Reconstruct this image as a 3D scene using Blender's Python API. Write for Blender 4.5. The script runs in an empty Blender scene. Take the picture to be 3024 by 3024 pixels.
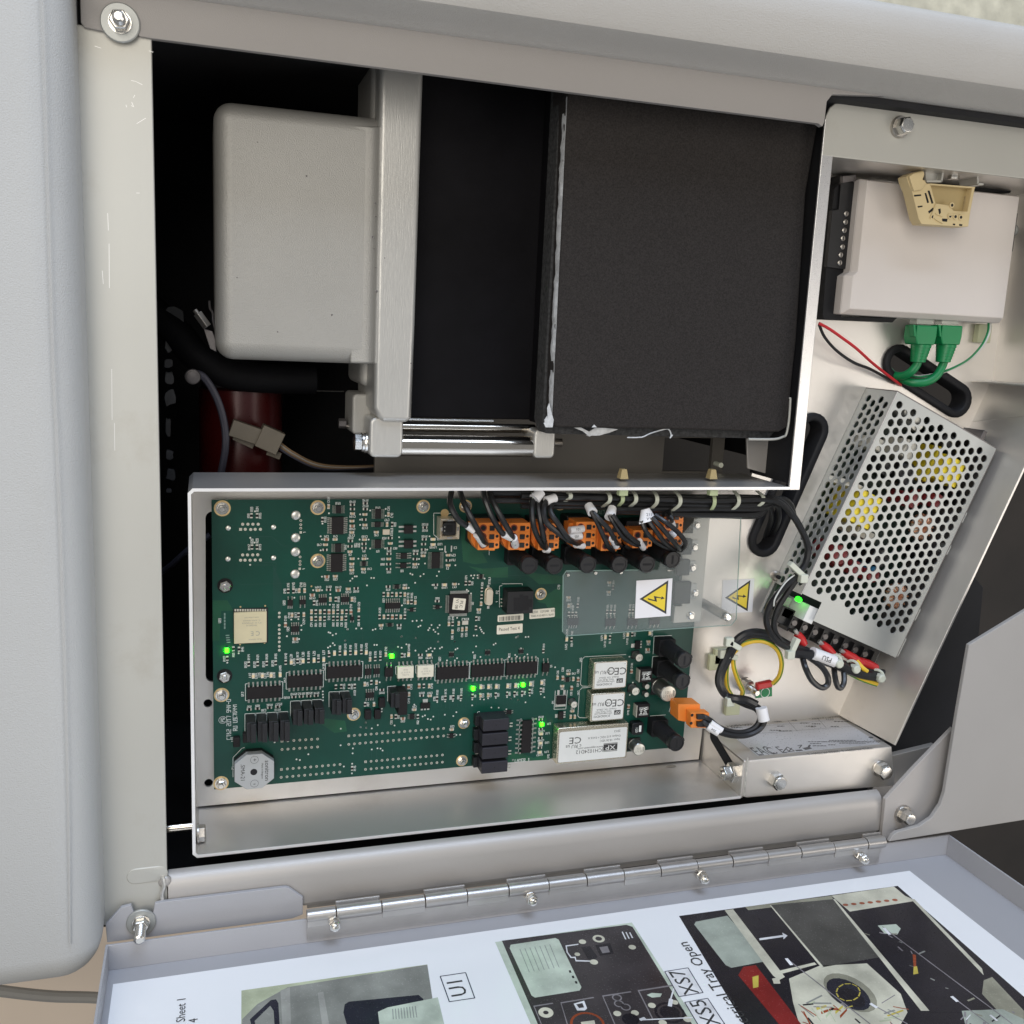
import bpy, bmesh, math, random
from mathutils import Vector, Matrix
random.seed(7)
R = math.radians
scn = bpy.context.scene
COL = scn.collection
S = 0.001                                   # everything below is laid out in millimetres

# ------------------------------------------------------------------ camera
RW = Matrix(((0.95444522, 0.0097902, -0.29822553),
             (0.04596718, 0.98270637, 0.17937448),
             (0.29482424, -0.1849117, 0.93748938)))
CAMH = 655.0
cam = bpy.data.cameras.new('camera'); camo = bpy.data.objects.new('camera', cam); COL.objects.link(camo)
camo.matrix_world = Matrix.Translation((0, 0, CAMH * S)) @ RW.to_4x4()
cam.sensor_width = 36; cam.lens = 2900 / 3024 * 36
cam.clip_start = 0.02; cam.clip_end = 60
scn.camera = camo

# ------------------------------------------------------------------ light of the room
w = bpy.data.worlds.new('World'); scn.world = w; w.use_nodes = True
bg = w.node_tree.nodes['Background']
bg.inputs['Color'].default_value = (0.93, 0.96, 1.0, 1); bg.inputs['Strength'].default_value = 0.25
def area(name, loc, target, sx, sy, power, col):
    l = bpy.data.lights.new(name, 'AREA'); l.shape = 'RECTANGLE'; l.size = sx; l.size_y = sy
    l.energy = power; l.color = col
    o = bpy.data.objects.new(name, l); COL.objects.link(o); o.location = loc
    d = Vector(target) - Vector(loc); o.rotation_euler = d.to_track_quat('-Z', 'Y').to_euler()
    return o
area('ceiling_lamp', (-0.55, 0.35, 1.7), (0.2, -0.1, 0), 1.4, 1.0, 17, (1.0, 0.94, 0.85))
area('window_light', (0.35, 2.1, 1.15), (0.25, -0.2, 0.05), 1.6, 1.0, 40, (0.65, 0.78, 1.0))
area('fill_lamp', (1.7, -0.5, 1.6), (0.3, -0.1, 0), 1.0, 1.0, 10, (1.0, 0.93, 0.85))  # warm fill added from the right, not a known fixture
scn.view_settings.view_transform = 'Standard'; scn.view_settings.look = 'None'
scn.view_settings.exposure = 0.08; scn.view_settings.gamma = 1.0

# ------------------------------------------------------------------ from a pixel of the photo to a point of a plane
def ray(px, py):
    return RW @ Vector(((px - 1512) / 2900, -(py - 1512) / 2900, -1))
def at(px, py, z=0.0):
    d = ray(px, py); t = (z - CAMH) / d.z
    return Vector((d.x * t, d.y * t, z))
def atY(px, py, Y):
    d = ray(px, py); t = Y / d.y
    return Vector((d.x * t, Y, CAMH + d.z * t))
TILE = {'T1': (560, 1400, .2588), 'T2': (1000, 1400, .2588), 'T3': (1300, 1420, .2588), 'T4': (1700, 1380, .3106),
        'B1': (600, 1880, .2588), 'B2': (1050, 1850, .2588), 'B3': (1500, 1850, .2588), 'B4': (1850, 1850, .3106),
        'P': (0, 0, 1.0), 'K': (1750, 1400, .20704)}
def tp(t, x, y):
    a = TILE[t]; return a[0] + x * a[2], a[1] + y * a[2]
def T(t, x, y, z=0.0):
    return at(*tp(t, x, y), z)

# ------------------------------------------------------------------ materials
MATS = {}
def mat(name, col, rough=.5, metal=0., var=.06, vs=40., bump=0., bs=900., stretch=None, emit=0., alpha=None, trans=0., spec=.5, rvar=.08, coat=0., dirt=0., dirtcol=None):
    m = bpy.data.materials.new(name); m.use_nodes = True; MATS[name] = m
    nt = m.node_tree; N = nt.nodes; L = nt.links; b = N['Principled BSDF']
    tc = N.new('ShaderNodeTexCoord'); src = tc.outputs['Object']
    if stretch:
        mp = N.new('ShaderNodeMapping'); mp.inputs['Scale'].default_value = stretch
        L.new(src, mp.inputs['Vector']); src2 = mp.outputs['Vector']
    else: src2 = src
    n1 = N.new('ShaderNodeTexNoise'); n1.inputs['Scale'].default_value = vs; n1.inputs['Detail'].default_value = 5
    L.new(src, n1.inputs['Vector'])
    mr = N.new('ShaderNodeMapRange'); mr.inputs[1].default_value = .25; mr.inputs[2].default_value = .75
    mr.inputs[3].default_value = 1 - var; mr.inputs[4].default_value = 1 + var; L.new(n1.outputs[0], mr.inputs[0])
    mx = N.new('ShaderNodeVectorMath'); mx.operation = 'SCALE'; mx.inputs[0].default_value = col[:3]
    L.new(mr.outputs[0], mx.inputs['Scale'])
    out = mx.outputs[0]
    if dirt > 0:
        n3 = N.new('ShaderNodeTexNoise'); n3.inputs['Scale'].default_value = 14; n3.inputs['Detail'].default_value = 8; n3.inputs['Roughness'].default_value = .7
        L.new(src, n3.inputs['Vector'])
        m3 = N.new('ShaderNodeMapRange'); m3.inputs[1].default_value = .56; m3.inputs[2].default_value = .74; m3.inputs[4].default_value = dirt
        L.new(n3.outputs[0], m3.inputs[0])
        mc = N.new('ShaderNodeMix'); mc.data_type = 'RGBA'; mc.inputs[7].default_value = (dirtcol or (.3, .27, .22)) + (1,)
        L.new(m3.outputs[0], mc.inputs[0]); L.new(out, mc.inputs[6]); out = mc.outputs[2]
    L.new(out, b.inputs['Base Color'])
    n2 = N.new('ShaderNodeTexNoise'); n2.inputs['Scale'].default_value = bs; n2.inputs['Detail'].default_value = 3
    L.new(src2, n2.inputs['Vector'])
    rr = N.new('ShaderNodeMapRange'); rr.inputs[3].default_value = max(.02, rough - rvar); rr.inputs[4].default_value = min(1, rough + rvar)
    L.new(n2.outputs[0], rr.inputs[0]); L.new(rr.outputs[0], b.inputs['Roughness'])
    if bump:
        bp = N.new('ShaderNodeBump'); bp.inputs['Strength'].default_value = bump; bp.inputs['Distance'].default_value = .0003
        L.new(n2.outputs[0], bp.inputs['Height']); L.new(bp.outputs[0], b.inputs['Normal'])
    b.inputs['Metallic'].default_value = metal
    b.inputs['Specular IOR Level'].default_value = spec
    if coat: b.inputs['Coat Weight'].default_value = coat; b.inputs['Coat Roughness'].default_value = .1
    if emit:
        b.inputs['Emission Color'].default_value = tuple(col[:3]) + (1,); b.inputs['Emission Strength'].default_value = emit
    if trans: b.inputs['Transmission Weight'].default_value = trans
    if alpha is not None: b.inputs['Alpha'].default_value = alpha
    return m
mat('aluminium', (.70, .67, .63), .38, .78, .06, 12, .3, 2500, dirt=.28, dirtcol=(.42, .38, .33))
mat('aluminium_bright', (.74, .72, .70), .3, .8, .04, 20, .2, 2500)
mat('cut_edge', (.86, .85, .84), .35, .4, .04, 60, .1, 1500)
mat('strut_metal', (.51, .50, .455), .5, .35, .05, 7, .12, 1500, stretch=(3, .2, 1), dirt=.55, dirtcol=(.40, .37, .31))
mat('rail_metal', (.46, .435, .41), .5, .45, .05, 9, .2, 1500, stretch=(.3, 2, 1))
mat('grey_paint', (.42, .395, .375), .5, 0, .04, 10, .5, 2600)
mat('bracket_paint', (.33, .31, .295), .5, 0, .04, 10, .5, 2600)
mat('panel_paint', (.36, .345, .33), .5, 0, .04, 10, .5, 2600)
mat('door_paint', (.40, .40, .42), .45, 0, .04, 10, .4, 2600)
mat('cover_plastic', (.47, .475, .47), .5, 0, .05, 5, .9, 1300, dirt=.10, dirtcol=(.3, .29, .27))
mat('housing_plastic', (.50, .485, .46), .5, 0, .05, 6, .9, 1300, dirt=.10, dirtcol=(.3, .29, .27))
mat('cast_aluminium', (.37, .36, .335), .5, .4, .10, 7, 1.0, 1500, dirt=.35, dirtcol=(.30, .28, .25))
mat('cast_machined', (.52, .51, .48), .4, .5, .05, 20, .4, 1500, stretch=(1, .1, 1))
mat('chrome', (.66, .60, .52), .14, 1., .03, 30, 0)
mat('steel', (.68, .66, .62), .24, 1., .1, 150, .1, 900)
mat('hinge_steel', (.50, .48, .46), .36, .8, .06, 60, .1, 1500, stretch=(.2, 2, 1))
mat('steel_dull', (.50, .47, .43), .35, 1., .12, 120, .2, 900)
mat('zinc', (.39, .40, .385), .42, .5, .04, 20, .1, 1500)
mat('solder', (.66, .65, .60), .35, .85, .15, 700, 0)
mat('solder_dull', (.60, .58, .50), .5, .45, .15, 700, 0)
mat('gold_pad', (.72, .53, .27), .38, .75, .1, 400, 0)
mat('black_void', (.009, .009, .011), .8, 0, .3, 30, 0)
mat('black_foam', (.028, .0245, .023), .95, 0, .45, 1100, 1.0, 1700, spec=.25, dirt=.35, dirtcol=(.040, .036, .035))
mat('foam_edge', (.05, .05, .05), .95, 0, .5, 400, 1.0, 1200, spec=.2)
mat('glue', (.55, .56, .57), .5, 0, .3, 200, .6, 700)
mat('dark_panel', (.006, .0056, .0068), .7, 0, .2, 40, .2, 1500, spec=.1)
mat('black_plastic', (.008, .008, .0095), .42, 0, .15, 60, .15, 1500)
mat('black_matte', (.010, .010, .0115), .65, 0, .15, 60, .3, 1500, spec=.3)
mat('chip_black', (.013, .011, .0115), .55, 0, .12, 200, .2, 3000, spec=.25)
mat('rubber', (.012, .012, .014), .6, 0, .15, 50, .2, 900, spec=.3)
mat('cable_black', (.014, .014, .015), .34, 0, .1, 60, .1, 900)
mat('relay_black', (.022, .021, .028), .5, 0, .15, 60, .3, 1500, spec=.4)
mat('triac_black', (.05, .048, .042), .7, 0, .1, 200, .3, 3000, spec=.3)
mat('orange_plastic', (.80, .235, .035), .42, 0, .05, 60, .1, 1500)
mat('orange_dark', (.22, .03, .012), .5, 0, .05, 60, 0)
mat('white_plastic', (.74, .74, .72), .4, 0, .03, 60, 0)
mat('sleeve_white', (.80, .79, .80), .45, 0, .03, 60, 0)
mat('tie_nylon', (.58, .60, .50), .4, 0, .05, 60, .1, 900)
mat('tie_green', (.50, .58, .34), .4, 0, .05, 60, .1, 900)
mat('tie_base', (.56, .57, .37), .5, 0, .06, 60, .2, 900)
mat('beige_plastic', (.63, .50, .27), .5, 0, .05, 60, .2, 1500)
mat('beige_dark', (.42, .32, .15), .55, 0, .05, 60, .2, 1500)
mat('switch_lid', (.68, .625, .58), .5, .0, .03, 15, .5, 2600)
mat('switch_edge', (.60, .56, .53), .5, .0, .03, 15, .5, 2600)
mat('green_plastic', (.005, .21, .065), .4, 0, .08, 60, .1, 900)
mat('clear_plastic', (.65, .68, .62), .2, 0, .03, 60, 0, alpha=.55)
mat('red_wire', (.55, .02, .03), .35, 0, .05, 60, 0)
mat('red_crimp', (.50, .022, .022), .35, 0, .1, 60, 0)
mat('yellow_wire', (.80, .53, .04), .35, 0, .05, 60, 0)
mat('green_wire', (.09, .26, .04), .35, 0, .05, 60, 0)
mat('white_wire', (.62, .62, .58), .4, 0, .05, 60, 0)
mat('grey_cable', (.055, .055, .075), .5, 0, .05, 60, 0)
mat('pale_cable', (.28, .27, .25), .5, 0, .05, 60, 0)
mat('red_anodised', (.06, .0035, .0035), .3, .1, .1, 30, .1, 900)
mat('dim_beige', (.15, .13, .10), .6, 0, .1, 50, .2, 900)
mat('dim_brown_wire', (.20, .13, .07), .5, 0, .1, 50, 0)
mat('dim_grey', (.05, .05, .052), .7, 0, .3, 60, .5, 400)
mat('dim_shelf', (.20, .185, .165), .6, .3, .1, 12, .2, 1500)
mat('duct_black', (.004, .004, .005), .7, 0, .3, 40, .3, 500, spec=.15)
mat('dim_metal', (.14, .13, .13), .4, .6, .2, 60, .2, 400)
mat('silk', (.88, .90, .86), .6, 0, .04, 300, 0)
mat('silk_faint', (.20, .30, .26), .6, 0, .04, 300, 0)
mat('trace_green', (.010, .058, .046), .4, 0, .1, 100, 0)
mat('pour_green', (.004, .075, .034), .38, 0, .25, 60, .2, 600)
mat('via_tin', (.74, .74, .68), .4, .4, .1, 400, 0)
mat('led_body', (.78, .62, .38), .4, 0, .1, 300, 0)
mat('led_pad', (.72, .70, .62), .4, .4, .1, 300, 0)
mat('led_lit', (.013, 1.0, .0015), .4, 0, 0, 1, 0, emit=30.0)
mat('led_lit_psu', (.016, 1.0, .012), .4, 0, 0, 1, 0, emit=5.0)
mat('cap_tan', (.50, .37, .24), .5, 0, .12, 300, 0)
mat('cap_brown', (.30, .15, .09), .5, 0, .12, 300, 0)
mat('cream_label', (.80, .76, .64), .5, 0, .03, 80, 0)
mat('shield_cream', (.66, .59, .39), .45, .15, .04, 120, .1, 900)
mat('opto_cream', (.74, .70, .57), .5, 0, .04, 120, 0)
mat('print_dark', (.035, .035, .035), .6, 0, .05, 200, 0)
mat('print_grey', (.34, .33, .28), .6, 0, .05, 200, 0)
mat('print_faint', (.40, .33, .26), .6, 0, .05, 200, 0)
mat('converter_can', (.62, .56, .44), .25, .9, .08, 60, .1, 900)
mat('converter_label', (.74, .745, .72), .35, .1, .03, 80, 0)
mat('ecap_can', (.28, .28, .26), .3, .8, .06, 100, 0)
mat('ecap_top', (.74, .71, .62), .35, .4, .05, 100, 0)
mat('crystal_can', (.74, .66, .52), .35, .55, .05, 100, 0)
mat('buzzer_grey', (.40, .41, .41), .5, 0, .04, 100, .2, 1200)
mat('sticker_white', (.80, .79, .82), .4, 0, .02, 40, 0)
mat('sticker_yellow', (.80, .60, .03), .4, 0, .03, 40, 0)
mat('paper', (.93, .94, .96), .22, 0, .015, 5, 0)
mat('rating_silver', (.72, .72, .74), .3, .5, .05, 30, 0)
mat('rating_print', (.13, .125, .12), .5, .1, .05, 100, 0)
mat('coil_copper', (.66, .32, .18), .35, .4, .1, 200, 0)
mat('coil_white', (.72, .68, .58), .5, 0, .1, 200, 0)
mat('tape_yellow', (.85, .66, .03), .45, 0, .06, 100, 0, emit=0)
mat('psu_red', (.28, .03, .035), .4, 0, .1, 100, 0)
mat('psu_blue', (.04, .18, .33), .4, 0, .1, 100, 0)
mat('psu_green_board', (.006, .022, .014), .5, 0, .2, 100, 0)
mat('tan_floor', (.82, .69, .56), .6, 0, .10, 3, .1, 50)
mat('brown_wall', (.020, .0155, .0125), .6, 0, .35, 12, .2, 400, stretch=(6, .4, 1))
mat('beige_wall', (.62, .58, .45), .8, 0, .25, 60, .9, 220)
mat('weld', (.72, .70, .66), .35, .8, .2, 400, .8, 500)
# board: solder mask with darker and bluer clouds
m = mat('board_green', (.0028, .053, .036), .33, 0, .40, 13, .12, 700, spec=.4)
# acrylic
def acrylic():
    m = bpy.data.materials.new('clear_acrylic'); m.use_nodes = True; MATS['clear_acrylic'] = m
    nt = m.node_tree; b = nt.nodes['Principled BSDF']
    b.inputs['Base Color'].default_value = (.36, .40, .40, 1); b.inputs['Roughness'].default_value = .12
    b.inputs['Alpha'].default_value = .17; b.inputs['IOR'].default_value = 1.45
acrylic()

# ------------------------------------------------------------------ mesh builder (millimetres)
ORI = {}
class MB:
    def __init__(s): s.v = []; s.f = []; s.mi = []; s.k = 0; s.M = None
    def add(s, vs, fs):
        b = len(s.v)
        if s.M is not None: vs = [s.M @ Vector(p) for p in vs]
        s.v += [tuple(p) for p in vs]; s.f += [tuple(i + b for i in f) for f in fs]; s.mi += [s.k] * len(fs)
        return s
    def mat(s, k): s.k = k; return s
    def box(s, x0, x1, y0, y1, z0, z1):
        return s.add([(x0, y0, z0), (x1, y0, z0), (x1, y1, z0), (x0, y1, z0), (x0, y0, z1), (x1, y0, z1), (x1, y1, z1), (x0, y1, z1)],
                     [(3, 2, 1, 0), (4, 5, 6, 7), (0, 1, 5, 4), (1, 2, 6, 5), (2, 3, 7, 6), (3, 0, 4, 7)])
    def cbox(s, c, dx, dy, dz):
        return s.box(c[0] - dx / 2, c[0] + dx / 2, c[1] - dy / 2, c[1] + dy / 2, c[2] - dz / 2, c[2] + dz / 2)
    def loft(s, lo, hi, cap=True):
        n = len(lo)
        f = [(i, (i + 1) % n, n + (i + 1) % n, n + i) for i in range(n)]
        if cap: f += [tuple(reversed(range(n))), tuple(range(n, 2 * n))]
        return s.add(list(lo) + list(hi), f)
    def prism(s, pts, z0, z1):
        a = sum(pts[i][0] * pts[(i + 1) % len(pts)][1] - pts[(i + 1) % len(pts)][0] * pts[i][1] for i in range(len(pts)))
        if a < 0: pts = list(reversed(pts))
        return s.loft([(p[0], p[1], z0) for p in pts], [(p[0], p[1], z1) for p in pts])
    def poly(s, pts): return s.add(pts, [tuple(range(len(pts)))])
    def rings(s, rs, cap0=True, cap1=True):
        n = len(rs[0]); vs = [p for r_ in rs for p in r_]; f = []
        for j in range(len(rs) - 1):
            for i in range(n): f.append((j * n + i, j * n + (i + 1) % n, (j + 1) * n + (i + 1) % n, (j + 1) * n + i))
        if cap0: f.append(tuple(reversed(range(n))))
        if cap1: f.append(tuple(range((len(rs) - 1) * n, len(rs) * n)))
        return s.add(vs, f)
    def lathe(s, c, prof, n=20, axis='z', cap0=True, cap1=True, ph=0.):
        c = Vector(c); rs = []
        for r_, h in prof:
            ring = []
            for i in range(n):
                a = 2 * math.pi * i / n + ph; u, v = r_ * math.cos(a), r_ * math.sin(a)
                ring.append(c + (Vector((u, v, h)) if axis == 'z' else Vector((h, u, v)) if axis == 'x' else Vector((v, h, u))))
            rs.append(ring)
        return s.rings(rs, cap0, cap1)
    def cyl(s, c, r_, h0, h1, n=20, axis='z', ph=0.): return s.lathe(c, [(r_, h0), (r_, h1)], n, axis, ph=ph)
    def tube(s, path, r_, n=8, cap=True):
        path = [Vector(p) for p in path]; rs = []; up = None
        for i, p in enumerate(path):
            d = (path[min(i + 1, len(path) - 1)] - path[max(i - 1, 0)])
            if d.length < 1e-6: d = Vector((1, 0, 0))
            d.normalize()
            if up is None:
                up = Vector((0, 0, 1)) if abs(d.z) < .9 else Vector((0, 1, 0))
            up = (up - d * up.dot(d)).normalized(); sd = d.cross(up)
            rad = r_(i / (len(path) - 1)) if callable(r_) else r_
            rs.append([p + (up * math.cos(2 * math.pi * k / n) + sd * math.sin(2 * math.pi * k / n)) * rad for k in range(n)])
        return s.rings(rs, cap, cap)
    def sphere(s, c, r_, n=12, m=6, sz=1.):
        return s.lathe(c, [(max(1e-3, r_ * math.sin(math.pi * j / m)), -r_ * sz * math.cos(math.pi * j / m)) for j in range(m + 1)], n)
    def mesh(s, name, mats, o=(0, 0, 0), sharp=35):
        me = bpy.data.meshes.new(name)
        me.from_pydata([((x - o[0]) * S, (y - o[1]) * S, (z - o[2]) * S) for x, y, z in s.v], [], s.f)
        for mm in mats: me.materials.append(MATS[mm])
        if len(mats) > 1: me.polygons.foreach_set('material_index', s.mi)
        me.polygons.foreach_set('use_smooth', [True] * len(s.f))
        bm = bmesh.new(); bm.from_mesh(me); bmesh.ops.recalc_face_normals(bm, faces=bm.faces) if not getattr(s, 'flat', False) else None
        bm.to_mesh(me); bm.free()
        me.set_sharp_from_angle(angle=R(sharp)); me.update()
        return me
    def build(s, name, mats, parent=None, bevel=0, seg=2, sharp=35, kind=None, label=None, cat=None, group=None, o=None):
        if isinstance(mats, str): mats = [mats]
        if o is None: o = ORI.get(parent.name, (0, 0, 0)) if parent else centre_base(s.v)
        me = s.mesh(name, mats, o, sharp)
        ob = bpy.data.objects.new(name, me); COL.objects.link(ob)
        ORI[ob.name] = tuple(o)
        if parent: ob.parent = parent
        else: ob.location = Vector(o) * S
        if bevel:
            md = ob.modifiers.new('bevel', 'BEVEL'); md.width = bevel * S; md.segments = seg; md.limit_method = 'ANGLE'; md.angle_limit = R(40)
            md.harden_normals = True
        if kind: ob['kind'] = kind
        if label: ob['label'] = label
        if cat: ob['category'] = cat
        if group: ob['group'] = group
        return ob
def centre_base(v):
    xs = [p[0] for p in v]; ys = [p[1] for p in v]; zs = [p[2] for p in v]
    return ((min(xs) + max(xs)) / 2, (min(ys) + max(ys)) / 2, min(zs))
def thing(name, label, cat, loc=(0, 0, 0), group=None, kind=None):
    o = bpy.data.objects.new(name, None); COL.objects.link(o); o.empty_display_size = .01
    o.location = Vector(loc) * S; ORI[o.name] = tuple(loc)
    if kind: o['kind'] = kind
    if label: o['label'] = label
    if cat: o['category'] = cat
    if group: o['group'] = group
    return o
def part(name, me, parent, loc, rz=0., kind=None):
    ob = bpy.data.objects.new(name, me); COL.objects.link(ob); ob.parent = parent
    o = ORI.get(parent.name, (0, 0, 0))
    ob.location = (Vector(loc) - Vector(o)) * S; ob.rotation_euler = (0, 0, rz)
    ORI[ob.name] = tuple(loc)
    if kind: ob['kind'] = kind
    return ob
def smooth(pts, k=6):
    pts = [Vector(p) for p in pts]; out = []
    for i in range(len(pts) - 1):
        p0 = pts[max(i - 1, 0)]; p1 = pts[i]; p2 = pts[i + 1]; p3 = pts[min(i + 2, len(pts) - 1)]
        for j in range(k):
            t = j / k
            out.append(.5 * ((2 * p1) + (p2 - p0) * t + (2 * p0 - 5 * p1 + 4 * p2 - p3) * t * t + (3 * p1 - p0 - 3 * p2 + p3) * t ** 3))
    out.append(pts[-1]); return out
def plate(outer, holes, z0, z1):
    """flat plate with real holes: a filled 2D curve turned into a mesh, returned as (verts, faces) in mm"""
    cu = bpy.data.curves.new('tmp', 'CURVE'); cu.dimensions = '2D'; cu.fill_mode = 'BOTH'; cu.extrude = (z1 - z0) / 2
    for loop in [outer] + list(holes):
        sp = cu.splines.new('POLY'); sp.points.add(len(loop) - 1); sp.use_cyclic_u = True
        for i, p in enumerate(loop): sp.points[i].co = (p[0], p[1], 0, 1)
    ob = bpy.data.objects.new('tmp', cu); me = bpy.data.meshes.new_from_object(ob)
    vs = [(v.co.x, v.co.y, v.co.z + (z0 + z1) / 2) for v in me.vertices]; fs = [tuple(p.vertices) for p in me.polygons]
    bpy.data.objects.remove(ob); bpy.data.curves.remove(cu); bpy.data.meshes.remove(me)
    return vs, fs
def capsule(a, b, r_, n=10):
    a = Vector((a[0], a[1])); b = Vector((b[0], b[1])); d = (b - a); ang = math.atan2(d.y, d.x); out = []
    for i in range(n + 1):
        t = ang - math.pi / 2 + math.pi * i / n; out.append((b.x + r_ * math.cos(t), b.y + r_ * math.sin(t)))
    for i in range(n + 1):
        t = ang + math.pi / 2 + math.pi * i / n; out.append((a.x + r_ * math.cos(t), a.y + r_ * math.sin(t)))
    return out
def rrect(x0, x1, y0, y1, r_, n=5):
    out = []
    for cx, cy, a0 in ((x1 - r_, y0 + r_, -90), (x1 - r_, y1 - r_, 0), (x0 + r_, y1 - r_, 90), (x0 + r_, y0 + r_, 180)):
        for i in range(n + 1):
            t = R(a0 + 90 * i / n); out.append((cx + r_ * math.cos(t), cy + r_ * math.sin(t)))
    return out
# ------------------------------------------------------------------ printed text
TXT = {}
def glyphs(s_):
    if s_ not in TXT:
        cu = bpy.data.curves.new('t', 'FONT'); cu.body = s_; cu.size = 1; cu.align_x = 'CENTER'; cu.align_y = 'CENTER'; cu.resolution_u = 2
        ob = bpy.data.objects.new('t', cu); me = bpy.data.meshes.new_from_object(ob)
        TXT[s_] = ([tuple(v.co) for v in me.vertices], [tuple(p.vertices) for p in me.polygons])
        bpy.data.objects.remove(ob); bpy.data.curves.remove(cu); bpy.data.meshes.remove(me)
    return TXT[s_]
def text(mb, s_, c, dr, up, size, lift=.08, squash=1.):
    vs, fs = glyphs(s_); c = Vector(c); dr = Vector(dr).normalized(); up = Vector(up).normalized(); n = dr.cross(up)
    mb.add([c + dr * (v[0] * size * squash) + up * (v[1] * size) + n * lift for v in vs], fs)
XP, XN, YP, YN, ZP, ZN = Vector((1, 0, 0)), Vector((-1, 0, 0)), Vector((0, 1, 0)), Vector((0, -1, 0)), Vector((0, 0, 1)), Vector((0, 0, -1))
# stroke lettering for the white screen print of the board
SF = {'0': '00 04 24 20 00', '1': '03 14 10', '2': '04 24 22 02 00 20', '3': '04 24 20 00,02 22', '4': '04 02 22,24 20', '5': '24 04 02 22 20 00',
      '6': '24 04 00 20 22 02', '7': '04 24 10', '8': '00 04 24 20 00,02 22', '9': '22 02 04 24 20 00', 'R': '00 04 24 22 02,12 20', 'C': '24 04 00 20',
      'U': '04 00 20 24', 'L': '04 00 20', 'S': '24 04 02 22 20 00', 'D': '00 04 14 23 21 10 00', 'X': '00 24,04 20', 'T': '04 24,14 10', 'A': '00 03 14 23 20,02 22',
      'J': '24 20 00 01', 'F': '00 04 24,02 12', 'B': '00 04 14 13 02,12 21 20 00', 'E': '24 04 00 20,02 12', 'Y': '04 12 24,12 10', 'V': '04 10 24', 'P': '00 04 24 22 02',
      'K': '00 04,02 24,02 20', 'Q': '00 04 24 20 00,11 20', 'O': '00 04 24 20 00', '-': '02 22', '+': '02 22,11 13', ' ': '', 'N': '00 04 20 24', 'I': '14 10', 'H': '00 04,02 22,24 20', 'G': '24 04 00 20 22 12', 'M': '00 04 12 24 20', 'W': '04 00 12 20 24'}
def seg(mb, a, b, wd, z):
    a = Vector((a[0], a[1], z)); b = Vector((b[0], b[1], z)); d = b - a
    if d.length < 1e-6: return
    d.normalize(); n = Vector((-d.y, d.x, 0)) * wd / 2; a = a - d * wd / 2; b = b + d * wd / 2
    mb.add([a - n, b - n, b + n, a + n], [(0, 1, 2, 3)])
def stroke(mb, s_, c, dr, up, h, wd, z):
    dr = Vector(dr); up = Vector(up); u = h / 4; adv = 3 * u; W = len(s_) * adv - u
    for i, ch in enumerate(s_):
        o = Vector((c[0], c[1], 0)) + dr * (i * adv - W / 2) - up * h / 2
        for pl in SF.get(ch, '').split(','):
            pts = [o + dr * (int(q[0]) * u) + up * (int(q[1]) * u) for q in pl.split()]
            for a, b in zip(pts, pts[1:]): seg(mb, a, b, wd, z)
# ================================================================== the room behind
MB().box(-2200, 430, -1600, -150, -620, -610).build('floor', 'tan_floor', kind='structure')
mb = MB(); mb.box(452, 2600, -1600, 60, -330, -322); mb.build('ground', 'brown_wall', kind='structure')
MB().box(-1500, 3000, 214, 2000, -60, -40).build('wall', 'beige_wall', kind='structure')
cp = smooth([at(-260, 2890, -450), at(0, 2926, -450), at(150, 2942, -450), at(330, 2950, -450), at(600, 2990, -450)])
MB().tube(cp, 6.5, 10).build('floor_cable', 'pale_cable', label='thick grey cable crossing the tan floor below the left cover', cat='cable')

# ================================================================== cabinet frame
cab = thing('equipment_cabinet', 'open equipment cabinet frame of bare and grey painted metal around a black compartment', 'cabinet', (170, -110, -260))
MB().box(-61.5, -24.5, -366, 146, 63.2, 68).build('upright_strut', 'strut_metal', cab, .6, label='pale bare metal upright at the left')
# smudges and scratches are in the strut's material; the corner plate and weld are real
bp = [(-59, 240), (-59, 144)] + [tuple(at(262, 92, 70)[:2]), tuple(at(300, 101, 70)[:2]), tuple(at(330, 96, 70)[:2])]
p = lambda x, y, z=70: tuple(at(x, y, z)[:2])
bp = [(-58.5, 186), (-58.5, 146.5), (-57, 144.3), p(325, 97), p(398, 93), p(412, 108), p(455, 115), p(1000, 184), p(1700, 275), p(2415, 365), p(2428, 374), p(2434, 360), p(2441, 300), p(2458, 279), (430, 164.5), (547, 165), (720, 165.5), (720, 186)]
MB().prism(bp, 66, 70.5).build('top_bracket', 'bracket_paint', cab, .5, label='grey painted flange along the top of the opening')
# lower rail with rounded upper edge
prof = [(-371, 60), (-371, 66), (-367, 70), (-348, 70), (-344, 69.3), (-340.5, 67.6), (-338.2, 64.8), (-337.3, 61.5), (-339, 61.5), (-344, 65), (-360, 66)]
mb = MB(); mb.loft([(-24, y, z) for y, z in prof], [(497, y + 1, z) for y, z in prof]); mb.build('lower_rail', 'rail_metal', cab)
prof2 = [(-337, 58), (-322, 58), (-320, 54), (-320, 20), (-337, 20)]
gp = [p(2632, 2188, 40), p(2760, 2196, 40), p(2752, 2260, 40), p(2680, 2330, 40), p(2560, 2352, 40)]
MB().prism([p(2600, 2240, 30), p(2765, 2200, 30), p(2752, 2262, 30), p(2672, 2345, 30), p(2560, 2395, 30)], 24, 30).build('rail_end_plate', 'rail_metal', cab, .8)
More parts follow.
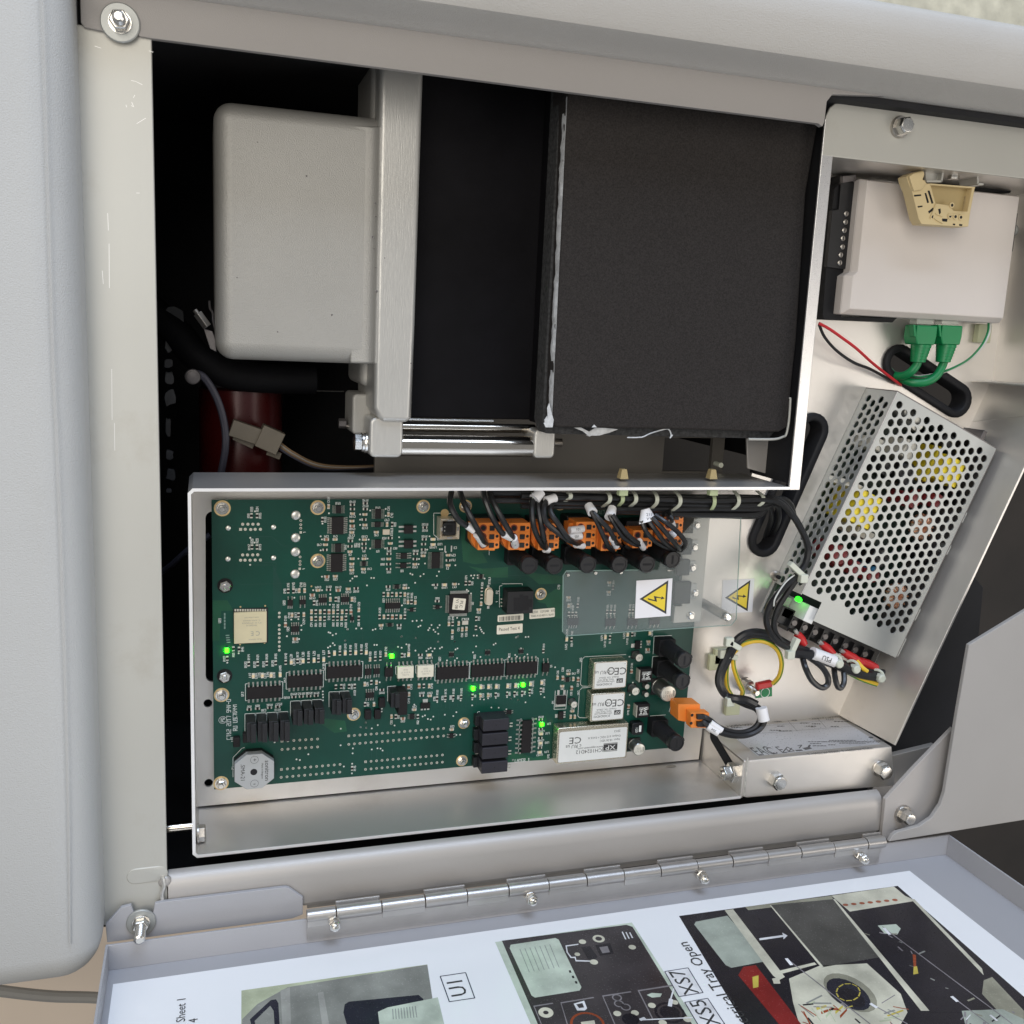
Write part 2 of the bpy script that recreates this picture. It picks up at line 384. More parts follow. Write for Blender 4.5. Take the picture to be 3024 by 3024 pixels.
# corner plate with the threaded stud, at the bottom of the upright
cpl = [p(313, 2722), p(358, 2672), p(388, 2664), p(398, 2690), p(452, 2690), p(458, 2660), p(480, 2655), p(840, 2612), p(852, 2614), p(893, 2642), p(893, 2692), p(862, 2704), p(318, 2774)]
MB().prism(cpl, 70.6, 73.4).build('corner_plate', 'door_paint', cab, .4, label='grey painted corner plate with a notch round the stud')
MB().sphere(at(487, 2602, 67), 4.2, 14, 8, .7).build('weld_bead', 'rail_metal', cab)
MB().tube(smooth([at(480, 2590, 69.5), at(484, 2615, 70), at(478, 2640, 70), at(480, 2655, 70)]), 1.3, 8).build('weld_bead', 'weld', cab)
mb = MB(); cc = [at(400, 2588, 68.1), at(470, 2580, 68.1)]
o_ = capsule(cc[0], cc[1], 5.2, 10); mb.loft([(x, y, 67.9) for x, y in o_], [((x - cc[0].x) * .9 + cc[0].x, (y - cc[0].y) * .9 + cc[0].y, 68.5) for x, y in o_]); mb.build('pressed_boss', 'strut_metal', cab, .2)
mb = MB()
for x0_, y0_, x1_, y1_ in ((394, 288, 398, 281), (389, 302, 394, 313), (388, 312, 395, 315), (404, 365, 430, 349), (372, 310, 374, 316), (318, 630, 320, 680), (322, 720, 323, 850), (302, 800, 305, 838), (403, 570, 412, 570), (388, 238, 400, 240), (400, 240, 420, 250), (280, 136, 298, 142), (440, 150, 452, 154), (330, 1090, 331, 1240), (338, 1250, 339, 1330)):
    A, B = at(x0_, y0_, 68.12), at(x1_, y1_, 68.12); seg(mb, A, B, .22, 68.1)
mb.build('scratch_marks', 'cut_edge', cab, kind='stuff')
# gusset at the lower right with its bolt
gus = [p(2615, 2361, 74), p(2700, 2268, 74), p(2815, 2150, 74), p(2806, 2240, 74), p(2783, 2350, 74), p(2766, 2393, 74), p(2735, 2425, 74), p(2700, 2438, 74), p(2645, 2450, 74), p(2628, 2465, 74), p(2610, 2488, 74), p(2604, 2470, 74)]
MB().prism(gus, 70.5, 74).build('gusset', 'grey_paint', cab, .4)
def hex_bolt(parent, c, r_, h, rw=None, hw=1.2, names=('washer', 'bolt_head'), m='steel', ph=.2, lean=(0, 0)):
    if rw:
        MB().lathe(c, [(rw, 0), (rw, hw * .7), (rw - .5, hw), (r_ * .6, hw)], 28).build(names[0], 'steel_dull', parent)
    mb = MB(); z0 = c[2] + (hw if rw else 0)
    prof = [(r_, 0), (r_, h * .82), (r_ * .86, h)]
    mb.lathe((c[0], c[1], z0), prof, 6, ph=ph)
    mb.lathe((c[0], c[1], z0 + h), [(r_ * .80, 0), (r_ * .74, .4), (r_ * .5, .55)], 18)
    return mb.build(names[1], m, parent, .15)
def stud(parent, c, rw, rn, rs, hn, hs, ph=.1):
    MB().lathe(c, [(rw, 0), (rw, 1.0), (rw - .6, 1.5), (rs, 1.5)], 36).build('washer', 'zinc', parent)
    mb = MB(); mb.lathe((c[0], c[1], c[2] + 1.5), [(rn * 1.12, 0), (rn * 1.12, .8)], 24); mb.lathe((c[0], c[1], c[2] + 2.3), [(rn * .92, 0), (rn, .6), (rn, hn - .6), (rn * .88, hn)], 6, ph=ph)
    mb.build('nut', 'steel', parent, .15)
    pr = [(rs, 0)]
    z = hn + 1.5
    while z < hs: pr += [(rs, z), (rs * .86, z + .45)]; z += .9
    pr += [(rs * .9, hs), (rs * .6, hs + .5)]
    MB().lathe(c, pr, 16, cap0=False).build('threaded_stud', 'steel', parent, sharp=20)
stud(cab, at(355, 68, 70.5), 9.8, 5.2, 3.2, 5.5, 13)
stud(cab, at(417, 2722, 73.5), 8.6, 4.8, 3.3, 5, 19)
c = at(2664, 2402, 74); hex_bolt(cab, (c.x, c.y, 74), 5.3, 8, 7.2, 2.4)
# black compartment walls
bl = cab
mb = MB(); mb.box(-60, 640, -370, -368, -260, 62); mb.box(-62, -56, -370, 175, -260, 63); mb.box(-60, 640, 160, 164, -260, 66); mb.box(-60, 425, -370, 164, -262, -258)
mb.box(425, 427, -90, 164, -258, -12)
mb.build('compartment_wall', 'black_void', cab)
MB().prism([p(*q, -40) for q in ((2880, 1705), (2905, 1735), (2880, 2000), (2840, 2150), (2745, 2222), (2560, 2222), (2700, 1850))], -60, -40).build('end_cover', 'black_void', cab, 1)
# rod between frame and tray
c0 = atY(485, 2450, -345)
zr = 40
a = at(480, 2448, zr); b = at(575, 2440, zr)
MB().tube([(a.x - 14, a.y, zr), (b.x, a.y, zr)], 3.4, 14).build('tie_rod', 'chrome', cab)

# ================================================================== covers
mb = MB(); mb.box(-520, -60.5, -381, 420, 40, 106)
cv = mb.build('side_cover', 'cover_plastic', bevel=22, seg=8, label='large smooth light grey plastic cover standing along the left side, rounded corner at its foot', cat='cover')
sm_ = [at(*q, 106.1) for q in ((118, -60), (127, 0), (135, 260), (145, 600), (157, 1000), (170, 1300), (180, 1550), (192, 1900), (200, 2200), (205, 2500), (207, 2790))]
MB().tube(smooth(sm_), .35, 6).build('seam', 'cover_plastic', cv)
hp = [(186, 56), (164.5, 60), (164.5, 71.5), (165.5, 74.5), (168, 84), (170.5, 95), (172, 99), (175, 101), (190, 107), (200, 109), (206, 107), (209, 102), (210, 60)]
mb = MB(); n_ = 24; rs = []
for i in range(n_ + 1):
    X = -70 + 830 * i / n_; rs.append([(X, y, z) for y, z in hp])
mb.rings(rs); mb.build('housing_cover', 'housing_plastic', label='pale grey rounded housing across the top with a bluish fillet above the flange', cat='cover', bevel=2.2, seg=4)
pn = [p(3100, 1760, 88), p(3024, 1806, 88), p(2862, 1905, 88), p(2825, 2120, 88), p(2790, 2340, 88), p(2778, 2376, 88), p(2752, 2415, 88), p(2715, 2440, 88), p(2648, 2458, 88), p(2636, 2468, 88), p(2625, 2486, 88), p(3100, 2410, 88), p(3300, 2380, 88), p(3300, 1700, 88)]
MB().prism(pn, 84.5, 88).build('outer_casing', 'panel_paint', bevel=.7, seg=3, label='grey painted sheet panel with a cut corner and pale edge at the lower right', cat='casing')

# ================================================================== door
YD = -385
door = thing('cabinet_door', 'grey door hanging open at the bottom on a long steel piano hinge', 'door', (240, -385, 88))
MB().box(-59, 551, YD - 1.5, YD, 84, 420).build('door_skin', 'door_paint', door, .3)
MB().box(-59, 551, YD, -368.5, 84, 85.5).build('hinge_side_flange', 'door_paint', door, .3)
MB().box(549.5, 551, YD - .1, -368.5, 85.5, 420).build('end_flange', 'door_paint', door, .3)
MB().box(-59, -57.5, YD - .1, -368.5, 85.5, 420).build('end_flange', 'door_paint', door, .3)
leaf = MB(); x0 = at(912, 2700, 86).x; x1 = 485
leaf.box(x0 - 1, x1 + 1, -382.5, -368, 85.6, 86.6).build('hinge_leaf', 'hinge_steel', door, .2)
MB().box(61, 494, -375, -362, 60, 63).build('rail_backing', 'rail_metal', cab)
edges = [905, 992, 1126, 1254, 1378, 1500, 1618, 1730, 1840, 1948, 2056, 2160, 2264, 2362, 2460, 2558, 2612]
yk = [2680, 2680, 2665, 2650, 2632, 2616, 2600, 2585, 2571, 2557, 2543, 2529, 2515, 2502, 2490, 2477, 2470]
for i in range(len(edges) - 1):
    xa = at(edges[i], yk[i], 86).x; xb = at(edges[i + 1], yk[i + 1], 86).x
    mb = MB(); r_k = 4.5 if i % 2 == 1 else 4.2
    mb.cyl((xa + .3, -366.2, 85.6), r_k, 0, xb - xa - .6, 20, 'x')
    if i % 2 == 0: mb.box(xa + .3, xb - .3, -372, -366.2, 88.2, 89.4)
    else: mb.box(xa + .3, xb - .3, -366.2, -361, 80.5, 81.8)
    mb.build('hinge_knuckle', 'hinge_steel', door, .25)
for (sx, sy) in ((985, 2715), (1562, 2642), (2066, 2580), (2535, 2524)):
    c = at(sx, sy, 87); c = Vector((c.x, c.y, 87.2)); ph = random.random()
    mb = MB(); mb.lathe(c, [(4.0, 0), (4.0, 2.8), (3.5, 3.2)], 6, ph=ph); mb.build('nut', 'steel', door, .15)
    mb = MB(); mb.lathe(c, [(3.4, 3.2), (3.4, 4), (2.7, 4.1), (2.7, 5.2), (3.9, 5.3), (3.9, 7.8), (3.4, 8.3)], 6, ph=ph + .3); mb.build('lock_nut', 'steel', door, .15)
    MB().lathe(c, [(2.1, 8), (2.1, 9), (1.8, 9.3), (2.1, 9.6), (1.8, 10), (2.1, 10.3), (1.2, 10.7)], 14).build('threaded_stud', 'steel', door)

# ---- printed instruction sheet on the door (flat print)
sheet = thing('instruction_sheet', 'bluish white printed instruction sheet with photographs, fixed inside the open door', 'sheet', (220, YD, 100))
def D(px, py, l=0): return atY(px, py, YD + .35 + l)
def dpoly(name, mm, pts, l, world=False):
    mb = MB(); q = [D(*t, l) for t in pts]; mb.poly(q)
    return mb, name, mm
a = D(335, 2899); b = D(2697, 2580)
XL, XR, ZT = a.x + 0, b.x, 99.5
MB().box(XL, XR, YD + .05, YD + .35, ZT, 400).build('paper', 'paper', sheet)
PR = {}
def dp(mm, pts, l):           # add a flat printed patch given by photo pixels
    col, nm = mm
    if nm not in MATS: mat(nm, col, .25, 0, .34, 45, 0)
    PR.setdefault(nm, MB()).poly([D(*t, l) for t in pts])
def dc(mm, px, py, r_, l, sq=1.):
    col, nm = mm
    if nm not in MATS: mat(nm, col, .25, 0, .34, 45, 0)
    c = D(px, py, l); PR.setdefault(nm, MB()).poly([(c.x + r_ * math.cos(2 * math.pi * i / 20), c.y, c.z + r_ * sq * math.sin(2 * math.pi * i / 20)) for i in range(20)])
G_ = lambda n, r_, g, b_: ((r_, g, b_), 'print_' + n)
grn = G_('pale_green', .48, .52, .36); gry = G_('case_grey', .26, .265, .24); gr2 = G_('case_light', .36, .36, .33); blk = G_('navy', .022, .022, .035)
lab = G_('mint', .55, .62, .52); pan = G_('panel_brown', .050, .042, .045); lin = G_('line', .25, .23, .24); org = G_('rust', .30, .06, .02)
crm = G_('cream', .62, .60, .48); red = G_('red', .22, .015, .015); foam = G_('foam', .075, .072, .065); bl2 = G_('black', .014, .012, .018); wht = G_('white', .8, .8, .82); olv = G_('olive', .30, .29, .22); cop = G_('copper', .35, .10, .05); gold = G_('gold', .55, .45, .08); teal = G_('grey_green', .38, .42, .36)
# first picture: grey device with dark windows
dp(grn, [(713, 2925), (1262, 2848), (1300, 3100), (712, 3100)], .02)
dp(gry, [(850, 2915), (1262, 2849), (1300, 3100), (712, 3100), (715, 3010), (760, 2965)], .04)
dp(gr2, [(828, 2925), (856, 2915), (862, 3100), (838, 3100)], .06)
dp(gr2, [(938, 2932), (955, 2928), (985, 3100), (962, 3100)], .06)
dp(blk, [(738, 3010), (800, 2953), (815, 2951), (822, 2962), (830, 3100), (760, 3100)], .06)
dp(gry, [(752, 3015), (798, 2970), (808, 2985), (815, 3100), (768, 3100)], .08)
dp(blk, [(1018, 2966), (1030, 2958), (1236, 2938), (1250, 2950), (1270, 3100), (1045, 3100), (1014, 2990)], .06)
dp(lab, [(1116, 2988), (1145, 2975), (1270, 2950), (1293, 2945), (1330, 3100), (1130, 3100)], .08)
for k in range(9):
    f = k / 9
    dp(G_('text_grey', .30, .33, .30), [(1158 + 75 * f, 2980 - 10 * f), (1161 + 75 * f, 2979.5 - 10 * f), (1163 + 78 * f, 3010 - 6 * f), (1160 + 78 * f, 3010 - 6 * f)], .10)
# second picture: dark connector panel
dp(lab, [(1462, 2782), (1866, 2724), (2110, 3100), (1600, 3100)], .02)
dp(pan, [(1482, 2778), (1850, 2731), (1868, 2737), (2090, 3100), (1620, 3100), (1578, 3000)], .04)
dp(lab, [(1508, 2790), (1640, 2770), (1650, 2775), (1717, 2915), (1712, 2925), (1580, 2946), (1570, 2940), (1505, 2800)], .06)
for k in range(7):
    f = k / 6
    x = 1534 + 88 * f; y = 2803 - 14 * f
    dp(G_('text_grey', .30, .33, .30), [(x, y), (x + 2.5, y - .5), (x + 2.5 + 28, y + 68), (x + 28, y + 68)], .08)
for k in range(3): dp(bl2, [(1679 + k * 9, 2866 + k * 16), (1685 + k * 9, 2865 + k * 16), (1688 + k * 9, 2872 + k * 16), (1682 + k * 9, 2873 + k * 16)], .09)
for px, py, r_ in ((1720, 2781, 2.4), (1768, 2772, 4.0), (1867, 2797, 2.4), (1754, 2841, 2.6), (1705, 2818, 1.8), (1925, 2969, 2.3), (1875, 2991, 2.3), (1823, 2993, 2.3), (1993, 2960, 2.0), (1612, 2990, 4.4), (1957, 3020, 2.4), (2030, 3010, 2.4)):
    dc(crm, px, py, r_, .10)
dc(pan, 1768, 2772, 2.2, .12); dc(pan, 1612, 2990, 1.6, .12)
dp(wht, [(1670, 2792), (1708, 2787), (1708, 2790), (1674, 2795), (1677, 2812), (1688, 2826), (1700, 2825), (1702, 2835), (1752, 2837), (1752, 2840), (1700, 2839), (1697, 2829), (1685, 2829), (1673, 2812)], .08)
dp(bl2, [(1716, 2797), (1742, 2794), (1765, 2826), (1758, 2832), (1737, 2833)], .10)
dp(bl2, [(1758, 2791), (1802, 2785), (1812, 2815), (1772, 2822)], .10); dp(lin, [(1770, 2797), (1794, 2794), (1801, 2812), (1779, 2815)], .12)
for k in range(3): dp(wht, [(1836 + k * 11, 2752 + k), (1839 + k * 11, 2751 + k), (1850 + k * 10, 2774 - k * 2), (1846 + k * 10, 2774 - k * 2)], .08)
dp(lin, [(1655, 2960), (1752, 2944), (1755, 2947), (1658, 2963), (1700, 3100), (1696, 3100)], .08)
dp(lin, [(1778, 2940), (1862, 2927), (1865, 2930), (1782, 2943), (1850, 3100), (1846, 3100)], .08)
dp(lin, [(1883, 2924), (1985, 2908), (1988, 2912), (1888, 2927), (1930, 3010), (1926, 3010)], .08)
dp(lin, [(1575, 2970), (1632, 2961), (1634, 2964), (1579, 2973), (1600, 3024), (1597, 3024)], .08)
dp(wht, [(1694, 2964), (1725, 2955), (1734, 2978), (1727, 2984), (1704, 2984)], .10); dp(pan, [(1702, 2966), (1720, 2962), (1725, 2975), (1710, 2977)], .12)
for px, py in ((1822, 2946), (1828, 2964), (1848, 2974)):
    dc(lin, px, py, 3.0, .10); dc(pan, px, py, 2.2, .11)
dp(lab, [(1910, 2938), (1925, 2932), (1955, 2934), (1950, 2944), (1925, 2946)], .10)
dc(org, 1735, 3024, 10, .09); dc(pan, 1735, 3024, 8.5, .10); dp(crm, [(1715, 3018), (1755, 3013), (1762, 3040), (1722, 3044)], .12)
dc(bl2, 1862, 3010, 5, .10); dc(bl2, 1978, 2990, 9, .09); dc(pan, 1978, 2990, 7.4, .10); dc(bl2, 1978, 2990, 6, .11)
# third picture: the same compartment from above
dp(bl2, [(2005, 2705), (2651, 2616), (3100, 3010), (3100, 3100), (2243, 3100)], .02)
dp(teal, [(2050, 2730), (2055, 2722), (2148, 2704), (2265, 2838), (2160, 2858), (2143, 2850)], .06)
dp(crm, [(2140, 2688), (2165, 2685), (2318, 2885), (2300, 2895), (2282, 2880)], .07)
dp(crm, [(2455, 2645), (2640, 2618), (2672, 2645), (2705, 2660), (2510, 2692)], .05)
dp(olv, [(2200, 2678), (2455, 2645), (2462, 2657), (2210, 2688)], .05)
dp(foam, [(2273, 2673), (2463, 2655), (2610, 2825), (2425, 2857)], .08)
dp(crm, [(2273, 2673), (2277, 2673), (2432, 2855), (2425, 2857)], .10)
dp(crm, [(2460, 2655), (2466, 2655), (2745, 2985), (2720, 2985), (2600, 2832)], .09)
for k in range(7): dc(cop, 2497 + k * 24.3, 2672 - k * 2.4, 2.1, .10, .7)
dp(bl2, [(2508, 2695), (2690, 2670), (2900, 2880), (2840, 2990), (2748, 2990)], .06)
dp(lab, [(2592, 2733), (2646, 2729), (2660, 2742), (2650, 2760), (2612, 2757)], .10)
dp(crm, [(2330, 2890), (2420, 2852), (2560, 2845), (2660, 2935), (2680, 2990), (2640, 3060), (2370, 3060), (2342, 2960)], .08)
dc(olv, 2510, 2930, 14, .10, 1.3); dc(blk, 2505, 2935, 11.5, .11, 1.3); dc(bl2, 2515, 2945, 7, .12, 1.3)
dp(red, [(2195, 2855), (2232, 2850), (2378, 3040), (2330, 3060), (2180, 2880)], .09)
dp(gold, [(2222, 2885), (2240, 2880), (2240, 2915), (2224, 2918)], .12)
dp(crm, [(2295, 2868), (2405, 2842), (2412, 2848), (2300, 2878)], .10); dp(crm, [(2280, 2890), (2300, 2886), (2305, 2905), (2285, 2905)], .11)
dp(crm, [(2690, 2655), (2700, 2655), (2900, 2860), (2905, 2880)], .08)
dp(org, [(2695, 2818), (2705, 2820), (2706, 2865), (2699, 2868)], .11); dp(gold, [(2698, 2855), (2708, 2853), (2712, 2875), (2697, 2878)], .12)
dp(olv, [(2905, 2895), (2930, 2885), (3024, 2985), (3024, 3040), (2960, 3000), (2900, 2935)], .08)
dp(teal, [(2840, 2985), (2960, 2980), (3024, 3010), (3024, 3060), (2860, 3060)], .09)
for k, cc_ in enumerate((gold, org, grn, cop, gold, org)):
    dp(cc_, [(2410 + k * 14, 2975 + (k % 3) * 12), (2440 + k * 12, 2968 + (k % 2) * 10), (2442 + k * 12, 2974 + (k % 2) * 10), (2412 + k * 14, 2983 + (k % 3) * 12)], .13)
dp(wht, [(2242, 2771), (2312, 2761), (2310, 2754), (2326, 2763), (2314, 2774), (2313, 2767), (2243, 2777)], .14)
def dline(a, b, wd, mm, l):
    A = D(*a, l); B = D(*b, l); d = (B - A).normalized(); n = Vector((-d.z, 0, d.x)) * wd / 2
    col, nm = mm; PR.setdefault(nm, MB()).poly([A - n, B - n, B + n, A + n])
for a, b in (((2322, 2830), (2570, 3024)), ((2610, 2740), (2990, 3024)), ((2570, 2963), (2680, 3024)), ((2810, 2942), (2920, 3024))): dline(a, b, .9, lin, .15)
for a, b in (((2322, 2830), (2338, 2850)), ((2610, 2740), (2628, 2760)), ((2570, 2963), (2590, 2976)), ((2810, 2942), (2828, 2958))): dline(a, b, 2.2, wht, .16)
def dframe(pts, wd, mm, l):
    for a, b in zip(pts, pts[1:] + pts[:1]): dline(a, b, wd, mm, l)
random.seed(21)
for k in range(46):
    x = random.uniform(2350, 2640); y = random.uniform(2955, 3060); a_ = random.uniform(-.6, 1.2); L_ = random.uniform(18, 60)
    dline((x, y), (x + L_ * math.cos(a_), y + L_ * math.sin(a_)), random.uniform(.5, 1.3), random.choice((gold, org, grn, cop, lin, crm, bl2, gry)), .131 + k * .0004)
for k in range(16):
    x = random.uniform(2840, 3010); y = random.uniform(2985, 3060); dline((x, y), (x + random.uniform(-30, 30), y + random.uniform(5, 20)), random.uniform(.5, 1.6), random.choice((wht, lin, bl2, teal, gry)), .12 + k * .0004)
for k in range(14):
    x = random.uniform(2560, 2880); y = 2700 + (x - 2560) * .75 + random.uniform(0, 60); dline((x, y), (x + random.uniform(-20, 25), y + random.uniform(-14, 14)), random.uniform(.4, 1.2), random.choice((lin, gry, olv)), .105 + k * .0004)
for k in range(10): dline((2505 + 16 * math.cos(k * .63) * 2.2, 2930 + 16 * math.sin(k * .63) * 1.6), (2505 + 16 * math.cos(k * .63 + .5) * 2.2, 2930 + 16 * math.sin(k * .63 + .5) * 1.6), .8, gold, .125)
blu = G_('ink', .03, .035, .07); dp(blu, [(1300, 2883), (1301, 2883), (1301, 2884)], .02)
dp(wht, [(1963, 2869), (2032, 2858), (2076, 2931), (2005, 2943)], .17); dp(wht, [(2022, 2960), (2090, 2948), (2140, 3024), (2070, 3040)], .17)
dframe([(1300, 2883), (1375, 2872), (1402, 2947), (1327, 2958)], .6, blu, .18)
dframe([(1963, 2869), (2032, 2858), (2076, 2931), (2005, 2943)], .6, blu, .18)
dframe([(2022, 2960), (2090, 2948), (2140, 3024), (2070, 3040)], .6, blu, .18)
dline((1990, 2918), (1978, 2960), .9, wht, .18); dline((2046, 3005), (1890, 3012), .9, wht, .18); dline((1890, 3012), (1905, 3006), 2.0, wht, .19); dline((1978, 2972), (1982, 2950), 2.4, wht, .19)
tx = MB()
text(tx, 'U1', D(1351, 2915, .2), ZN, XN, 14, .02)
text(tx, 'XS7', D(2021, 2900, .2), ZN, XN, 14, .02); text(tx, 'XS5', D(2083, 2990, .2), ZN, XN, 14, .02)
a = D(2016, 2783, .25)
glyphs('Electrical Tray Open')
W_ = max(v[0] for v in glyphs('Electrical Tray Open')[0]) * 11
text(tx, 'Electrical Tray Open', (a.x, a.y, a.z + W_), ZN, XN, 11, .02)
a = D(537, 2950, .2); W_ = max(v[0] for v in glyphs('T0083-9009 Sheet 1')[0]) * 7
text(tx, 'T0083-9009 Sheet 1', (a.x, a.y, a.z + W_), ZN, XN, 7, .02)
a = D(572, 3008, .2); W_ = max(v[0] for v in glyphs('Version 4')[0]) * 7
text(tx, 'Version 4', (a.x, a.y, a.z + W_), ZN, XN, 7, .02)
tx.build('printed_text', ['print_dark'], sheet, kind='stuff')
for nm, mb in PR.items():
    mb.build('printed_picture', nm, sheet, kind='stuff')
# ================================================================== things in the black compartment
# cast aluminium block
cst = thing('aluminium_casting', 'sandy grey cast aluminium housing with rounded corners and a tall polished ridge', 'casting', (60, 50, -60))
def pz(x, y, z): return tuple(at(x, y, z)[:2])
blk_ = [pz(633, 285, 12), pz(1180, 320, 12), pz(1170, 1085, 12), pz(633, 1055, 12)]
blk_ = [(7, 128.5), (118, 128.5), (118, -24.5), (7, -24.5)]
bl_ = [(90, 13.6), (97, 13.9), (101, 15), (103.5, 17), (105, 20.5), (108, 20.5), (108, -10), (90, -10)]
m0 = MB(); m0.loft([(x, -24, z) for x, z in bl_], [(x, 122, z) for x, z in bl_]); m0.build('casting_fillet', 'cast_aluminium', cst, 3, 4, sharp=60)
MB().prism(blk_, -70, 14).build('casting_body', 'cast_aluminium', cst, 11, 10)
MB().box(100, 120, -40, 118, -70, -8).build('casting_shoulder', 'cast_aluminium', cst, 5, 5)
MB().prism([(102, 123), (118, 123), (118, 200), (102, 200)], -60, 4).build('casting_neck', 'cast_aluminium', cst, 6, 5)
rd = [(104.5, 200), (104.5, -52), (108, -58), (110, -61), (128, -61), (130, -58), (130.5, 0), (131.5, 200)]
MB().prism(rd, -50, 21).build('casting_ridge', 'cast_machined', cst, 7, 8)
c1, c2 = pz(1090, 1258, 14), pz(1180, 1350, 14)
MB().prism(rrect(c1[0], c2[0] + 1.5, c2[1], c1[1] + 6, 4, 5), -12, 17).build('casting_foot', 'cast_machined', cst, 2.2, 4)
c3, c4 = pz(1042, 1198, -10), pz(1085, 1285, -10)
MB().prism(rrect(c3[0], c4[0] + 4, c4[1], c3[1] + 8, 3, 4), -50, -12).build('casting_lug', 'cast_aluminium', cst, 2, 3)
fy = at(1130, 1313, 9).y
xb = at(1090, 1305, 9).x
mb = MB(); mb.lathe((xb - 10, fy + 1, 6), [(4.0, 0), (5.8, .8), (5.8, 5.2)], 6, 'x', ph=.3); mb.build('bolt_head', 'steel', cst, .2)
MB().lathe((xb - 5, fy + 1, 6), [(6.2, 0), (6.6, .5), (6.6, 1.8)], 20, 'x').build('washer', 'steel', cst)
MB().lathe((xb - 3.2, fy + 1, 6), [(6.9, 0), (7.2, .5), (7.2, 2)], 20, 'x').build('washer', 'steel', cst)
random.seed(8); mb = MB()
for px, py in ((1110, 640), (1100, 700), (1226, 405), (1136, 762), (1110, 790), (1214, 1073), (1112, 860), (700, 820), (905, 520), (820, 980), (1090, 560), (1108, 600), (1105, 735), (980, 930), (760, 420)):
    c = at(px, py, 14.05 if px < 1095 else 21.0); r_ = random.uniform(.3, .7)
    mb.lathe((c.x, c.y, (14.0 if px < 1095 else 20.9)), [(r_, 0), (r_ * .6, .12)], 8)
mb.build('casting_pits', 'dim_metal', cst, kind='stuff')
# chrome guide rod with its clamp
rodx0, rodx1 = at(1180, 1310, 8).x, at(1580, 1310, 8).x
ry = at(1380, 1318, 8).y
rod = thing('guide_rod', 'polished chrome rod lying between the casting foot and a small white clamp', 'rod', ((rodx0 + rodx1) / 2, ry, -4))
MB().cyl((rodx0 - 6, ry, 6), 7.2, 0, rodx1 - rodx0 + 4, 32, 'x').build('shaft', 'chrome', rod)
MB().cyl((rodx0 - 1, ry + 11.5, -4), 3.2, 0, rodx1 - rodx0 + 4, 24, 'x').build('shaft', 'chrome', rod)
q1, q2 = at(1573, 1283, 10), at(1632, 1352, 10)
MB().prism(rrect(q1.x, q2.x, q2.y, q1.y + 4, 3.5, 5), -10, 14).build('clamp', 'cast_machined', rod, 2, 4)
pr = []
for i in range(12): pr += [(2.9, i * .75), (2.4, i * .75 + .37)]
MB().lathe((q2.x - .5, ry + 3, 5), pr, 14, 'x').build('threaded_end', 'steel_dull', rod, sharp=10)
MB().cyl((rodx0 - 1, ry + 17, 0), .8, 0, 68, 8, 'x').build('thin_wire', 'steel', rod)
# dark panel strip and foam block
dpn = thing('dark_panel', 'smooth near black panel between the casting and the foam block', 'panel', (175, 50, -30))
MB().box(130.8, 226.5, -60, 200, -40, -6).build('panel_body', 'dark_panel', dpn, 1)
MB().box(219.5, 224.5, -61, 200, -6, 9).build('panel_lip', 'dark_panel', dpn, 1.2, 3)
fm = thing('foam_block', 'large flat block of black acoustic foam with torn pale glued edges', 'foam', (320, 50, -20))
fo = [pz(1673, 240, 44), pz(1662, 560, 44), pz(1651, 800, 44), pz(1638, 1000, 44), pz(1629, 1240, 44), pz(1640, 1262, 44), pz(2000, 1268, 44), pz(2300, 1277, 44), pz(2326, 1262, 44), pz(2340, 1120, 44), pz(2353, 1000, 44), pz(2381, 569, 44), pz(2417, 362, 44), pz(2430, 240, 44)]
bmf = MB(); bmf.prism(fo, 18, 44); bmf.build('foam_sheet', 'black_foam', fm, 1.6, 3)
fb = [pz(1668, 240, 30), pz(1655, 560, 30), pz(1641, 800, 30), pz(1620, 1240, 30), pz(1624, 1276, 30), pz(1645, 1290, 30), pz(2010, 1294, 30), pz(2290, 1300, 30), pz(2325, 1285, 30)]
MB().prism([(fo[1][0] - 1.0, 200), (fo[4][0] - 2.2, fo[4][1] - 2), (fo[5][0] - 2, fo[5][1] - 5.5), (fo[7][0], fo[7][1] - 6.0), (fo[8][0] - 2, fo[8][1] - 4), (fo[10][0] - 4, 200)], 14, 32).build('foam_backing', 'foam_edge', fm, .8)
# torn glue along the left edge, ragged strips
random.seed(3)
mb = MB()
ys = [330, 420, 520, 640, 760, 880, 1000, 1100, 1180, 1240]
def edge_x(y): return 1676 - (y - 240) * .0475
pts = []
for i in range(46):
    y = 285 + i * 21
    wl = random.uniform(2.0, 6.5); pts.append((edge_x(y), y, wl))
lo = []
for x, y, wl in pts:
    A = at(x - 2 - wl, y, 42.5 - random.random() * 2); B = at(x + 1.5, y + random.uniform(-4, 4), 44.2 + random.random() * .8)
    lo.append((A, B))
for (A, B), (C_, D_) in zip(lo, lo[1:]):
    mb.add([A, C_, D_, B, A - Vector((0, 0, 3)), C_ - Vector((0, 0, 3))], [(0, 1, 2, 3), (4, 5, 1, 0)])
mb.build('torn_glue_strip', 'glue', fm, sharp=20)
mb = MB()
def shard(ptl, z=44.5, t=.7):
    q = [at(x, y, z + random.uniform(-.6, .8)) for x, y in ptl]; mb.loft([(a.x, a.y, a.z - t) for a in q], [tuple(a) for a in q])
shard([(1616, 1205), (1622, 1190), (1628, 1215), (1635, 1240), (1632, 1262), (1612, 1262), (1606, 1250), (1618, 1238)])
shard([(1608, 1240), (1616, 1228), (1620, 1246), (1610, 1256)])
mb.build('torn_glue', 'glue', fm, sharp=10)
mb = MB(); shard([(1695, 1263), (1715, 1262), (1740, 1275), (1760, 1262), (1800, 1265), (1825, 1268), (1800, 1278), (1770, 1286), (1738, 1287), (1722, 1274)], 40)
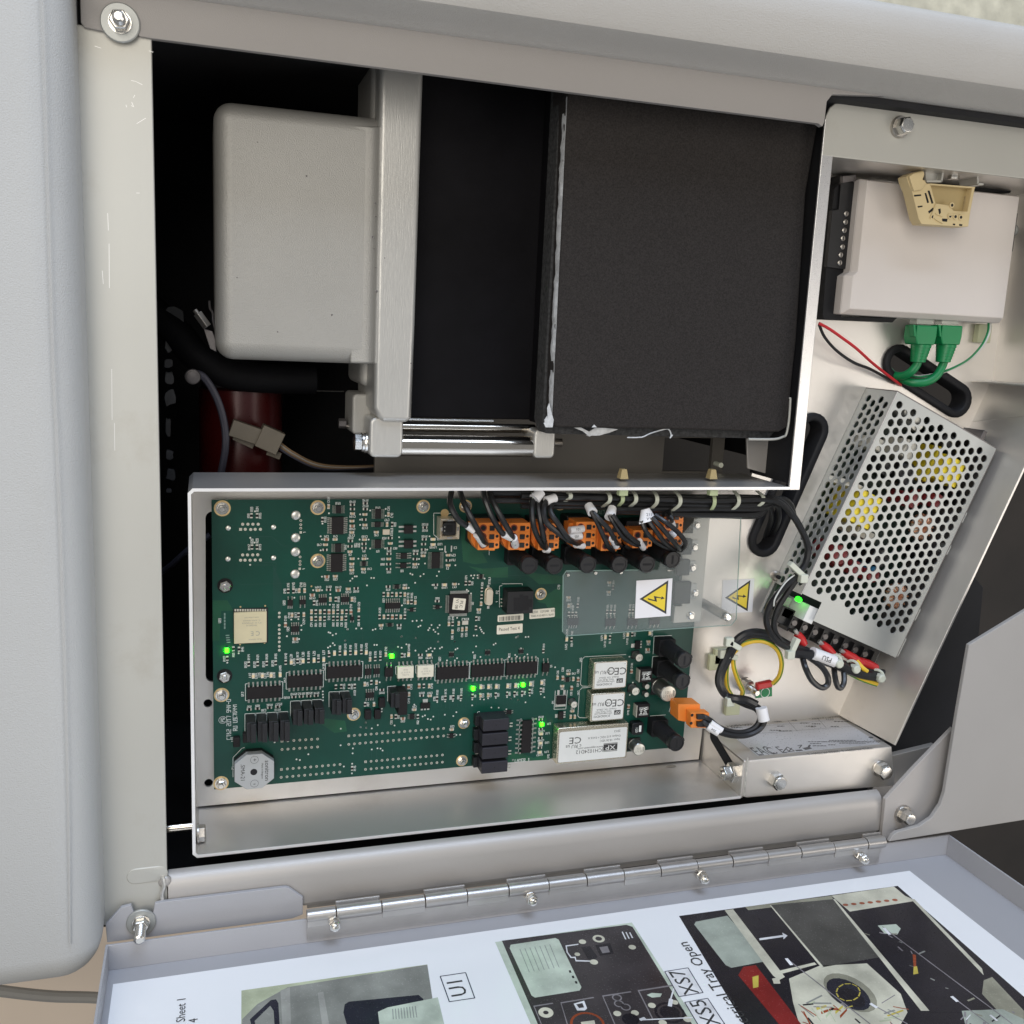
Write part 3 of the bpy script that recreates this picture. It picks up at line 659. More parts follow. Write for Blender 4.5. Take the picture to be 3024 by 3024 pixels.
shard([(1748, 1262), (1755, 1254), (1763, 1262)], 44); shard([(1732, 1286), (1738, 1280), (1748, 1284), (1742, 1290)], 38); mb.build('torn_glue', 'glue', fm, sharp=10)
cr = [at(x, y, 42) for x, y in ((1852, 1292), (1895, 1291), (1920, 1280), (1960, 1268), (1975, 1268), (1982, 1285), (1978, 1294), (1986, 1284))]
MB().tube(smooth(cr, 3), .45, 6).build('loose_thread', 'glue', fm)
# plate visible between foam and tray, with its dark window and folded bracket
sh = thing('mounting_shelf', 'dull metal shelf behind the foam block with a dark square opening', 'shelf', (280, -85, -70))
w0, w1 = at(1963, 1292, -50), at(2098, 1392, -50)
vs, fs = plate([(118, -50), (118, -140), (402, -140), (402, -50)], [[(w0.x, w1.y), (w1.x, w1.y), (w1.x, w0.y), (w0.x, w0.y)]], -54, -50)
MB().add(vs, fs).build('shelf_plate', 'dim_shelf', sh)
bk = [pz(2222, 1298, 20), pz(2310, 1302, 20), pz(2315, 1340, 20), pz(2313, 1402, 20), pz(2305, 1412, 20), pz(2275, 1402, 20), pz(2225, 1388, 20)]
MB().prism(bk, 10, 12).build('folded_bracket', 'rail_metal', sh, .5)
hk = [at(x, y, 44) for x, y in ((2210, 1297), (2285, 1297), (2312, 1290), (2322, 1282), (2330, 1240), (2334, 1180), (2332, 1178))]
mb = MB(); mb.tube(smooth(hk, 4), .9, 8); mb.build('folded_edge', 'strut_metal', sh)
MB().cyl((at(2152, 1365, 0).x, at(2152, 1380, 0).y, -20), 2.0, 0, 9, 12).build('pin', 'tie_nylon', sh)
# red canister, bracket, hose and plug
can = thing('red_canister', 'dark red canister with a knurled metal collar deep in the compartment', 'canister', tuple(at(710, 1280, -110)))
rc = at(712, 1200, -95)
rr_ = (at(835, 1200, -95).x - at(588, 1200, -95).x) / 2
yt = at(700, 1145, -95 + 20).y
MB().lathe((rc.x, yt, -95), [(rr_ * .9, 0), (rr_, -2), (rr_, -76), (rr_ * .9, -78)], 40, 'y').build('can_body', 'red_anodised', can)
mb = MB(); mb.lathe((rc.x, yt, -95), [(rr_ * .93, 0), (rr_ * .93, 3), (rr_ * .86, 3.4), (rr_ * .86, 5), (rr_ * .9, 5.4), (rr_ * .9, 8)], 48, 'y'); mb.build('collar', 'dim_metal', can)
mb = MB()
for k in range(40):
    t = math.pi * k / 40; mb.cbox((rc.x + rr_ * .9 * math.cos(t), yt + 6.8, -95 + rr_ * .9 * math.sin(t)), 1.4, 3.4, 1.4)
mb.build('knurling', 'dim_metal', can, kind='stuff')
hs = thing('curved_duct', 'near black curved moulded duct behind the casting corner', 'duct', tuple(at(620, 1050, -60)))
path = [at(430, 900, -70), at(520, 980, -66), at(580, 1050, -62), at(680, 1105, -60), at(800, 1118, -60), at(930, 1120, -62)]
MB().tube(smooth(path), 10.5, 14).build('duct_body', 'duct_black', hs)
ck = thing('black_knob_bracket', 'small bright hex spacer on a dark slanted bracket left of the casting', 'bracket', tuple(at(600, 955, -10)))
A = at(583, 925, -6); B = at(612, 965, -6); MB().tube([A, B], 3.2, 6).build('hex_spacer', 'steel_dull', ck, .2)
MB().tube([at(575, 915, -6), at(584, 927, -6)], 1.6, 8).build('spacer_stud', 'steel_dull', ck)
MB().prism([pz(600, 968, -12), pz(628, 978, -12), pz(636, 1000, -12), pz(640, 1040, -12), pz(620, 1030, -12)], -16, -11).build('bracket_plate', 'dim_metal', ck, .5)
MB().tube(smooth([at(618, 888, -8), at(620, 910, -8), at(628, 925, -8), at(630, 950, -8), at(636, 975, -8)]), .7, 6).build('thin_tube', 'dim_metal', ck)
MB().tube(smooth([at(560, 1102, -40), at(600, 1112, -40), at(640, 1175, -42), at(662, 1250, -44), at(666, 1320, -44), at(652, 1400, -50), at(640, 1440, -60)]), 2.5, 8).build('grey_tube', 'grey_cable', label='dim violet grey tube curving down past the red canister', cat='tube')
mb = MB(); mb.lathe(at(569, 1112, -34), [(4.8, 0), (5.2, 1), (4.6, 2), (3.4, 2.2), (3.4, 4.5), (1.6, 4.7)], 20); mb.build('ring_terminal_screw', 'dim_metal', label='small ringed screw end at the start of the grey tube', cat='screw')
MB().tube(smooth([at(476, 1690, -100), at(510, 1665, -90), at(560, 1620, -80), at(620, 1580, -80)]), 2.2, 8).build('grey_tube', 'grey_cable', label='dim tube crossing the dark gap left of the circuit board', cat='tube')
pl = thing('wire_plug', 'dusty beige nylon two part plug with pale wires beside the red canister', 'plug', tuple(at(750, 1290, -50)))
def obox(mb, a, b, wd, z0, z1):      # box along the line a-b
    a = Vector((a[0], a[1])); b = Vector((b[0], b[1])); d = (b - a).normalized(); n = Vector((-d.y, d.x)) * wd / 2
    mb.prism([tuple(a - n), tuple(b - n), tuple(b + n), tuple(a + n)], z0, z1); return mb
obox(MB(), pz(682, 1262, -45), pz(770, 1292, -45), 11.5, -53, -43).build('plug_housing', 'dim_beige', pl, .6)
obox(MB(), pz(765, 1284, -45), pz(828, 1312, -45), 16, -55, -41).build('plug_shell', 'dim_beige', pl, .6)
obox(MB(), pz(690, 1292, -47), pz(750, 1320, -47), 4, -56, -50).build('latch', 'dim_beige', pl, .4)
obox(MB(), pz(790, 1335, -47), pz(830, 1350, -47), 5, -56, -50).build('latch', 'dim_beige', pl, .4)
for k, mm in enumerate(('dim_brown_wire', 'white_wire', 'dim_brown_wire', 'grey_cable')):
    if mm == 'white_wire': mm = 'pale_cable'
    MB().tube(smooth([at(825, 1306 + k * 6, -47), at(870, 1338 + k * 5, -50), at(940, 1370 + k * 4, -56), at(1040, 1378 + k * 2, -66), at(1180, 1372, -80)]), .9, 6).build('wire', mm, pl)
random.seed(11)
rg = thing('torn_lining', 'ragged grey torn lining along the dark left edge of the opening', 'lining', tuple(at(505, 1100, -60)))
for k, (x0_, y0_, x1_, y1_) in enumerate(((484, 905, 545, 965), (488, 965, 540, 1040), (484, 1060, 512, 1088), (484, 1098, 512, 1135), (486, 1150, 518, 1200), (486, 1235, 505, 1290), (488, 1330, 512, 1360), (490, 1385, 520, 1420), (490, 1445, 508, 1458))):
    q = []
    for i in range(12):
        t = 2 * math.pi * i / 12; j = random.uniform(.75, 1.1)
        q.append(pz((x0_ + x1_) / 2 + (x1_ - x0_) / 2 * max(-1, min(1, 1.25 * math.cos(t))) * j, (y0_ + y1_) / 2 + (y1_ - y0_) / 2 * max(-1, min(1, 1.25 * math.sin(t))) * j, -60))
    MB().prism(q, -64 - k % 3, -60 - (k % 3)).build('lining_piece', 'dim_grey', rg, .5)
MB().tube([at(836, 1154, -70), at(1016, 1156, -70)], .45, 6).build('thin_rod', 'steel', label='thin bright straight rod in the dark below the casting', cat='rod')
hw = thing('hidden_screw', 'dim little hex screw behind the casting lug', 'screw', tuple(at(1010, 1255, -30)))
MB().lathe(at(1000, 1250, -30), [(3.5, 0), (3.5, 5)], 6, 'x').build('screw_head', 'dim_metal', hw, .2)
MB().lathe(at(1018, 1258, -30), [(1.2, 0), (1.2, 4)], 10, 'x').build('screw_tip', 'steel_dull', hw)

# ================================================================== the aluminium tray
tray = thing('electrical_tray', 'open folded aluminium tray carrying the green circuit board and the power supply', 'tray', (300, -150, -10))
W = 55.0
g1 = (at(2650, 1070, -8), at(2822, 1182, -8)); g2 = (at(2396, 1272, -8), at(2256, 1592, -8))
slot = capsule(at(628, 1530, -8), at(628, 1995, -8), 4.5)
holes = [capsule(g1[0], g1[1], 8.3), capsule(g2[0], g2[1], 8.3), slot]
for hx, hy in ((614, 2077), (616, 2312)):
    c = at(hx, hy, -8); holes.append([(c.x + 2.9 * math.cos(2 * math.pi * i / 16), c.y + 2.9 * math.sin(2 * math.pi * i / 16)) for i in range(16)])
fl = [(-8, -332), (379, -332), (380, -306), (510, -306), (511, -296), (609, -55), (622, -21), (621, 129), (404, 129), (404, -101), (-8, -101)]
vs, fs = plate(fl, holes, -10, -8)
MB().add(vs, fs).build('tray_floor', 'aluminium', tray)
def wall(name, pts, t, z0, z1, mm='aluminium', bev=.5):
    """folded sheet wall along a plan path, thickness t towards the left of the path"""
    P2 = [Vector(q) for q in pts]; off = []
    for i, q in enumerate(P2):
        ds = []
        if i > 0: ds.append((P2[i] - P2[i - 1]).normalized())
        if i < len(P2) - 1: ds.append((P2[i + 1] - P2[i]).normalized())
        ns = [Vector((-d.y, d.x)) for d in ds]; n = sum(ns, Vector((0, 0))) / len(ns); n /= max(.3, n.dot(ns[0])); off.append(q + n * t)
    mb = MB(); mb.prism([tuple(q) for q in P2] + [tuple(q) for q in reversed(off)], z0, z1)
    o = mb.build(name, mm, tray, bev, 2)
    if z1 >= W - .1: m2 = MB(); m2.prism([tuple(q) for q in P2] + [tuple(q) for q in reversed(off)], z1 - .05, z1 + .12); m2.build('cut_edge', 'cut_edge', o)
    return o
wall('tray_wall', [(397, -98.7), (-7, -98.7), (-9.7, -101.5), (-9.7, -332.5), (-7, -335.2), (381, -335.2)], 1.9, -10, W)
MB().box(403.2, 404.1, -98, 152, -10, W - 2).build('shadow_gap_strip', 'black_void', tray)  # black strip added to darken the shadow gap between foam and tray wall
MB().box(404.1, 405.5, -98, 127, -10, W - 1.8).build('tray_wall', 'aluminium', tray)
MB().box(396.8, 405.6, -101, 150, W - 1.8, W).build('rail_lip', 'aluminium_bright', tray, .5)
MB().box(381, 383, -335.2, -305, -10, W - .5).build('step_wall', 'aluminium', tray, .4)
MB().tube([at(2208, 2236, W), at(2203, 2290, W), at(2198, 2350, W)], .8, 8).build('weld_bead', 'weld', tray)
MB().box(381, 512, -307, -305.2, -10, W).build('tray_wall', 'aluminium', tray, .5)
fg = [(382.5, -305.6), (512, -305.6), (519, -337), (518, -338.5), (386, -335), (382.5, -334)]
MB().prism(fg, W - 1.6, W + .2).build('bolted_flange', 'aluminium', tray, .7, 3)
MB().prism([(386, -333.6), (518, -337.2), (518.6, -338.6), (386, -335.2)], W - 8, W).build('flange_lip', 'aluminium', tray, .4)
# slanted right wall and back wall
lo = [(507.5, -304, -9), (606, -55, -9), (620, -21, -9)]; hi = [(514, -304, W), (620, -42, W), (634, -8, W)]
mb = MB()
for i in range(2):
    a, b, c, d = lo[i], lo[i + 1], hi[i + 1], hi[i]; t = Vector((1.8, -.8, 0))
    mb.loft([Vector(a), Vector(b), Vector(b) + t, Vector(a) + t], [Vector(d), Vector(c), Vector(c) + t, Vector(d) + t])
mb.build('slanted_wall', 'aluminium', tray, .4)
MB().box(621, 623, -21, 128, -10, W).build('tray_wall', 'aluminium', tray, .4)
MB().box(600, 633, -22.2, -20.9, -9.5, 50).build('folded_seam', 'aluminium', tray, .3)
MB().box(404, 700, 126.5, 128, -10, W).build('tray_wall', 'aluminium', tray, .4)
top = [(397, 126.2), (397, 151), (399.5, 157), (403, 160), (409, 161), (720, 161.5), (720, 126.2)]
MB().prism(top, W - 1.7, W + .1).build('top_flange', 'strut_metal', tray, .8, 3, label='wide pale flange above the white network box')
c = at(2655, 376, W); hex_bolt(tray, (c.x, c.y, W), 6.0, 6.5, 7.3, 2.6)
c = at(2288, 2300, W); hex_bolt(tray, (c.x, c.y, W + .2), 6.4, 8, None)
c = at(2596, 2268, W); hex_bolt(tray, (c.x, c.y, W + .2), 6.4, 8, 6.8, 1.5)
# slot in the step wall with the locking screw, axis along X
ms = MB(); sl0 = Vector((380.8, -306, 8)); sl1 = Vector((380.8, -320, 44))
d = (sl1 - sl0).normalized(); n = Vector((0, -d.z, d.y)) * 5.0; q = []
for i in range(9):
    t = -math.pi / 2 + math.pi * i / 8; q.append(sl1 + n * math.sin(t) * 1 + d * 5.0 * math.cos(t))
for i in range(9):
    t = math.pi / 2 + math.pi * i / 8; q.append(sl0 + n * math.sin(t) + d * 5.0 * math.cos(t))
ms.poly(q); ms.build('slot_opening', 'black_void', tray)
lk = thing('locking_screw', 'shiny screw and nut stack standing in the slot at the tray corner', 'screw', tuple(at(2165, 2282, 40)))
c = at(2188, 2282, 46)
yy, zz = c.y, 44
MB().lathe((c.x - 1, yy, zz), [(10.5, 0), (10.5, 1.6)], 28, 'x').build('washer', 'steel', lk)
MB().lathe((c.x - 3.2, yy, zz), [(8.6, 0), (8.8, 2.2)], 28, 'x').build('washer', 'chrome', lk)
MB().lathe((c.x - 9, yy, zz), [(6.4, 0), (7.6, .6), (7.6, 5.6)], 6, 'x', ph=.5).build('nut', 'steel', lk, .15)
MB().lathe((c.x - 15, yy, zz), [(4.8, 0), (5.6, .6), (5.6, 6)], 6, 'x', ph=.2).build('lock_nut', 'steel', lk, .15)
MB().lathe((c.x - 16.6, yy, zz), [(1.8, 0), (2.4, .5), (2.4, 4)], 14, 'x').build('threaded_end', 'steel', lk)
# bolt inside the tray near the lower left corner, nut seen edge on
c = at(592, 2443, 30)
MB().lathe((c.x - 1, c.y, 38), [(5.6, 0), (5.6, 3.6), (4.9, 4.2)], 6, 'x', ph=.5).build('bolt_head', 'steel_dull', tray, .15)
MB().lathe((c.x - 2, c.y, 38), [(6.6, 0), (6.6, 1.2)], 20, 'x').build('washer', 'steel_dull', tray)
# grommets
for (a, b) in (g1, g2):
    gr = MB(); o1 = capsule(a, b, 14.2); o2 = capsule(a, b, 13.2); o3 = capsule(a, b, 9.0); o4 = capsule(a, b, 8.0); f3 = lambda o, z: [(x, y, z) for x, y in o]
    gr.rings([f3(o1, -8), f3(o1, -5.8), f3(o2, -4.6), f3(o3, -4.9), f3(o4, -6), f3(o4, -22)], False, False)
    gr.build('rubber_grommet', 'rubber', tray, sharp=60)
# small oval mark on the lower wall
c = atY(1982, 2263, -333.2); 
mb = MB(); mb.poly([(c.x + 4.3 * math.cos(t * math.pi / 10), -333.1, c.z + 2.4 * math.sin(t * math.pi / 10)) for t in range(20)]); mb.build('rivet_mark', 'steel_dull', tray)
# rating label on the lower wall of the recess (flat print)
rl = thing('rating_label', 'silver rating label with rows of small print and compliance marks on the tray wall', 'label', (450, -303, 20))
YL = -305.1
def Lp(px, py, l=0): return atY(px, py, YL + .1 + l)
q0, q1 = Lp(2262, 2138), Lp(2600, 2190)
Yt = YL + .12
MB().box(396, 506, YL - .02, Yt, -4, 49).build('label_plate', 'rating_silver', rl)
tx = MB(); up, dr = ZN, XP
def lt(s_, x, z, h, sq=1.): text(tx, s_, (x, Yt, z), dr, up, h, .06, sq)
for s_, px, py, h in (('BIOQUELL L-4 (Remote)', 2262, 2118, 7.5), ('T0084-0001', 2185, 2141, 7.5), ('9322101-8008', 2430, 2118, 7)):
    c = Lp(px, py); lt(s_, c.x, c.z, h, .72)
c = Lp(2257, 2222); lt('EAC', c.x, c.z - 2, 21, .40)
c = Lp(2295, 2220); lt('C E', c.x, c.z - 2, 17, .55)
c = Lp(2480, 2217); lt('T. +44(0)1264 835835   F. +44(0)1264 835836', c.x, c.z + 1, 5.0, .62)
c = Lp(2587, 2190); lt('bioquell', c.x, c.z - 1, 7, .8)
tx.build('label_print', ['rating_print'], rl)
ic = MB()
def ln3(a, b, wd=.5):
    A = Lp(*a); B = Lp(*b); A.y = B.y = Yt + .05; d = (B - A).normalized(); n = Vector((-d.z, 0, d.x)) * wd / 2; ic.poly([A - n, B - n, B + n, A + n])
for a, b in (((2311, 2223), (2325, 2206)), ((2325, 2206), (2346, 2218)), ((2311, 2223), (2346, 2218)), ((2322, 2212), (2330, 2219)), ((2330, 2219), (2338, 2209)), ((2355, 2203), (2366, 2200)), ((2360, 2210), (2368, 2200))): ln3(a, b, .9)
ln3((2350, 2217), (2369, 2215), 2.2); ln3((2374, 2212), (2394, 2208), 3.6); ln3((2388, 2206), (2392, 2200), 1.6)
for a, b in (((2140, 2125), (2480, 2098)), ((2150, 2152), (2500, 2124)), ((2190, 2170), (2540, 2143)), ((2310, 2110), (2355, 2160)), ((2400, 2105), (2440, 2150))): ln3(a, b, .25)
random.seed(4)
for px, py, ln in ((2290, 2131, 34), (2345, 2127, 16), (2375, 2136, 26), (2450, 2124, 22), (2485, 2131, 44), (2305, 2145, 20), (2395, 2145, 30), (2410, 2138, 24), (2465, 2146, 24), (2320, 2159, 40), (2290, 2157, 30), (2175, 2149, 30), (2400, 2147, 10)):
    x = px - ln / 2
    while x < px + ln / 2:
        w_ = random.uniform(3, 9); ln3((x, py), (min(x + w_, px + ln / 2), py - w_ * .08), 1.5); x += w_ + 2.2
for k, (xa, xb, y) in enumerate(((2386, 2438, 2191), (2448, 2528, 2187), (2392, 2425, 2196.5), (2430, 2556, 2191), (2400, 2440, 2203), (2446, 2468, 2200), (2478, 2556, 2195))):
    x = xa
    while x < xb:
        w_ = random.uniform(4, 11); ln3((x, y), (min(x + w_, xb), y - w_ * .07), 1.3); x += w_ + 1.6
ic.build('label_symbols', ['rating_print'], rl)
c = Lp(2572, 2178); mb = MB(); mb.poly([(c.x + 2 * math.cos(t * math.pi / 8), Yt + .06, c.z + 1.6 * math.sin(t * math.pi / 8)) for t in range(16)]); mb.build('logo_dot', 'rating_print', rl)
# ================================================================== circuit board
pcb = thing('circuit_board', 'large dark green printed circuit board full of small components on nine standoffs', 'circuit board', (180, -215, -1.6))
BX0, BX1, BY0, BY1 = 4, 360, -316.5, -115.3
bdp = [(BX0, BY1), (BX0, BY0), (BX1, BY0 + 1), (BX1, -207), (318, -207), (318, BY1)]
bdp = [(BX0, BY1), (BX0, BY0), (BX1 - 1, BY0 + .5), (BX1 + .5, -209), (BX1 + .5, BY1)]
vs, fs = plate(bdp, [], -1.6, 0)
MB().add(vs, fs).build('board', 'board_green', pcb)
# copper pours and tracks under the green mask, each a fraction of a millimetre proud
mb = MB()
for q in ([('T2', 1390, 590), ('T2', 1560, 470), ('T2', 1830, 860), ('T2', 1640, 900), ('T2', 1700, 1010), ('T2', 1560, 1030), ('T2', 1420, 1000)],
          [('T2', 1480, 1050), ('T2', 1650, 1080), ('T2', 1932, 1060), ('T2', 1932, 1180), ('T2', 1700, 1180), ('T2', 1560, 1090)],
          [('T3', 1100, 1380), ('T3', 1400, 1180), ('T3', 1400, 1570), ('T3', 1290, 1570), ('T3', 1200, 1400)],
          [('T1', 262, 1440), ('T1', 430, 1440), ('T1', 500, 1560), ('T1', 360, 1560), ('T1', 340, 1900), ('T1', 262, 1900)],
          [('T3', 960, 1040), ('T3', 1400, 1090), ('T3', 1400, 1170), ('T3', 1130, 1180)],
          [('B3', 0, 1440), ('B3', 130, 1440), ('B3', 290, 1500), ('B3', 400, 1460), ('B3', 470, 1490), ('B3', 470, 1520), ('B3', 0, 1548)],
          [('B1', 1340, 930), ('B1', 1620, 960), ('B1', 1640, 1080), ('B1', 1500, 1100), ('B1', 1350, 1000)]):
    mb.prism([tuple(T(*t)[:2]) for t in q], 0, .03)
mb.build('copper_pour', 'pour_green', pcb, kind='stuff')
mb = MB(); random.seed(5)
def track(pts, z=.05, wd=.28):
    q = [T(*t) for t in pts]
    for a, b in zip(q, q[1:]): seg(mb, a, b, wd, z)
for k in range(8): track([('T1', 960 + k * 12, 1040 + k * 30), ('T1', 958 + k * 13, 1560)], .05 + k * .002)
track([('T1', 640, 660), ('T1', 690, 712), ('T1', 940, 712), ('T1', 1060, 820), ('T1', 1250, 820)])
track([('T1', 650, 1005), ('T1', 985, 1008), ('T1', 985, 1100)], .052); track([('T1', 700, 1035), ('T1', 960, 1038), ('T1', 965, 1100)], .054)
for k in range(8):
    x = 945 + k * 46; track([('B2', x, 650), ('B2', x - 4, 760 + 20 * (k % 3)), ('B2', x - 10, 900 + 15 * (k % 4))], .05 + .002 * k)
for k in range(9): track([('B2', 1380 + k * 44, 800), ('B2', 1378 + k * 44, 900)], .06)
for k in range(26):
    y = random.uniform(-262, -170); x = random.uniform(20, 300); L_ = random.uniform(20, 90); z = .06 + .002 * k
    seg(mb, (x, y), (x + L_, y), .22, z); d_ = random.choice((-1, 1)) * random.uniform(2, 5); seg(mb, (x + L_, y), (x + L_ + abs(d_), y + d_), .22, z)
for k in range(16):
    x = random.uniform(28, 290); y = random.uniform(-300, -135); z = .12 + .002 * k
    seg(mb, (x, y), (x, y + random.uniform(8, 22)), .22, z)
for k in range(5): track([('B2', 180 + k * 60, 1400), ('B2', 182 + k * 60, 1500)], .13 + .002 * k)
mb.build('copper_tracks', 'trace_green', pcb, kind='stuff')

silk = MB(); SZ = .16
def sl(tile, *pts, wd=.28):
    q = [T(tile, *t) for t in pts]
    for a, b in zip(q, q[1:]): seg(silk, a, b, wd, SZ)
UP = {0: (XP, YP), 90: (YP, XN), 180: (XN, YN), 270: (YN, XP)}
def st(s_, tile, x, y, rot=0, h=1.5, wd=.26):
    c = T(tile, x, y); d, u = UP[rot]; stroke(silk, s_, c, d, u, h, wd, SZ)

# ---- chip resistors, capacitors and lamps: one mesh per kind
def chip_mesh(name, L_, W_, H_, body, pad):
    m_ = MB(); m_.mat(0).box(-L_ * .31, L_ * .31, -W_ / 2, W_ / 2, .02, H_)
    m_.mat(1).box(-L_ / 2, -L_ * .30, -W_ / 2 - .04, W_ / 2 + .04, 0, H_ * .92); m_.box(L_ * .30, L_ / 2, -W_ / 2 - .04, W_ / 2 + .04, 0, H_ * .92)
    m_.mat(2).box(-L_ / 2 - .45, -L_ / 2, -W_ / 2, W_ / 2, 0, .22); m_.box(L_ / 2, L_ / 2 + .45, -W_ / 2, W_ / 2, 0, .22)
    return m_.mesh(name, [body, pad, 'solder'])
RM = chip_mesh('resistor', 2.6, 1.55, .65, 'chip_black', 'led_pad'); CM = chip_mesh('capacitor', 2.6, 1.6, 1.1, 'cap_tan', 'led_pad')
CB = chip_mesh('capacitor', 2.8, 1.8, 1.3, 'cap_brown', 'led_pad')
LM = chip_mesh('lamp', 3.0, 1.8, 1.1, 'led_body', 'led_pad')
def lit_mesh(n, m0):
    m_ = MB(); m_.mat(0).prism(rrect(-1.4, 1.4, -1.3, 1.3, .5, 3), .05, 1.6); m_.mat(1).box(-1.75, -1.05, -.9, .9, 0, 1); m_.box(1.05, 1.75, -.9, .9, 0, 1)
    return m_.mesh(n, [m0, 'led_pad'])
LL = lit_mesh('lit_lamp', 'led_lit')
OCC = []                                       # keep-out boxes for the lettering
def occ(x, y, w_, h_): OCC.append((x - w_ / 2, y - h_ / 2, x + w_ / 2, y + h_ / 2))
def free(x, y, w_, h_):
    a = (x - w_ / 2, y - h_ / 2, x + w_ / 2, y + h_ / 2)
    return not any(a[0] < o[2] and a[2] > o[0] and a[1] < o[3] and a[3] > o[1] for o in OCC)
SMD = []
def smd(tile, lst, kinds=None):
    for it in lst:
        x, y = it[0], it[1]; code = it[2]
        SMD.append((tile, x, y, code))
        p_ = T(tile, x, y, .5); v = code[0] == 'v'; k = code[1]
        me, nm = {'r': (RM, 'resistor'), 'c': (CM, 'capacitor'), 'b': (CB, 'capacitor'), 'l': (LM, 'indicator_lamp'), 'L': (LL, 'indicator_lamp')}[k]
        o = part(nm, me, pcb, (p_.x, p_.y, 0), (math.pi / 2 if v else 0) + random.uniform(-.03, .03))
        if k == 'L': o['label'] = 'lit green indicator lamp'
        if v: occ(p_.x, p_.y, 2.2, 4.4)
        else: occ(p_.x, p_.y, 4.4, 2.2)
vr, vc, hr, hc, hb, vb, vl, hl = 'vr', 'vc', 'hr', 'hc', 'hb', 'vb', 'vl', 'hl'
smd('T1', [(705, 475, vr), (770, 475, vr), (712, 833, vr), (769, 833, vr), (1585, 370, vc), (1515, 520, vr), (1858, 350, hr), (1858, 400, hr), (1858, 450, hc), (1852, 535, hc), (1855, 592, hb), (1850, 665, hc), (1835, 765, hr), (1830, 825, hr), (1830, 885, hc), (1855, 965, hc), (1850, 1025, hc), (1850, 1095, hc),
  (1560, 745, hb), (1660, 745, hc), (1550, 805, hc), (1545, 865, hr), (1565, 1170, hb), (1662, 1165, hc), (1125, 1335, vr), (1185, 1335, vr), (1250, 1330, vc), (1312, 1330, vc), (1465, 1325, hc), (1585, 1320, hr), (1695, 1325, hb), (1810, 1310, hc), (1900, 1305, hr), (1400, 1380, hb), (1420, 1470, vr), (1605, 1430, vc), (1668, 1430, vr), (1852, 1430, vc)]
  + [(1390 + i * 50, 1573, 'v' + 'crcrbcrcrb'[i]) for i in range(10)] + [(1390 + i * 50, 1650, 'v' + 'crcr'[i % 4]) for i in range(4)] + [(1640, 1648, vr), (1687, 1648, vr), (1735, 1648, vc), (1783, 1645, vr)]
  + [(1168, 1610, vc), (1242, 1608, vr), (1303, 1605, vc), (1093, 1720, vb), (1205, 1880, hb)])
smd('T2', [(305, 335, hr), (305, 400, hr), (300, 460, hc), (290, 520, hr), (300, 580, hc), (295, 747, hc), (290, 797, hr), (290, 845, hr), (290, 965, hc), (283, 1083, hc), (568, 460, vc), (552, 575, vc), (612, 575, vr), (430, 662, hc), (590, 730, hr), (590, 790, hc), (575, 848, hr), (575, 910, hr), (572, 968, hc), (570, 1028, hr), (572, 1085, hr),
  (985, 610, hr), (978, 745, hr), (970, 800, hr), (968, 862, hr), (878, 910, hr), (965, 932, hc), (873, 970, hr), (870, 1028, hc), (1078, 743, hl), (1078, 803, hl), (1250, 925, hc), (1250, 985, hr), (1250, 1040, hc), (1108, 1265, hr), (1208, 1262, hl), (1322, 1255, hc), (1452, 1245, vr), (1495, 1245, vr), (1635, 1320, vr), (1632, 1400, vr), (1625, 1480, vc), (1600, 1545, hc),
  (1125, 1450, hr), (565, 1285, hr), (755, 1300, hc)] + [(515 + i * 48, 1375, 'v' + 'rcrcrc'[i]) for i in range(6)] + [(468 + i * 48, 1630, 'v' + 'rcrbrcr'[i]) for i in range(7)]
  + [(790, 1460, vc), (832, 1460, vr), (874, 1465, vc), (485, 1725, hc), (690, 1725, hr), (230, 1550, vc), (230, 1645, vr), (1258, 1710, vc), (1302, 1710, vr), (1370, 1705, vc), (1410, 1772, vc), (1457, 1768, vc), (1568, 1755, vr), (1572, 1650, vr), (1298, 1800, vc)])
smd('B1', [(345, 140, vr), (410, 145, vr), (275, 250, vr), (520, 312, vr), (622, 310, vr), (725, 305, vr), (828, 300, vr), (942, 295, vr), (1005, 290, vl), (1140, 277, vl), (1265, 270, vl), (1375, 263, vl), (1077, 280, vr), (1202, 275, vr), (1315, 270, vr), (1498, 190, vl), (1620, 186, vl), (1740, 182, vl), (1860, 180, vl), (1560, 190, vr), (1680, 185, vr), (1805, 176, vr), (1437, 208, vr),
  (572, 450, vl), (675, 445, vl), (775, 440, vl), (878, 435, vl), (525, 832, hr), (620, 822, hr), (758, 812, hr), (850, 800, hr), (1035, 690, hr), (1120, 685, hr), (1205, 680, hr), (1290, 675, hr), (1515, 575, vr), (1575, 570, vr), (1665, 570, vr), (1730, 566, vr), (1700, 1505, vr)])
smd('B2', [(605, 320, vl), (840, 325, hl), (1430, 690, vl), (1517, 688, vl), (1605, 685, vl), (1735, 680, vl), (1825, 675, vl), (345, 320, vc), (530, 330, vr), (740, 325, hr), (165, 375, vc), (225, 370, vr), (283, 365, vr), (105, 660, vc), (180, 640, vr), (238, 640, vc), (300, 725, hr), (550, 690, vr), (605, 690, vb), (725, 680, vb), (780, 680, vr), (840, 680, vc), (610, 775, vc), (755, 790, hr), (845, 790, hc),
  (930, 825, vr), (1025, 815, vr), (1115, 810, vr), (1205, 805, vr), (1335, 795, vr), (1425, 788, vc), (1512, 785, vc), (1600, 780, vr), (1730, 770, vr), (1815, 765, vr), (1902, 760, vr), (670, 948, hc), (712, 1030, vr), (410, 1030, vc), (460, 1030, vr), (540, 1050, hb), (1097, 1175, hc), (110, 890, vr), (210, 890, vc)])
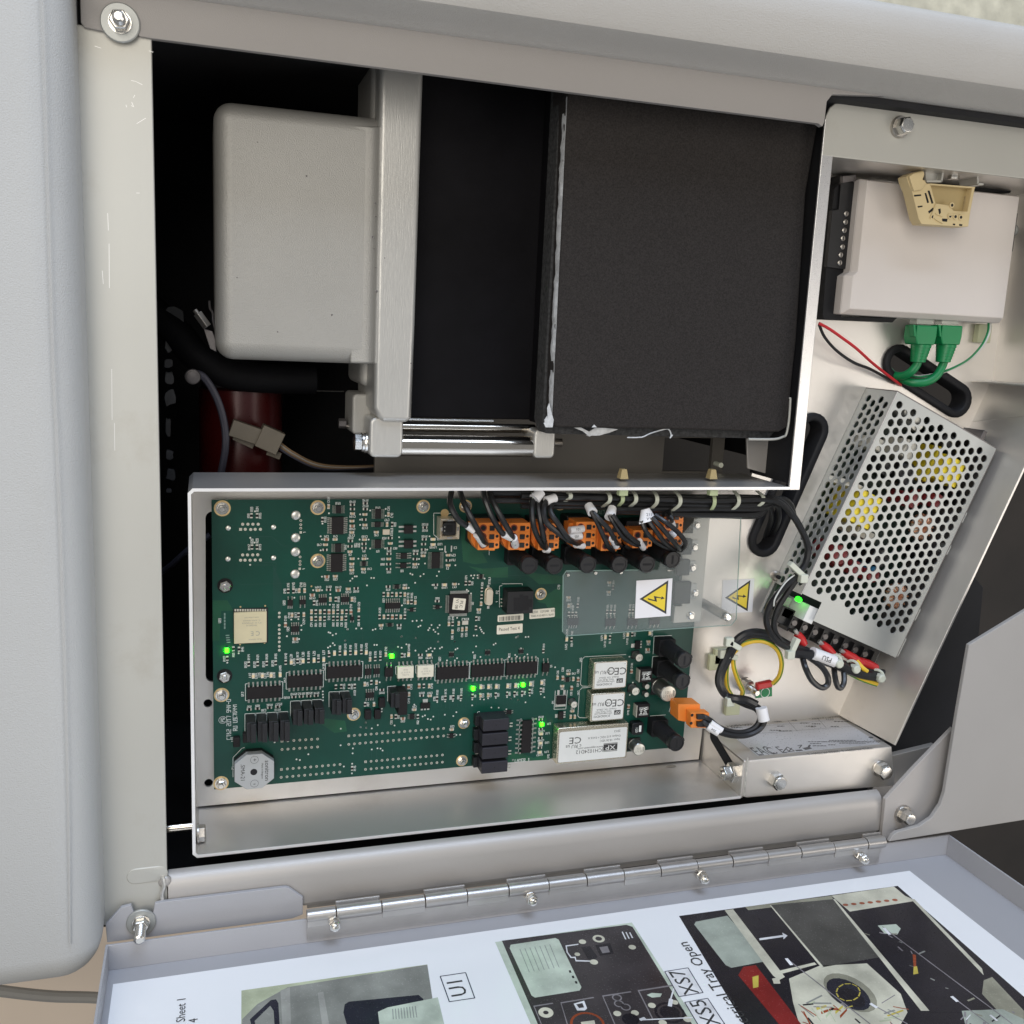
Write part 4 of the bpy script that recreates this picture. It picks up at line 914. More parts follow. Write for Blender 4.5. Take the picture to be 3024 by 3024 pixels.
smd('B3', [(258, 655, vl), (385, 640, vl), (670, 145, vl), (1110, 122, vl), (1365, 92, vl), (1618, 76, vl), (378, 1225, hl), (372, 1330, hl), (362, 1435, hl), (248, 740, vr), (377, 725, vr), (727, 150, vr), (1165, 128, vr), (1420, 90, vr), (405, 280, vr), (565, 585, vc), (625, 590, vb), (690, 540, hc), (745, 600, vc), (800, 605, vb), (620, 680, hc), (725, 705, vb), (735, 965, hc), (715, 1032, vc), (762, 1032, vc),
  (1605, 172, hc), (1595, 262, hb), (375, 1062, hr), (375, 1170, hr), (370, 1275, hr), (366, 1385, hr), (1408, 512, vb), (1375, 915, vb)])
for t in (('B1', 270, 155), ('B2', 412, 335), ('B2', 1340, 705), ('B3', 170, 662), ('B3', 385, 1115)): smd(t[0], [(t[1], t[2], 'vL')])
# seen through the clear cover
smd('T3', [(1465, 1330, hc), (1465, 1425, vc), (1570, 1425, vr), (1470, 1520, vr), (1510, 1520, vr), (1550, 1520, vr)])
smd('T4', [(320, 1095, hc), (355, 1145, vr), (315, 1185, hc), (300, 1375, vr), (335, 1375, vr), (370, 1375, vr), (515, 1370, vr), (545, 1370, vr)])

# ---- integrated circuits: body with gull wing pins
def ic(tile, x, y, bw, bh, side, n, span, reach, h=1.7, body='chip_black', name='chip', pw=None, fine=False, low=None, mark=None):
    """side 'tb': pins on top and bottom edges; 'lr': left and right. sizes in tile pixels"""
    s_ = TILE[tile][2]; a = T(tile, x - bw / 2, y - bh / 2, h); b = T(tile, x + bw / 2, y + bh / 2, h)
    cx, cy = (a.x + b.x) / 2, (a.y + b.y) / 2; w_, h_ = b.x - a.x, a.y - b.y
    mm_ = (b.x - a.x) / bw
    mb = MB(); mb.loft([(cx + sx * w_ / 2, cy + sy * h_ / 2, .25) for sx, sy in ((-1, -1), (1, -1), (1, 1), (-1, 1))], [(cx + sx * (w_ / 2 - .12), cy + sy * (h_ / 2 - .12), h) for sx, sy in ((-1, -1), (1, -1), (1, 1), (-1, 1))])
    o = mb.build(name, body, pcb, .08, 1)
    pins = MB(); sp = span * mm_; rc = reach * mm_; pwd = pw or (.26 if fine else .85)
    nn = n if isinstance(n, tuple) else (n, n)
    for sd, cnt in zip((1, -1), nn):
        for i in range(cnt):
            u = (-sp / 2 + sp * i / (cnt - 1)) if cnt > 1 else 0
            if low: pass
            e = (h_ if side == 'tb' else w_) / 2
            prof = [(e - .1, h * .58), (e + rc * .35, h * .55), (e + rc * .5, .25), (e + rc, .14)]
            for (p0, z0), (p1, z1) in zip(prof, prof[1:]):
                q = []
                for (pp, zz) in ((p0, z0), (p1, z1)):
                    for du in (-pwd / 2, pwd / 2):
                        for dz in (0, .22):
                            if side == 'tb': q.append((cx + u + du, cy + sd * pp, zz + dz))
                            else: q.append((cx + sd * pp, cy + u + du, zz + dz))
                pins.add(q, [(0, 1, 3, 2), (4, 6, 7, 5), (0, 2, 6, 4), (1, 5, 7, 3), (1, 3, 7, 5), (0, 4, 6, 2)])
    if pins.v: pins.build('pins', 'solder', o, kind='stuff')
    occ(cx, cy, w_ + (2 * rc if side == 'lr' else 0), h_ + (2 * rc if side == 'tb' else 0))
    return o, (cx, cy, w_, h_)
def bracket(c, w_, h_, side='lr'):      # white corner outline round a chip
    x, y = c
    for sx in (-1, 1):
        for a, b in (((sx * w_ / 2, -h_ / 2), (sx * w_ / 2, h_ / 2)), ((sx * w_ / 2, h_ / 2), (sx * (w_ / 2 - 1.3), h_ / 2)), ((sx * w_ / 2, -h_ / 2), (sx * (w_ / 2 - 1.3), -h_ / 2))):
            seg(silk, (x + a[0], y + a[1]), (x + b[0], y + b[1]), .28, SZ)
for tile, x, y, bw, bh, n, span in (('B1', 697, 640, 400, 112, 8, 352), ('B1', 1163, 510, 398, 112, 8, 352), ('B1', 1612, 405, 400, 112, 8, 340), ('B2', 1110, 530, 360, 118, 8, 320), ('B2', 1510, 505, 365, 118, 8, 315), ('B2', 1900, 480, 350, 118, 8, 315)):
    o, (cx, cy, w_, h_) = ic(tile, x, y, bw, bh, 'tb', n, span, 52, 2.4, 'chip_black', pw=1.2); bracket((cx, cy + .3), w_ + 1.6, h_ + 3.4)
for tile, x, y in (('B2', 572, 525), ('B2', 800, 512)):
    o, (cx, cy, w_, h_) = ic(tile, x, y, 182, 124, 'tb', 4, 140, 45, 3.0, 'opto_cream', 'optocoupler', pw=1.1)
    q = MB(); 
    for k in range(3): text(q, ('8102', 'uL 3120 A', '7207 N')[k], (cx, cy + 1.9 - k * 1.9, 3.0), XN if False else XP, YP, 1.6, .05)
    q.build('print', 'print_grey', o); sl(tile, (x - 95, y - 70), (x - 115, y - 70), (x - 115, y + 20), (x - 95, y + 20))
for tile, x, y, bw, bh, side, n, span, reach, h, fine in (
    ('T1', 1690, 590, 135, 200, 'lr', 9, 170, 45, 2.2, 0), ('T1', 1680, 1015, 135, 208, 'lr', 9, 175, 42, 2.2, 0), ('T1', 1700, 405, 60, 90, 'lr', 8, 80, 40, 1.2, 1), ('T1', 1695, 845, 70, 100, 'lr', 8, 85, 40, 1.2, 1),
    ('T1', 1148, 1470, 60, 70, 'tb', (2, 3), 45, 35, 1.3, 0), ('T1', 1290, 1462, 70, 55, 'tb', (3, 2), 50, 42, 1.3, 0), ('T1', 1520, 1440, 90, 58, 'tb', 4, 75, 34, 1.6, 0), ('T1', 1775, 1432, 90, 58, 'tb', 4, 75, 34, 1.6, 0), ('T1', 1205, 1770, 90, 65, 'tb', 4, 78, 38, 1.6, 0), ('T1', 1855, 1650, 40, 45, 'tb', (1, 2), 30, 22, 1.1, 0),
    ('T2', 452, 455, 68, 115, 'lr', 8, 95, 36, 1.2, 1), ('T2', 447, 577, 70, 62, 'lr', 5, 42, 34, 1.2, 1), ('T2', 450, 800, 72, 100, 'lr', 8, 88, 36, 1.2, 1), ('T2', 290, 1025, 45, 55, 'lr', 5, 42, 22, 1.1, 1),
    ('T2', 745, 935, 75, 65, 'lr', 3, 50, 48, 1.4, 0), ('T2', 740, 1045, 72, 62, 'lr', (2, 2), 45, 48, 1.4, 0), ('T2', 1110, 985, 90, 185, 'lr', 14, 165, 38, 1.2, 1), ('T2', 620, 1505, 170, 62, 'tb', 7, 145, 46, 1.7, 0), ('T2', 665, 1287, 50, 50, 'lr', 4, 36, 20, 1.1, 1), ('T2', 585, 1722, 45, 40, 'lr', 3, 30, 22, 1.1, 1), ('T2', 1130, 1520, 50, 45, 'lr', (1, 2), 26, 24, 1.2, 0), ('T2', 835, 1550, 44, 44, 'lr', (2, 1), 26, 26, 1.1, 0), ('T2', 1625, 1172, 34, 50, 'lr', 4, 42, 16, .8, 1),
    ('B2', 145, 520, 75, 72, 'tb', (3, 3), 55, 42, 1.4, 0), ('B2', 243, 512, 70, 65, 'tb', (3, 3), 52, 40, 1.4, 0), ('B2', 383, 525, 95, 98, 'tb', 2, 46, 55, 2.2, 0), ('B2', 165, 787, 92, 58, 'tb', 4, 78, 36, 1.6, 0), ('B2', 1095, 322, 55, 40, 'tb', 4, 44, 14, .8, 1), ('B2', 1508, 300, 60, 40, 'tb', 4, 48, 14, .8, 1), ('B2', 1890, 285, 55, 38, 'tb', 4, 44, 14, .8, 1), ('B2', 645, 1030, 50, 60, 'lr', 4, 44, 20, 1.2, 1), ('B2', 1095, 1250, 44, 52, 'lr', (2, 2), 30, 24, 1.3, 0), ('B2', 1750, 980, 60, 44, 'lr', 2, 22, 20, 1.2, 0),
    ('B3', 435, 472, 75, 95, 'tb', 2, 45, 45, 2.2, 0), ('B3', 680, 608, 40, 50, 'lr', 4, 34, 18, 1.1, 1), ('T3', 1520, 1608, 120, 80, 'tb', 4, 80, 34, 1.6, 0), ('T4', 335, 1475, 90, 70, 'tb', 3, 70, 28, 1.6, 0), ('T4', 545, 1470, 90, 70, 'tb', 3, 70, 28, 1.6, 0), ('T4', 755, 1462, 90, 66, 'tb', 3, 70, 28, 1.6, 0)):
    ic(tile, x, y, bw, bh, side, n, span, reach, h, fine=bool(fine), pw=None if fine else .75)
o, (cx, cy, w_, h_) = ic('B3', 215, 1260, 92, 360, 'lr', 8, 310, 50, 2.4, pw=1.2); bracket((cx, cy), w_ + 3, h_ + 1.5)
# the square processor with four rows of pins
o, (cx, cy, w_, h_) = ic('T2', 1373, 1482, 215, 215, 'lr', 25, 185, 36, 1.5, name='processor', fine=True)
mb = MB()
for sd in (1, -1):
    for i in range(25):
        u = -w_ * .43 + w_ * .86 * i / 24; mb.box(cx + u - .13, cx + u + .13, *sorted((cy + sd * h_ / 2, cy + sd * (h_ / 2 + 2.2))), .1, .4)
mb.build('pins', 'solder', o, kind='stuff')
q = MB(); rr = Matrix.Translation((cx, cy, 1.6)) @ Matrix.Rotation(R(-6), 4, 'Z'); q.M = rr; q.prism(rrect(-4.6, 4.6, -4.2, 4.2, .5, 3), 0, .08); q.M = None
st_ = q.build('paper_label', 'cream_label', o)
q = MB(); q.M = rr; text(q, 'PLC', (1.5, 0, .15), YN, XP, 3.1, .05); text(q, 'V1 08', (-1.7, 0, .15), YN, XP, 3.0, .05); q.build('lettering', 'print_dark', o)
# square optos with wide pads
for y in (632, 800):
    c = T('T2', 800, y, 2); mb = MB(); mb.box(c.x - 3.1, c.x + 3.1, c.y - 2.9, c.y + 2.9, .2, 2.4); o = mb.build('optocoupler', 'chip_black', pcb, .15)
    mb = MB()
    for sx, L_ in ((-1, 3.6), (1, 2.6)):
        for sy in (-1, 1): mb.box(*sorted((c.x + sx * 3.1, c.x + sx * (3.1 + L_))), c.y + sy * 1.55 - .65, c.y + sy * 1.55 + .65, .1, .5)
    mb.build('pins', 'solder', o, kind='stuff'); occ(c.x, c.y, 14, 6.5)
    for sx in (-1, 1): seg(silk, (c.x - 3.2, c.y + 3.4), (c.x + 3.2, c.y + 3.4), .25, SZ)
# radio module with cream shield
c = T('T1', 697, 1735, .3); a, b = T('T1', 500, 1540, .8), T('T1', 892, 1925, .8)
mod = MB().box(a.x, b.x, b.y, a.y, .05, .8).build('radio_module', 'black_plastic', pcb, .1)
a, b = T('T1', 505, 1582, 2.6), T('T1', 880, 1921, 2.6)
MB().box(a.x, b.x, b.y, a.y, .8, 2.6).build('shield', 'shield_cream', mod, .35, 2)
mb = MB()
for i in range(13):
    c = T('T1', 522 + i * 28.5, 1553, .8); mb.box(c.x - .55, c.x + .55, c.y - .8, c.y + .8, .8, .95)
mb.build('castellations', 'solder_dull', mod, kind='stuff')
q = MB(); cx, cy = (a.x + b.x) / 2, (a.y + b.y) / 2
for s_, dy, sz in (('www.u-blox.com', 7.0, 1.5), ('IC: 8595A-NINAXA', 5.0, 1.5), ('FCC ID: XPYNINAXA', 3.3, 1.5), ('789-B3A0-03', 1.6, 1.5)): text(q, s_, (cx + .8, cy + dy, 2.62), XN, YN, sz, .05, .9)
text(q, 'C E', (cx + 3.2, cy - 4, 2.62), XN, YN, 4.6, .05, .9); text(q, 'Model: NINA-B1', (cx + 3, cy - 8.2, 2.62), XN, YN, 1.4, .05, .9)
random.seed(9)
for i in range(9):
    for j in range(9):
        if random.random() < .5: q.add([(cx - 7.5 + i * .46, cy - 6 + j * .46, 2.68), (cx - 7.1 + i * .46, cy - 6 + j * .46, 2.68), (cx - 7.1 + i * .46, cy - 5.6 + j * .46, 2.68), (cx - 7.5 + i * .46, cy - 5.6 + j * .46, 2.68)], [(0, 1, 2, 3)]) if False else None
q.build('lettering', 'print_grey', mod)
mb = MB()
for x, y in ((580, 1515), (862, 1503), (575, 1945), (855, 1925), (1390, 1280)): 
    c = T('T1', x, y); mb.lathe((c.x, c.y, 0), [(.6, 0), (.6, .1), (.3, .1), (.3, .02)], 10)
mb.build('test_pads', 'gold_pad', pcb, kind='stuff'); occ(cx, cy, b.x - a.x, 24)
mb = MB()
for i in range(4): c = T('T1', 432 + i * 4, 1840 + i * 26); mb.box(c.x - 1.2, c.x + 1.2, c.y - .35, c.y + .35, 0, .3)
for i in range(5): c = T('T1', 400, 1600 + i * 38); mb.box(c.x - .5, c.x + .5, c.y - .9, c.y + .9, 0, .12)
mb.build('antenna_pads', 'silk_faint', pcb, kind='stuff')

# ---- plated holes, pads and via dots
mb = MB()
def ringpad(tile, x, y, r0=.85, r1=.42, sq=False):
    c = T(tile, x, y); n_ = 4 if sq else 14
    mb.lathe((c.x, c.y, 0), [(r0 * (1.3 if sq else 1), .02), (r0 * (1.3 if sq else 1), .2), (r1, .25)], n_, cap1=False, ph=math.pi / 4); occ(c.x, c.y, 1.8, 1.8)
holes_ = MB(); pinsm = MB()
def hdr(tile, p0, p1, n, sq=True, pin=False):
    for i in range(n):
        f = i / (n - 1); x = p0[0] + (p1[0] - p0[0]) * f; y = p0[1] + (p1[1] - p0[1]) * f
        ringpad(tile, x, y, .92, .5, sq and i == 0); c = T(tile, x, y)
        holes_.lathe((c.x, c.y, .2), [(.5, 0), (.5, .06)], 10)
        pinsm.lathe((c.x + .1, c.y - .1, .05), [(.34, 0), (.34, 1.1), (.2, 1.3)], 8)
hdr('B1', (900, 1192), (1305, 1168), 7); hdr('B1', (900, 1288), (1305, 1258), 7, False); hdr('B1', (893, 1515), (1562, 1458), 11); hdr('B1', (890, 1605), (1558, 1545), 11, False)
hdr('P', (1030, 2173), (1310, 2151), 18); hdr('P', (1030, 2198), (1310, 2173), 18, False); hdr('P', (1079.5, 2249.5), (1306.5, 2229.5), 15); hdr('P', (1079.5, 2272), (1306.5, 2250.5), 15, False)
pinsm.build('header_pins', 'solder_dull', pcb, kind='stuff')
for x, y in ((605, 572), (665, 572), (722, 572), (782, 572), (635, 630), (697, 632), (748, 630), (808, 630), (605, 922), (660, 922), (720, 922), (777, 920), (582, 982), (632, 982), (690, 982), (748, 980), (808, 980)): ringpad('T1', x, y, 1.0, .35)
ringpad('T1', 582, 630, 1.0, .4, True)
for x, y in ((1268, 530), (1268, 577), (1268, 617), (1260, 945), (1260, 995), (1260, 1033)): ringpad('T1', x, y, .85, .45); holes_.lathe((T('T1', x, y).x, T('T1', x, y).y, .2), [(.45, 0), (.45, .06)], 10)
ringpad('T1', 1268, 665, .85, .4, True); ringpad('T1', 1256, 1080, .85, .4, True)
for y in (1585, 1630, 1725, 1775, 1820, 1868, 1915, 1965, 2010): ringpad('T1', 1023, y, .9, .45)
mb.build('plated_rings', 'solder_dull', pcb, kind='stuff'); holes_.build('drilled_holes', 'black_void', pcb, kind='stuff')
for x, y in ((1213, 470), (1210, 725), (1208, 888), (1204, 1140)):
    c = T('T1', x, y); m_ = MB(); m_.sphere((c.x, c.y, .1), 3.15, 22, 8, .28); m_.build('solder_joint', 'solder', pcb); occ(c.x, c.y, 6.6, 6.6)
for x, y in ((440, 615), (957, 605), (437, 968), (957, 955)):
    c = T('T1', x, y); m_ = MB(); m_.sphere((c.x, c.y, .1), 1.75, 16, 6, .5); m_.build('solder_joint', 'solder', pcb)
mb = MB()
for tile, L_ in (('T2', ((185, 1167), (207, 1167), (157, 1192), (132, 1218), (373, 1185), (403, 1185), (323, 1270), (818, 1135), (842, 1147), (970, 1140), (933, 1165), (1120, 1162), (1145, 1112), (873, 1240), (843, 1677), (890, 1673), (948, 1670), (910, 1742), (933, 1730), (1060, 1722), (1152, 1723), (1037, 1757), (1130, 1752), (1083, 1777), (1023, 1780), (1103, 1800), (1137, 1822), (880, 1868), (720, 1853), (105, 1770), (200, 1762), (260, 1762), (390, 1778), (420, 1768), (1612, 1752), (1625, 1775), (1635, 1797), (1655, 1815), (1542, 1843), (1577, 1843), (1133, 1912), (1325, 1912), (245, 460), (360, 415), (537, 397), (537, 475), (245, 520), (245, 580), (240, 747), (342, 747), (360, 850), (530, 848), (225, 965), (330, 965), (1010, 862), (918, 968), (912, 1028), (1332, 1040), (985, 1020), (1070, 1265), (1370, 1255), (1155, 858), (1180, 858), (1222, 890), (1510, 1362), (1462, 1320), (1480, 1335), (1512, 1158), (1548, 1155), (1585, 1155), (1535, 1187), (1587, 1185), (1665, 1192), (722, 1498), (800, 1298), (655, 1305), (1352, 1640), (1037, 710), (690, 720))),
                 ('T1', ((1195, 1410), (1510, 745), (1495, 710), (1590, 447), (1515, 565), (745, 425), (740, 782), (692, 727), (690, 1035), (1495, 870), (1510, 1170), (1600, 1490), (1275, 1727), (1275, 1778), (1110, 1850), (1248, 1882), (1160, 1660), (1240, 1655), (1800, 1770), (1585, 1805), (1605, 1812), (1632, 1838), (1670, 1822), (1775, 1900), (1605, 1370), (1510, 1325), (1410, 1325))),
                 ('B2', ((215, 210), (243, 210), (525, 115), (485, 232), (525, 242), (580, 203), (688, 130), (942, 173), (1132, 173), (1375, 227), (1575, 207), (1598, 193), (683, 275), (808, 280), (833, 257), (857, 245), (877, 283), (902, 252), (962, 250), (985, 237), (1140, 262), (1163, 250), (1340, 295), (1425, 347), (1043, 387), (1132, 387), (1158, 362), (1830, 125), (1855, 113), (932, 862), (1022, 855), (1110, 850), (1198, 845), (1332, 833), (1422, 828), (1465, 833), (1512, 820), (1600, 815), (1728, 805), (1770, 825), (1813, 800), (1855, 838), (1330, 900), (1550, 925), (1633, 927), (1720, 945), (1018, 1007), (1150, 977), (1115, 1022), (765, 1027), (792, 1015), (887, 1028), (825, 1055), (857, 1063), (445, 1130), (253, 1125), (185, 1163), (122, 1157), (60, 1150), (118, 1097), (300, 938), (298, 970), (185, 1403), (250, 1390), (285, 1393), (308, 1415), (1193, 1235), (1150, 1237), (1795, 1522), (670, 892), (275, 637), (1765, 1135), (1765, 1262), (1390, 1450))),
                 ('B1', ((1480, 75), (1500, 97), (1450, 110), (1425, 125), (1622, 45), (1570, 1050), (1797, 1033), (1860, 1040), (1855, 980), (1200, 1342), (1065, 1400), (1103, 1408), (1708, 1275), (1705, 1332), (1568, 1240), (1700, 1450), (1697, 1560), (1365, 625), (1365, 660), (1368, 692), (1367, 727), (1432, 165), (275, 297), (405, 190), (1605, 1482), (815, 1205))),
                 ('B3', ((95, 122), (115, 112), (202, 120), (233, 118), (148, 250), (82, 325), (102, 343), (188, 345), (222, 318), (538, 465), (415, 807), (32, 825), (117, 838), (200, 865), (160, 792), (248, 788), (375, 772), (1385, 345), (1410, 345), (1425, 640), (1390, 780), (1180, 75), (55, 1525)))):
    for x, y in L_:
        c = T(tile, x, y); mb.lathe((c.x, c.y, .02), [(.62, 0), (.58, .16)], 10); occ(c.x, c.y, 1.3, 1.3)
mb.build('via_dots', 'via_tin', pcb, kind='stuff')

# ---- mounting screws: gold ring, washer, nut, threaded end
def gold_screw(c, r0, nut=True, gold=True, part_='mounting_screw'):
    m_ = MB()
    if gold: m_.mat(0).lathe((c.x, c.y, 0), [(r0, 0), (r0, .14), (r0 * .62, .14)], 30)
    m_.mat(1).lathe((c.x, c.y, .14), [(r0 * .78, 0), (r0 * .78, .7), (r0 * .5, .75)], 26)
    m_.lathe((c.x, c.y, .8), [(r0 * .60, 0), (r0 * .62, .4), (r0 * .62, 2.2), (r0 * .52, 2.6)], 6, ph=random.random())
    m_.lathe((c.x, c.y, .8), [(r0 * .34, 0), (r0 * .34, 4.2), (r0 * .30, 4.6)], 16)
    m_.build(part_, ['gold_pad', 'steel'], pcb); occ(c.x, c.y, 2 * r0, 2 * r0)
for t, x, y, r0 in (('T1', 373, 390, 5.3), ('T1', 1463, 382, 5.0), ('T1', 1463, 990, 5.0), ('T2', 965, 370, 4.8), ('T2', 1448, 365, 4.6), ('B1', 210, 665, 5.0), ('B1', 203, 1672, 5.1), ('B1', 1718, 885, 4.8), ('B2', 1235, 1102, 4.4), ('B2', 1213, 1530, 4.4), ('T3', 1148, 1290, 4.5), ('T3', 1370, 275, 4.0)):
    gold_screw(T(t, x, y), r0)
for t, x, y in (('T1', 405, 1272), ('B1', 245, 448)):
    c = T(t, x, y); m_ = MB(); m_.mat(0).lathe((c.x, c.y, 0), [(5.0, 0), (5.0, .35), (3.4, .35)], 26)
    m_.mat(1).lathe((c.x, c.y, .3), [(3.9, 0), (3.9, 2.6), (3.4, 3)], 6, ph=.3); m_.mat(1).lathe((c.x, c.y, .4), [(1.7, 2.6), (1.7, 3.4), (1.3, 3.7)], 14)
    m_.build('mounting_nut', ['black_matte', 'steel'], pcb); occ(c.x, c.y, 9, 9)
c = T('T2', 1210, 445); m_ = MB(); m_.lathe((c.x, c.y, .02), [(2.9, 0), (2.9, .2), (1.6, .2)], 24); m_.build('plated_pad', 'gold_pad', pcb); occ(c.x, c.y, 6, 6)

# ---- taller parts
# USB socket
a, b = T('T2', 1165, 512, 11), T('T2', 1375, 742, 11)
usb = thing('usb_socket', None, None, ((a.x + b.x) / 2, (a.y + b.y) / 2, 0)); usb.parent = pcb; usb.location = (Vector(((a.x + b.x) / 2, (a.y + b.y) / 2, 0)) - Vector(ORI[pcb.name])) * S
ORI[usb.name] = ((a.x + b.x) / 2, (a.y + b.y) / 2, 0)
m_ = MB(); ou = [(a.x, b.y), (b.x, b.y), (b.x, a.y), (a.x, a.y)]; inn = [(a.x + 2, b.y + 2), (b.x - 2, b.y + 2), (b.x - 2, a.y - 2), (a.x + 2, a.y - 2)]
f3 = lambda o, z: [(x, y, z) for x, y in o]
m_.rings([f3(ou, 0), f3(ou, 11), f3(inn, 9.2), f3(inn, 3)], False, True); m_.build('metal_shell', 'crystal_can', usb, .12)
m_ = MB(); cx, cy = (a.x + b.x) / 2, (a.y + b.y) / 2
m_.prism([(cx - 5, cy - 3), (cx - 3.2, cy - 4.4), (cx + 4.4, cy - 4.4), (cx + 4.4, cy + 4.4), (cx - 3.2, cy + 4.4), (cx - 5, cy + 3)], 3, 10.2); m_.build('plastic_core', 'black_plastic', usb, .2)
m_ = MB(); m_.box(cx - 2.2, cx + 2.0, cy - 2.4, cy + 2.4, 10.2, 10.6); m_.build('tongue', 'black_matte', usb, .1)
m_ = MB()
for sy in (-1, 1): m_.cyl((cx - 3.6, cy + sy * 1.3, 10.2), .42, 0, .3, 10)
m_.build('contacts', 'solder', usb)
for sx, sy, hor in ((0, 1, 1), (0, -1, 1), (-1, 0, 0), (1, 0, 0)):
    m_ = MB(); m_.cbox((cx + sx * (b.x - a.x - 2) / 2, cy + sy * (a.y - b.y - 2) / 2, 10.6), 4 if hor else 1.2, 1.2 if hor else 2.6, 1.2); m_.build('spring_tab', 'steel', usb, .1)
sl('T2', (1165, 445), (1085, 445), (1085, 690), (1150, 745)); sl('T2', (1255, 450), (1303, 450), (1303, 465)); occ(cx, cy, 16, 16)
# phone jack
a, b = T('T3', 775, 1270, 13), T('T3', 1062, 1515, 13)
m_ = MB(); m_.box(a.x, b.x, b.y, a.y, 0, 12); jk = m_.build('modular_jack', 'black_plastic', pcb, .4)
op = [tuple(T('T3', *q, 12.05)[:2]) for q in ((838, 1332), (905, 1332), (905, 1296), (950, 1296), (950, 1310), (1005, 1310), (1005, 1350), (1048, 1350), (1048, 1440), (1012, 1440), (1012, 1472), (945, 1475), (945, 1490), (838, 1492))]
m_ = MB(); m_.poly([(x, y, 12.1) for x, y in op]); m_.build('jack_opening', 'black_void', jk)
m_ = MB()
for y in (1345, 1385, 1425): c = T('T3', 692, y); m_.cbox((c.x + .2, c.y, .6), 1.0, .8, 1.0)
m_.build('contacts', 'solder_dull', jk)
sl('T3', (675, 1440), (675, 1200), (705, 1195)); sl('T3', (705, 1175), (935, 1172), (935, 1190)); st('P2', 'T3', 650, 1270, 90, 1.8); st('1', 'T3', 645, 1378, 90, 1.5)
occ((a.x + b.x) / 2 - 2, (a.y + b.y) / 2, 20, 18)
# crystal can
c = T('T2', 1722, 1405, 3); m_ = MB(); m_.prism(capsule((c.x, c.y + 3.6), (c.x, c.y - 3.6), 2.5, 8), .3, 3.4); m_.prism(capsule((c.x, c.y + 3.6), (c.x, c.y - 3.6), 3.0, 8), .2, .8); m_.build('crystal', 'crystal_can', pcb, .4); occ(c.x, c.y, 6, 14)
for y in (1283, 1520): c = T('T2', 1705, y); m_ = MB(); m_.cbox((c.x, c.y, .2), 1.7, 1.9, .4); m_.build('solder_pad', 'solder', pcb)
for t, x, y, w_, h_, mm in (('T2', 540, 658, 75, 60, 'crystal_can'), ('T2', 1440, 1692, 72, 46, 'solder_dull')):
    c = T(t, x, y); k_ = TILE[t][2] * .245; m_ = MB(); m_.cbox((c.x, c.y, .7), w_ * k_, h_ * k_, 1.2); m_.build('crystal', mm, pcb, .2); occ(c.x, c.y, 5.2, 4)
# buzzer
c = T('B1', 585, 1538, 11); oc = [(-5.2, 12.8), (5.2, 12.8), (13.3, 6.3), (13.3, -6.3), (5.2, -12.8), (-5.2, -12.8), (-13.3, -6.3), (-13.3, 6.3)]
c = T('B1', 585, 1541, 10)
bz = MB().prism([(c.x + x * .99, c.y + y * .99) for x, y in oc], 0, 4.5).build('buzzer', 'black_plastic', pcb, .2)
MB().prism([(c.x + x * .98, c.y + y * .98) for x, y in oc], 4.5, 10).build('buzzer_cap', 'buzzer_grey', bz, .35)
m_ = MB(); m_.cyl((c.x - .4, c.y - .2, 10.02), 2.3, 0, .06, 24); m_.build('sound_hole', 'black_void', bz)
q = MB(); text(q, 'sonitron', (c.x + 8.3, c.y, 10), YN, XP, 4.4, .08, 1.0); text(q, 'Made in Belgium', (c.x + 5.2, c.y, 10), YN, XP, 1.7, .08); text(q, '.SMA-21', (c.x - 7.8, c.y, 10), YN, XP, 3.9, .08, .95)
text(q, '+', (c.x, c.y + 8.6, 10), YN, XP, 4.2, .08); text(q, '-', (c.x, c.y - 8.6, 10), XP, YP, 5.5, .08)
for sy in (1, -1):
    for i in range(24):
        a0, a1 = 2 * math.pi * i / 24, 2 * math.pi * (i + 1) / 24; g = lambda r_, a_: (c.x + r_ * math.cos(a_), c.y + sy * 8.6 + r_ * math.sin(a_), 10.1)
        q.add([g(2.5, a0), g(2.7, a0), g(2.7, a1), g(2.5, a1)], [(0, 1, 2, 3)])
q.build('lettering', 'print_dark', bz); occ(c.x, c.y + 3, 30, 32)
sl('B1', (440, 1275), (340, 1380), (340, 1600)); sl('B1', (440, 1275), (470, 1265))
# black upright relays beside the lower left chips
def slab(tile, x0, x1, y0, y1, h, rib=True, nm='reed_relay'):
    a, b = T(tile, x0, y0), T(tile, x1, y1); m_ = MB(); m_.box(a.x, b.x, b.y, a.y, 0, h * .86); o = m_.build(nm, 'black_plastic', pcb, .3)
    if rib: m_ = MB(); m_.box(a.x + (b.x - a.x) * .45, b.x + .1, b.y + .3, a.y - .3, h * .8, h); m_.build('rib', 'black_plastic', o, .3)
    sl(tile, (x0 - 8, y1), (x0 - 8, y0 - 6), (x1 + 2, y0 - 12), (x1 + 2, y0 + 16)); occ((a.x + b.x) / 2, (a.y + b.y) / 2 - 2, b.x - a.x + 1, a.y - b.y + 6)
for k in range(4): slab('B1', 484 + k * 125, 588 + k * 125, 886 - k * 7, 1095 - k * 5, 18)
for k in range(3): slab('B1', 1003 + k * 122, 1104 + k * 122, 742 - k * 8, 905 - k * 8, 18)
for k in range(2): slab('B1', 1443 + k * 118, 1542 + k * 118, 637 - k * 8, 800 - k * 8, 16)
slab('B2', 372, 460, 690, 850, 14); 
c = T('B2', 545, 880, 14); m_ = MB(); m_.box(c.x - 3.2, c.x + 3.2, c.y - 9, c.y + 8, 0, 13); m_.build('voltage_regulator', 'chip_black', pcb, .4); occ(c.x, c.y, 7, 18)
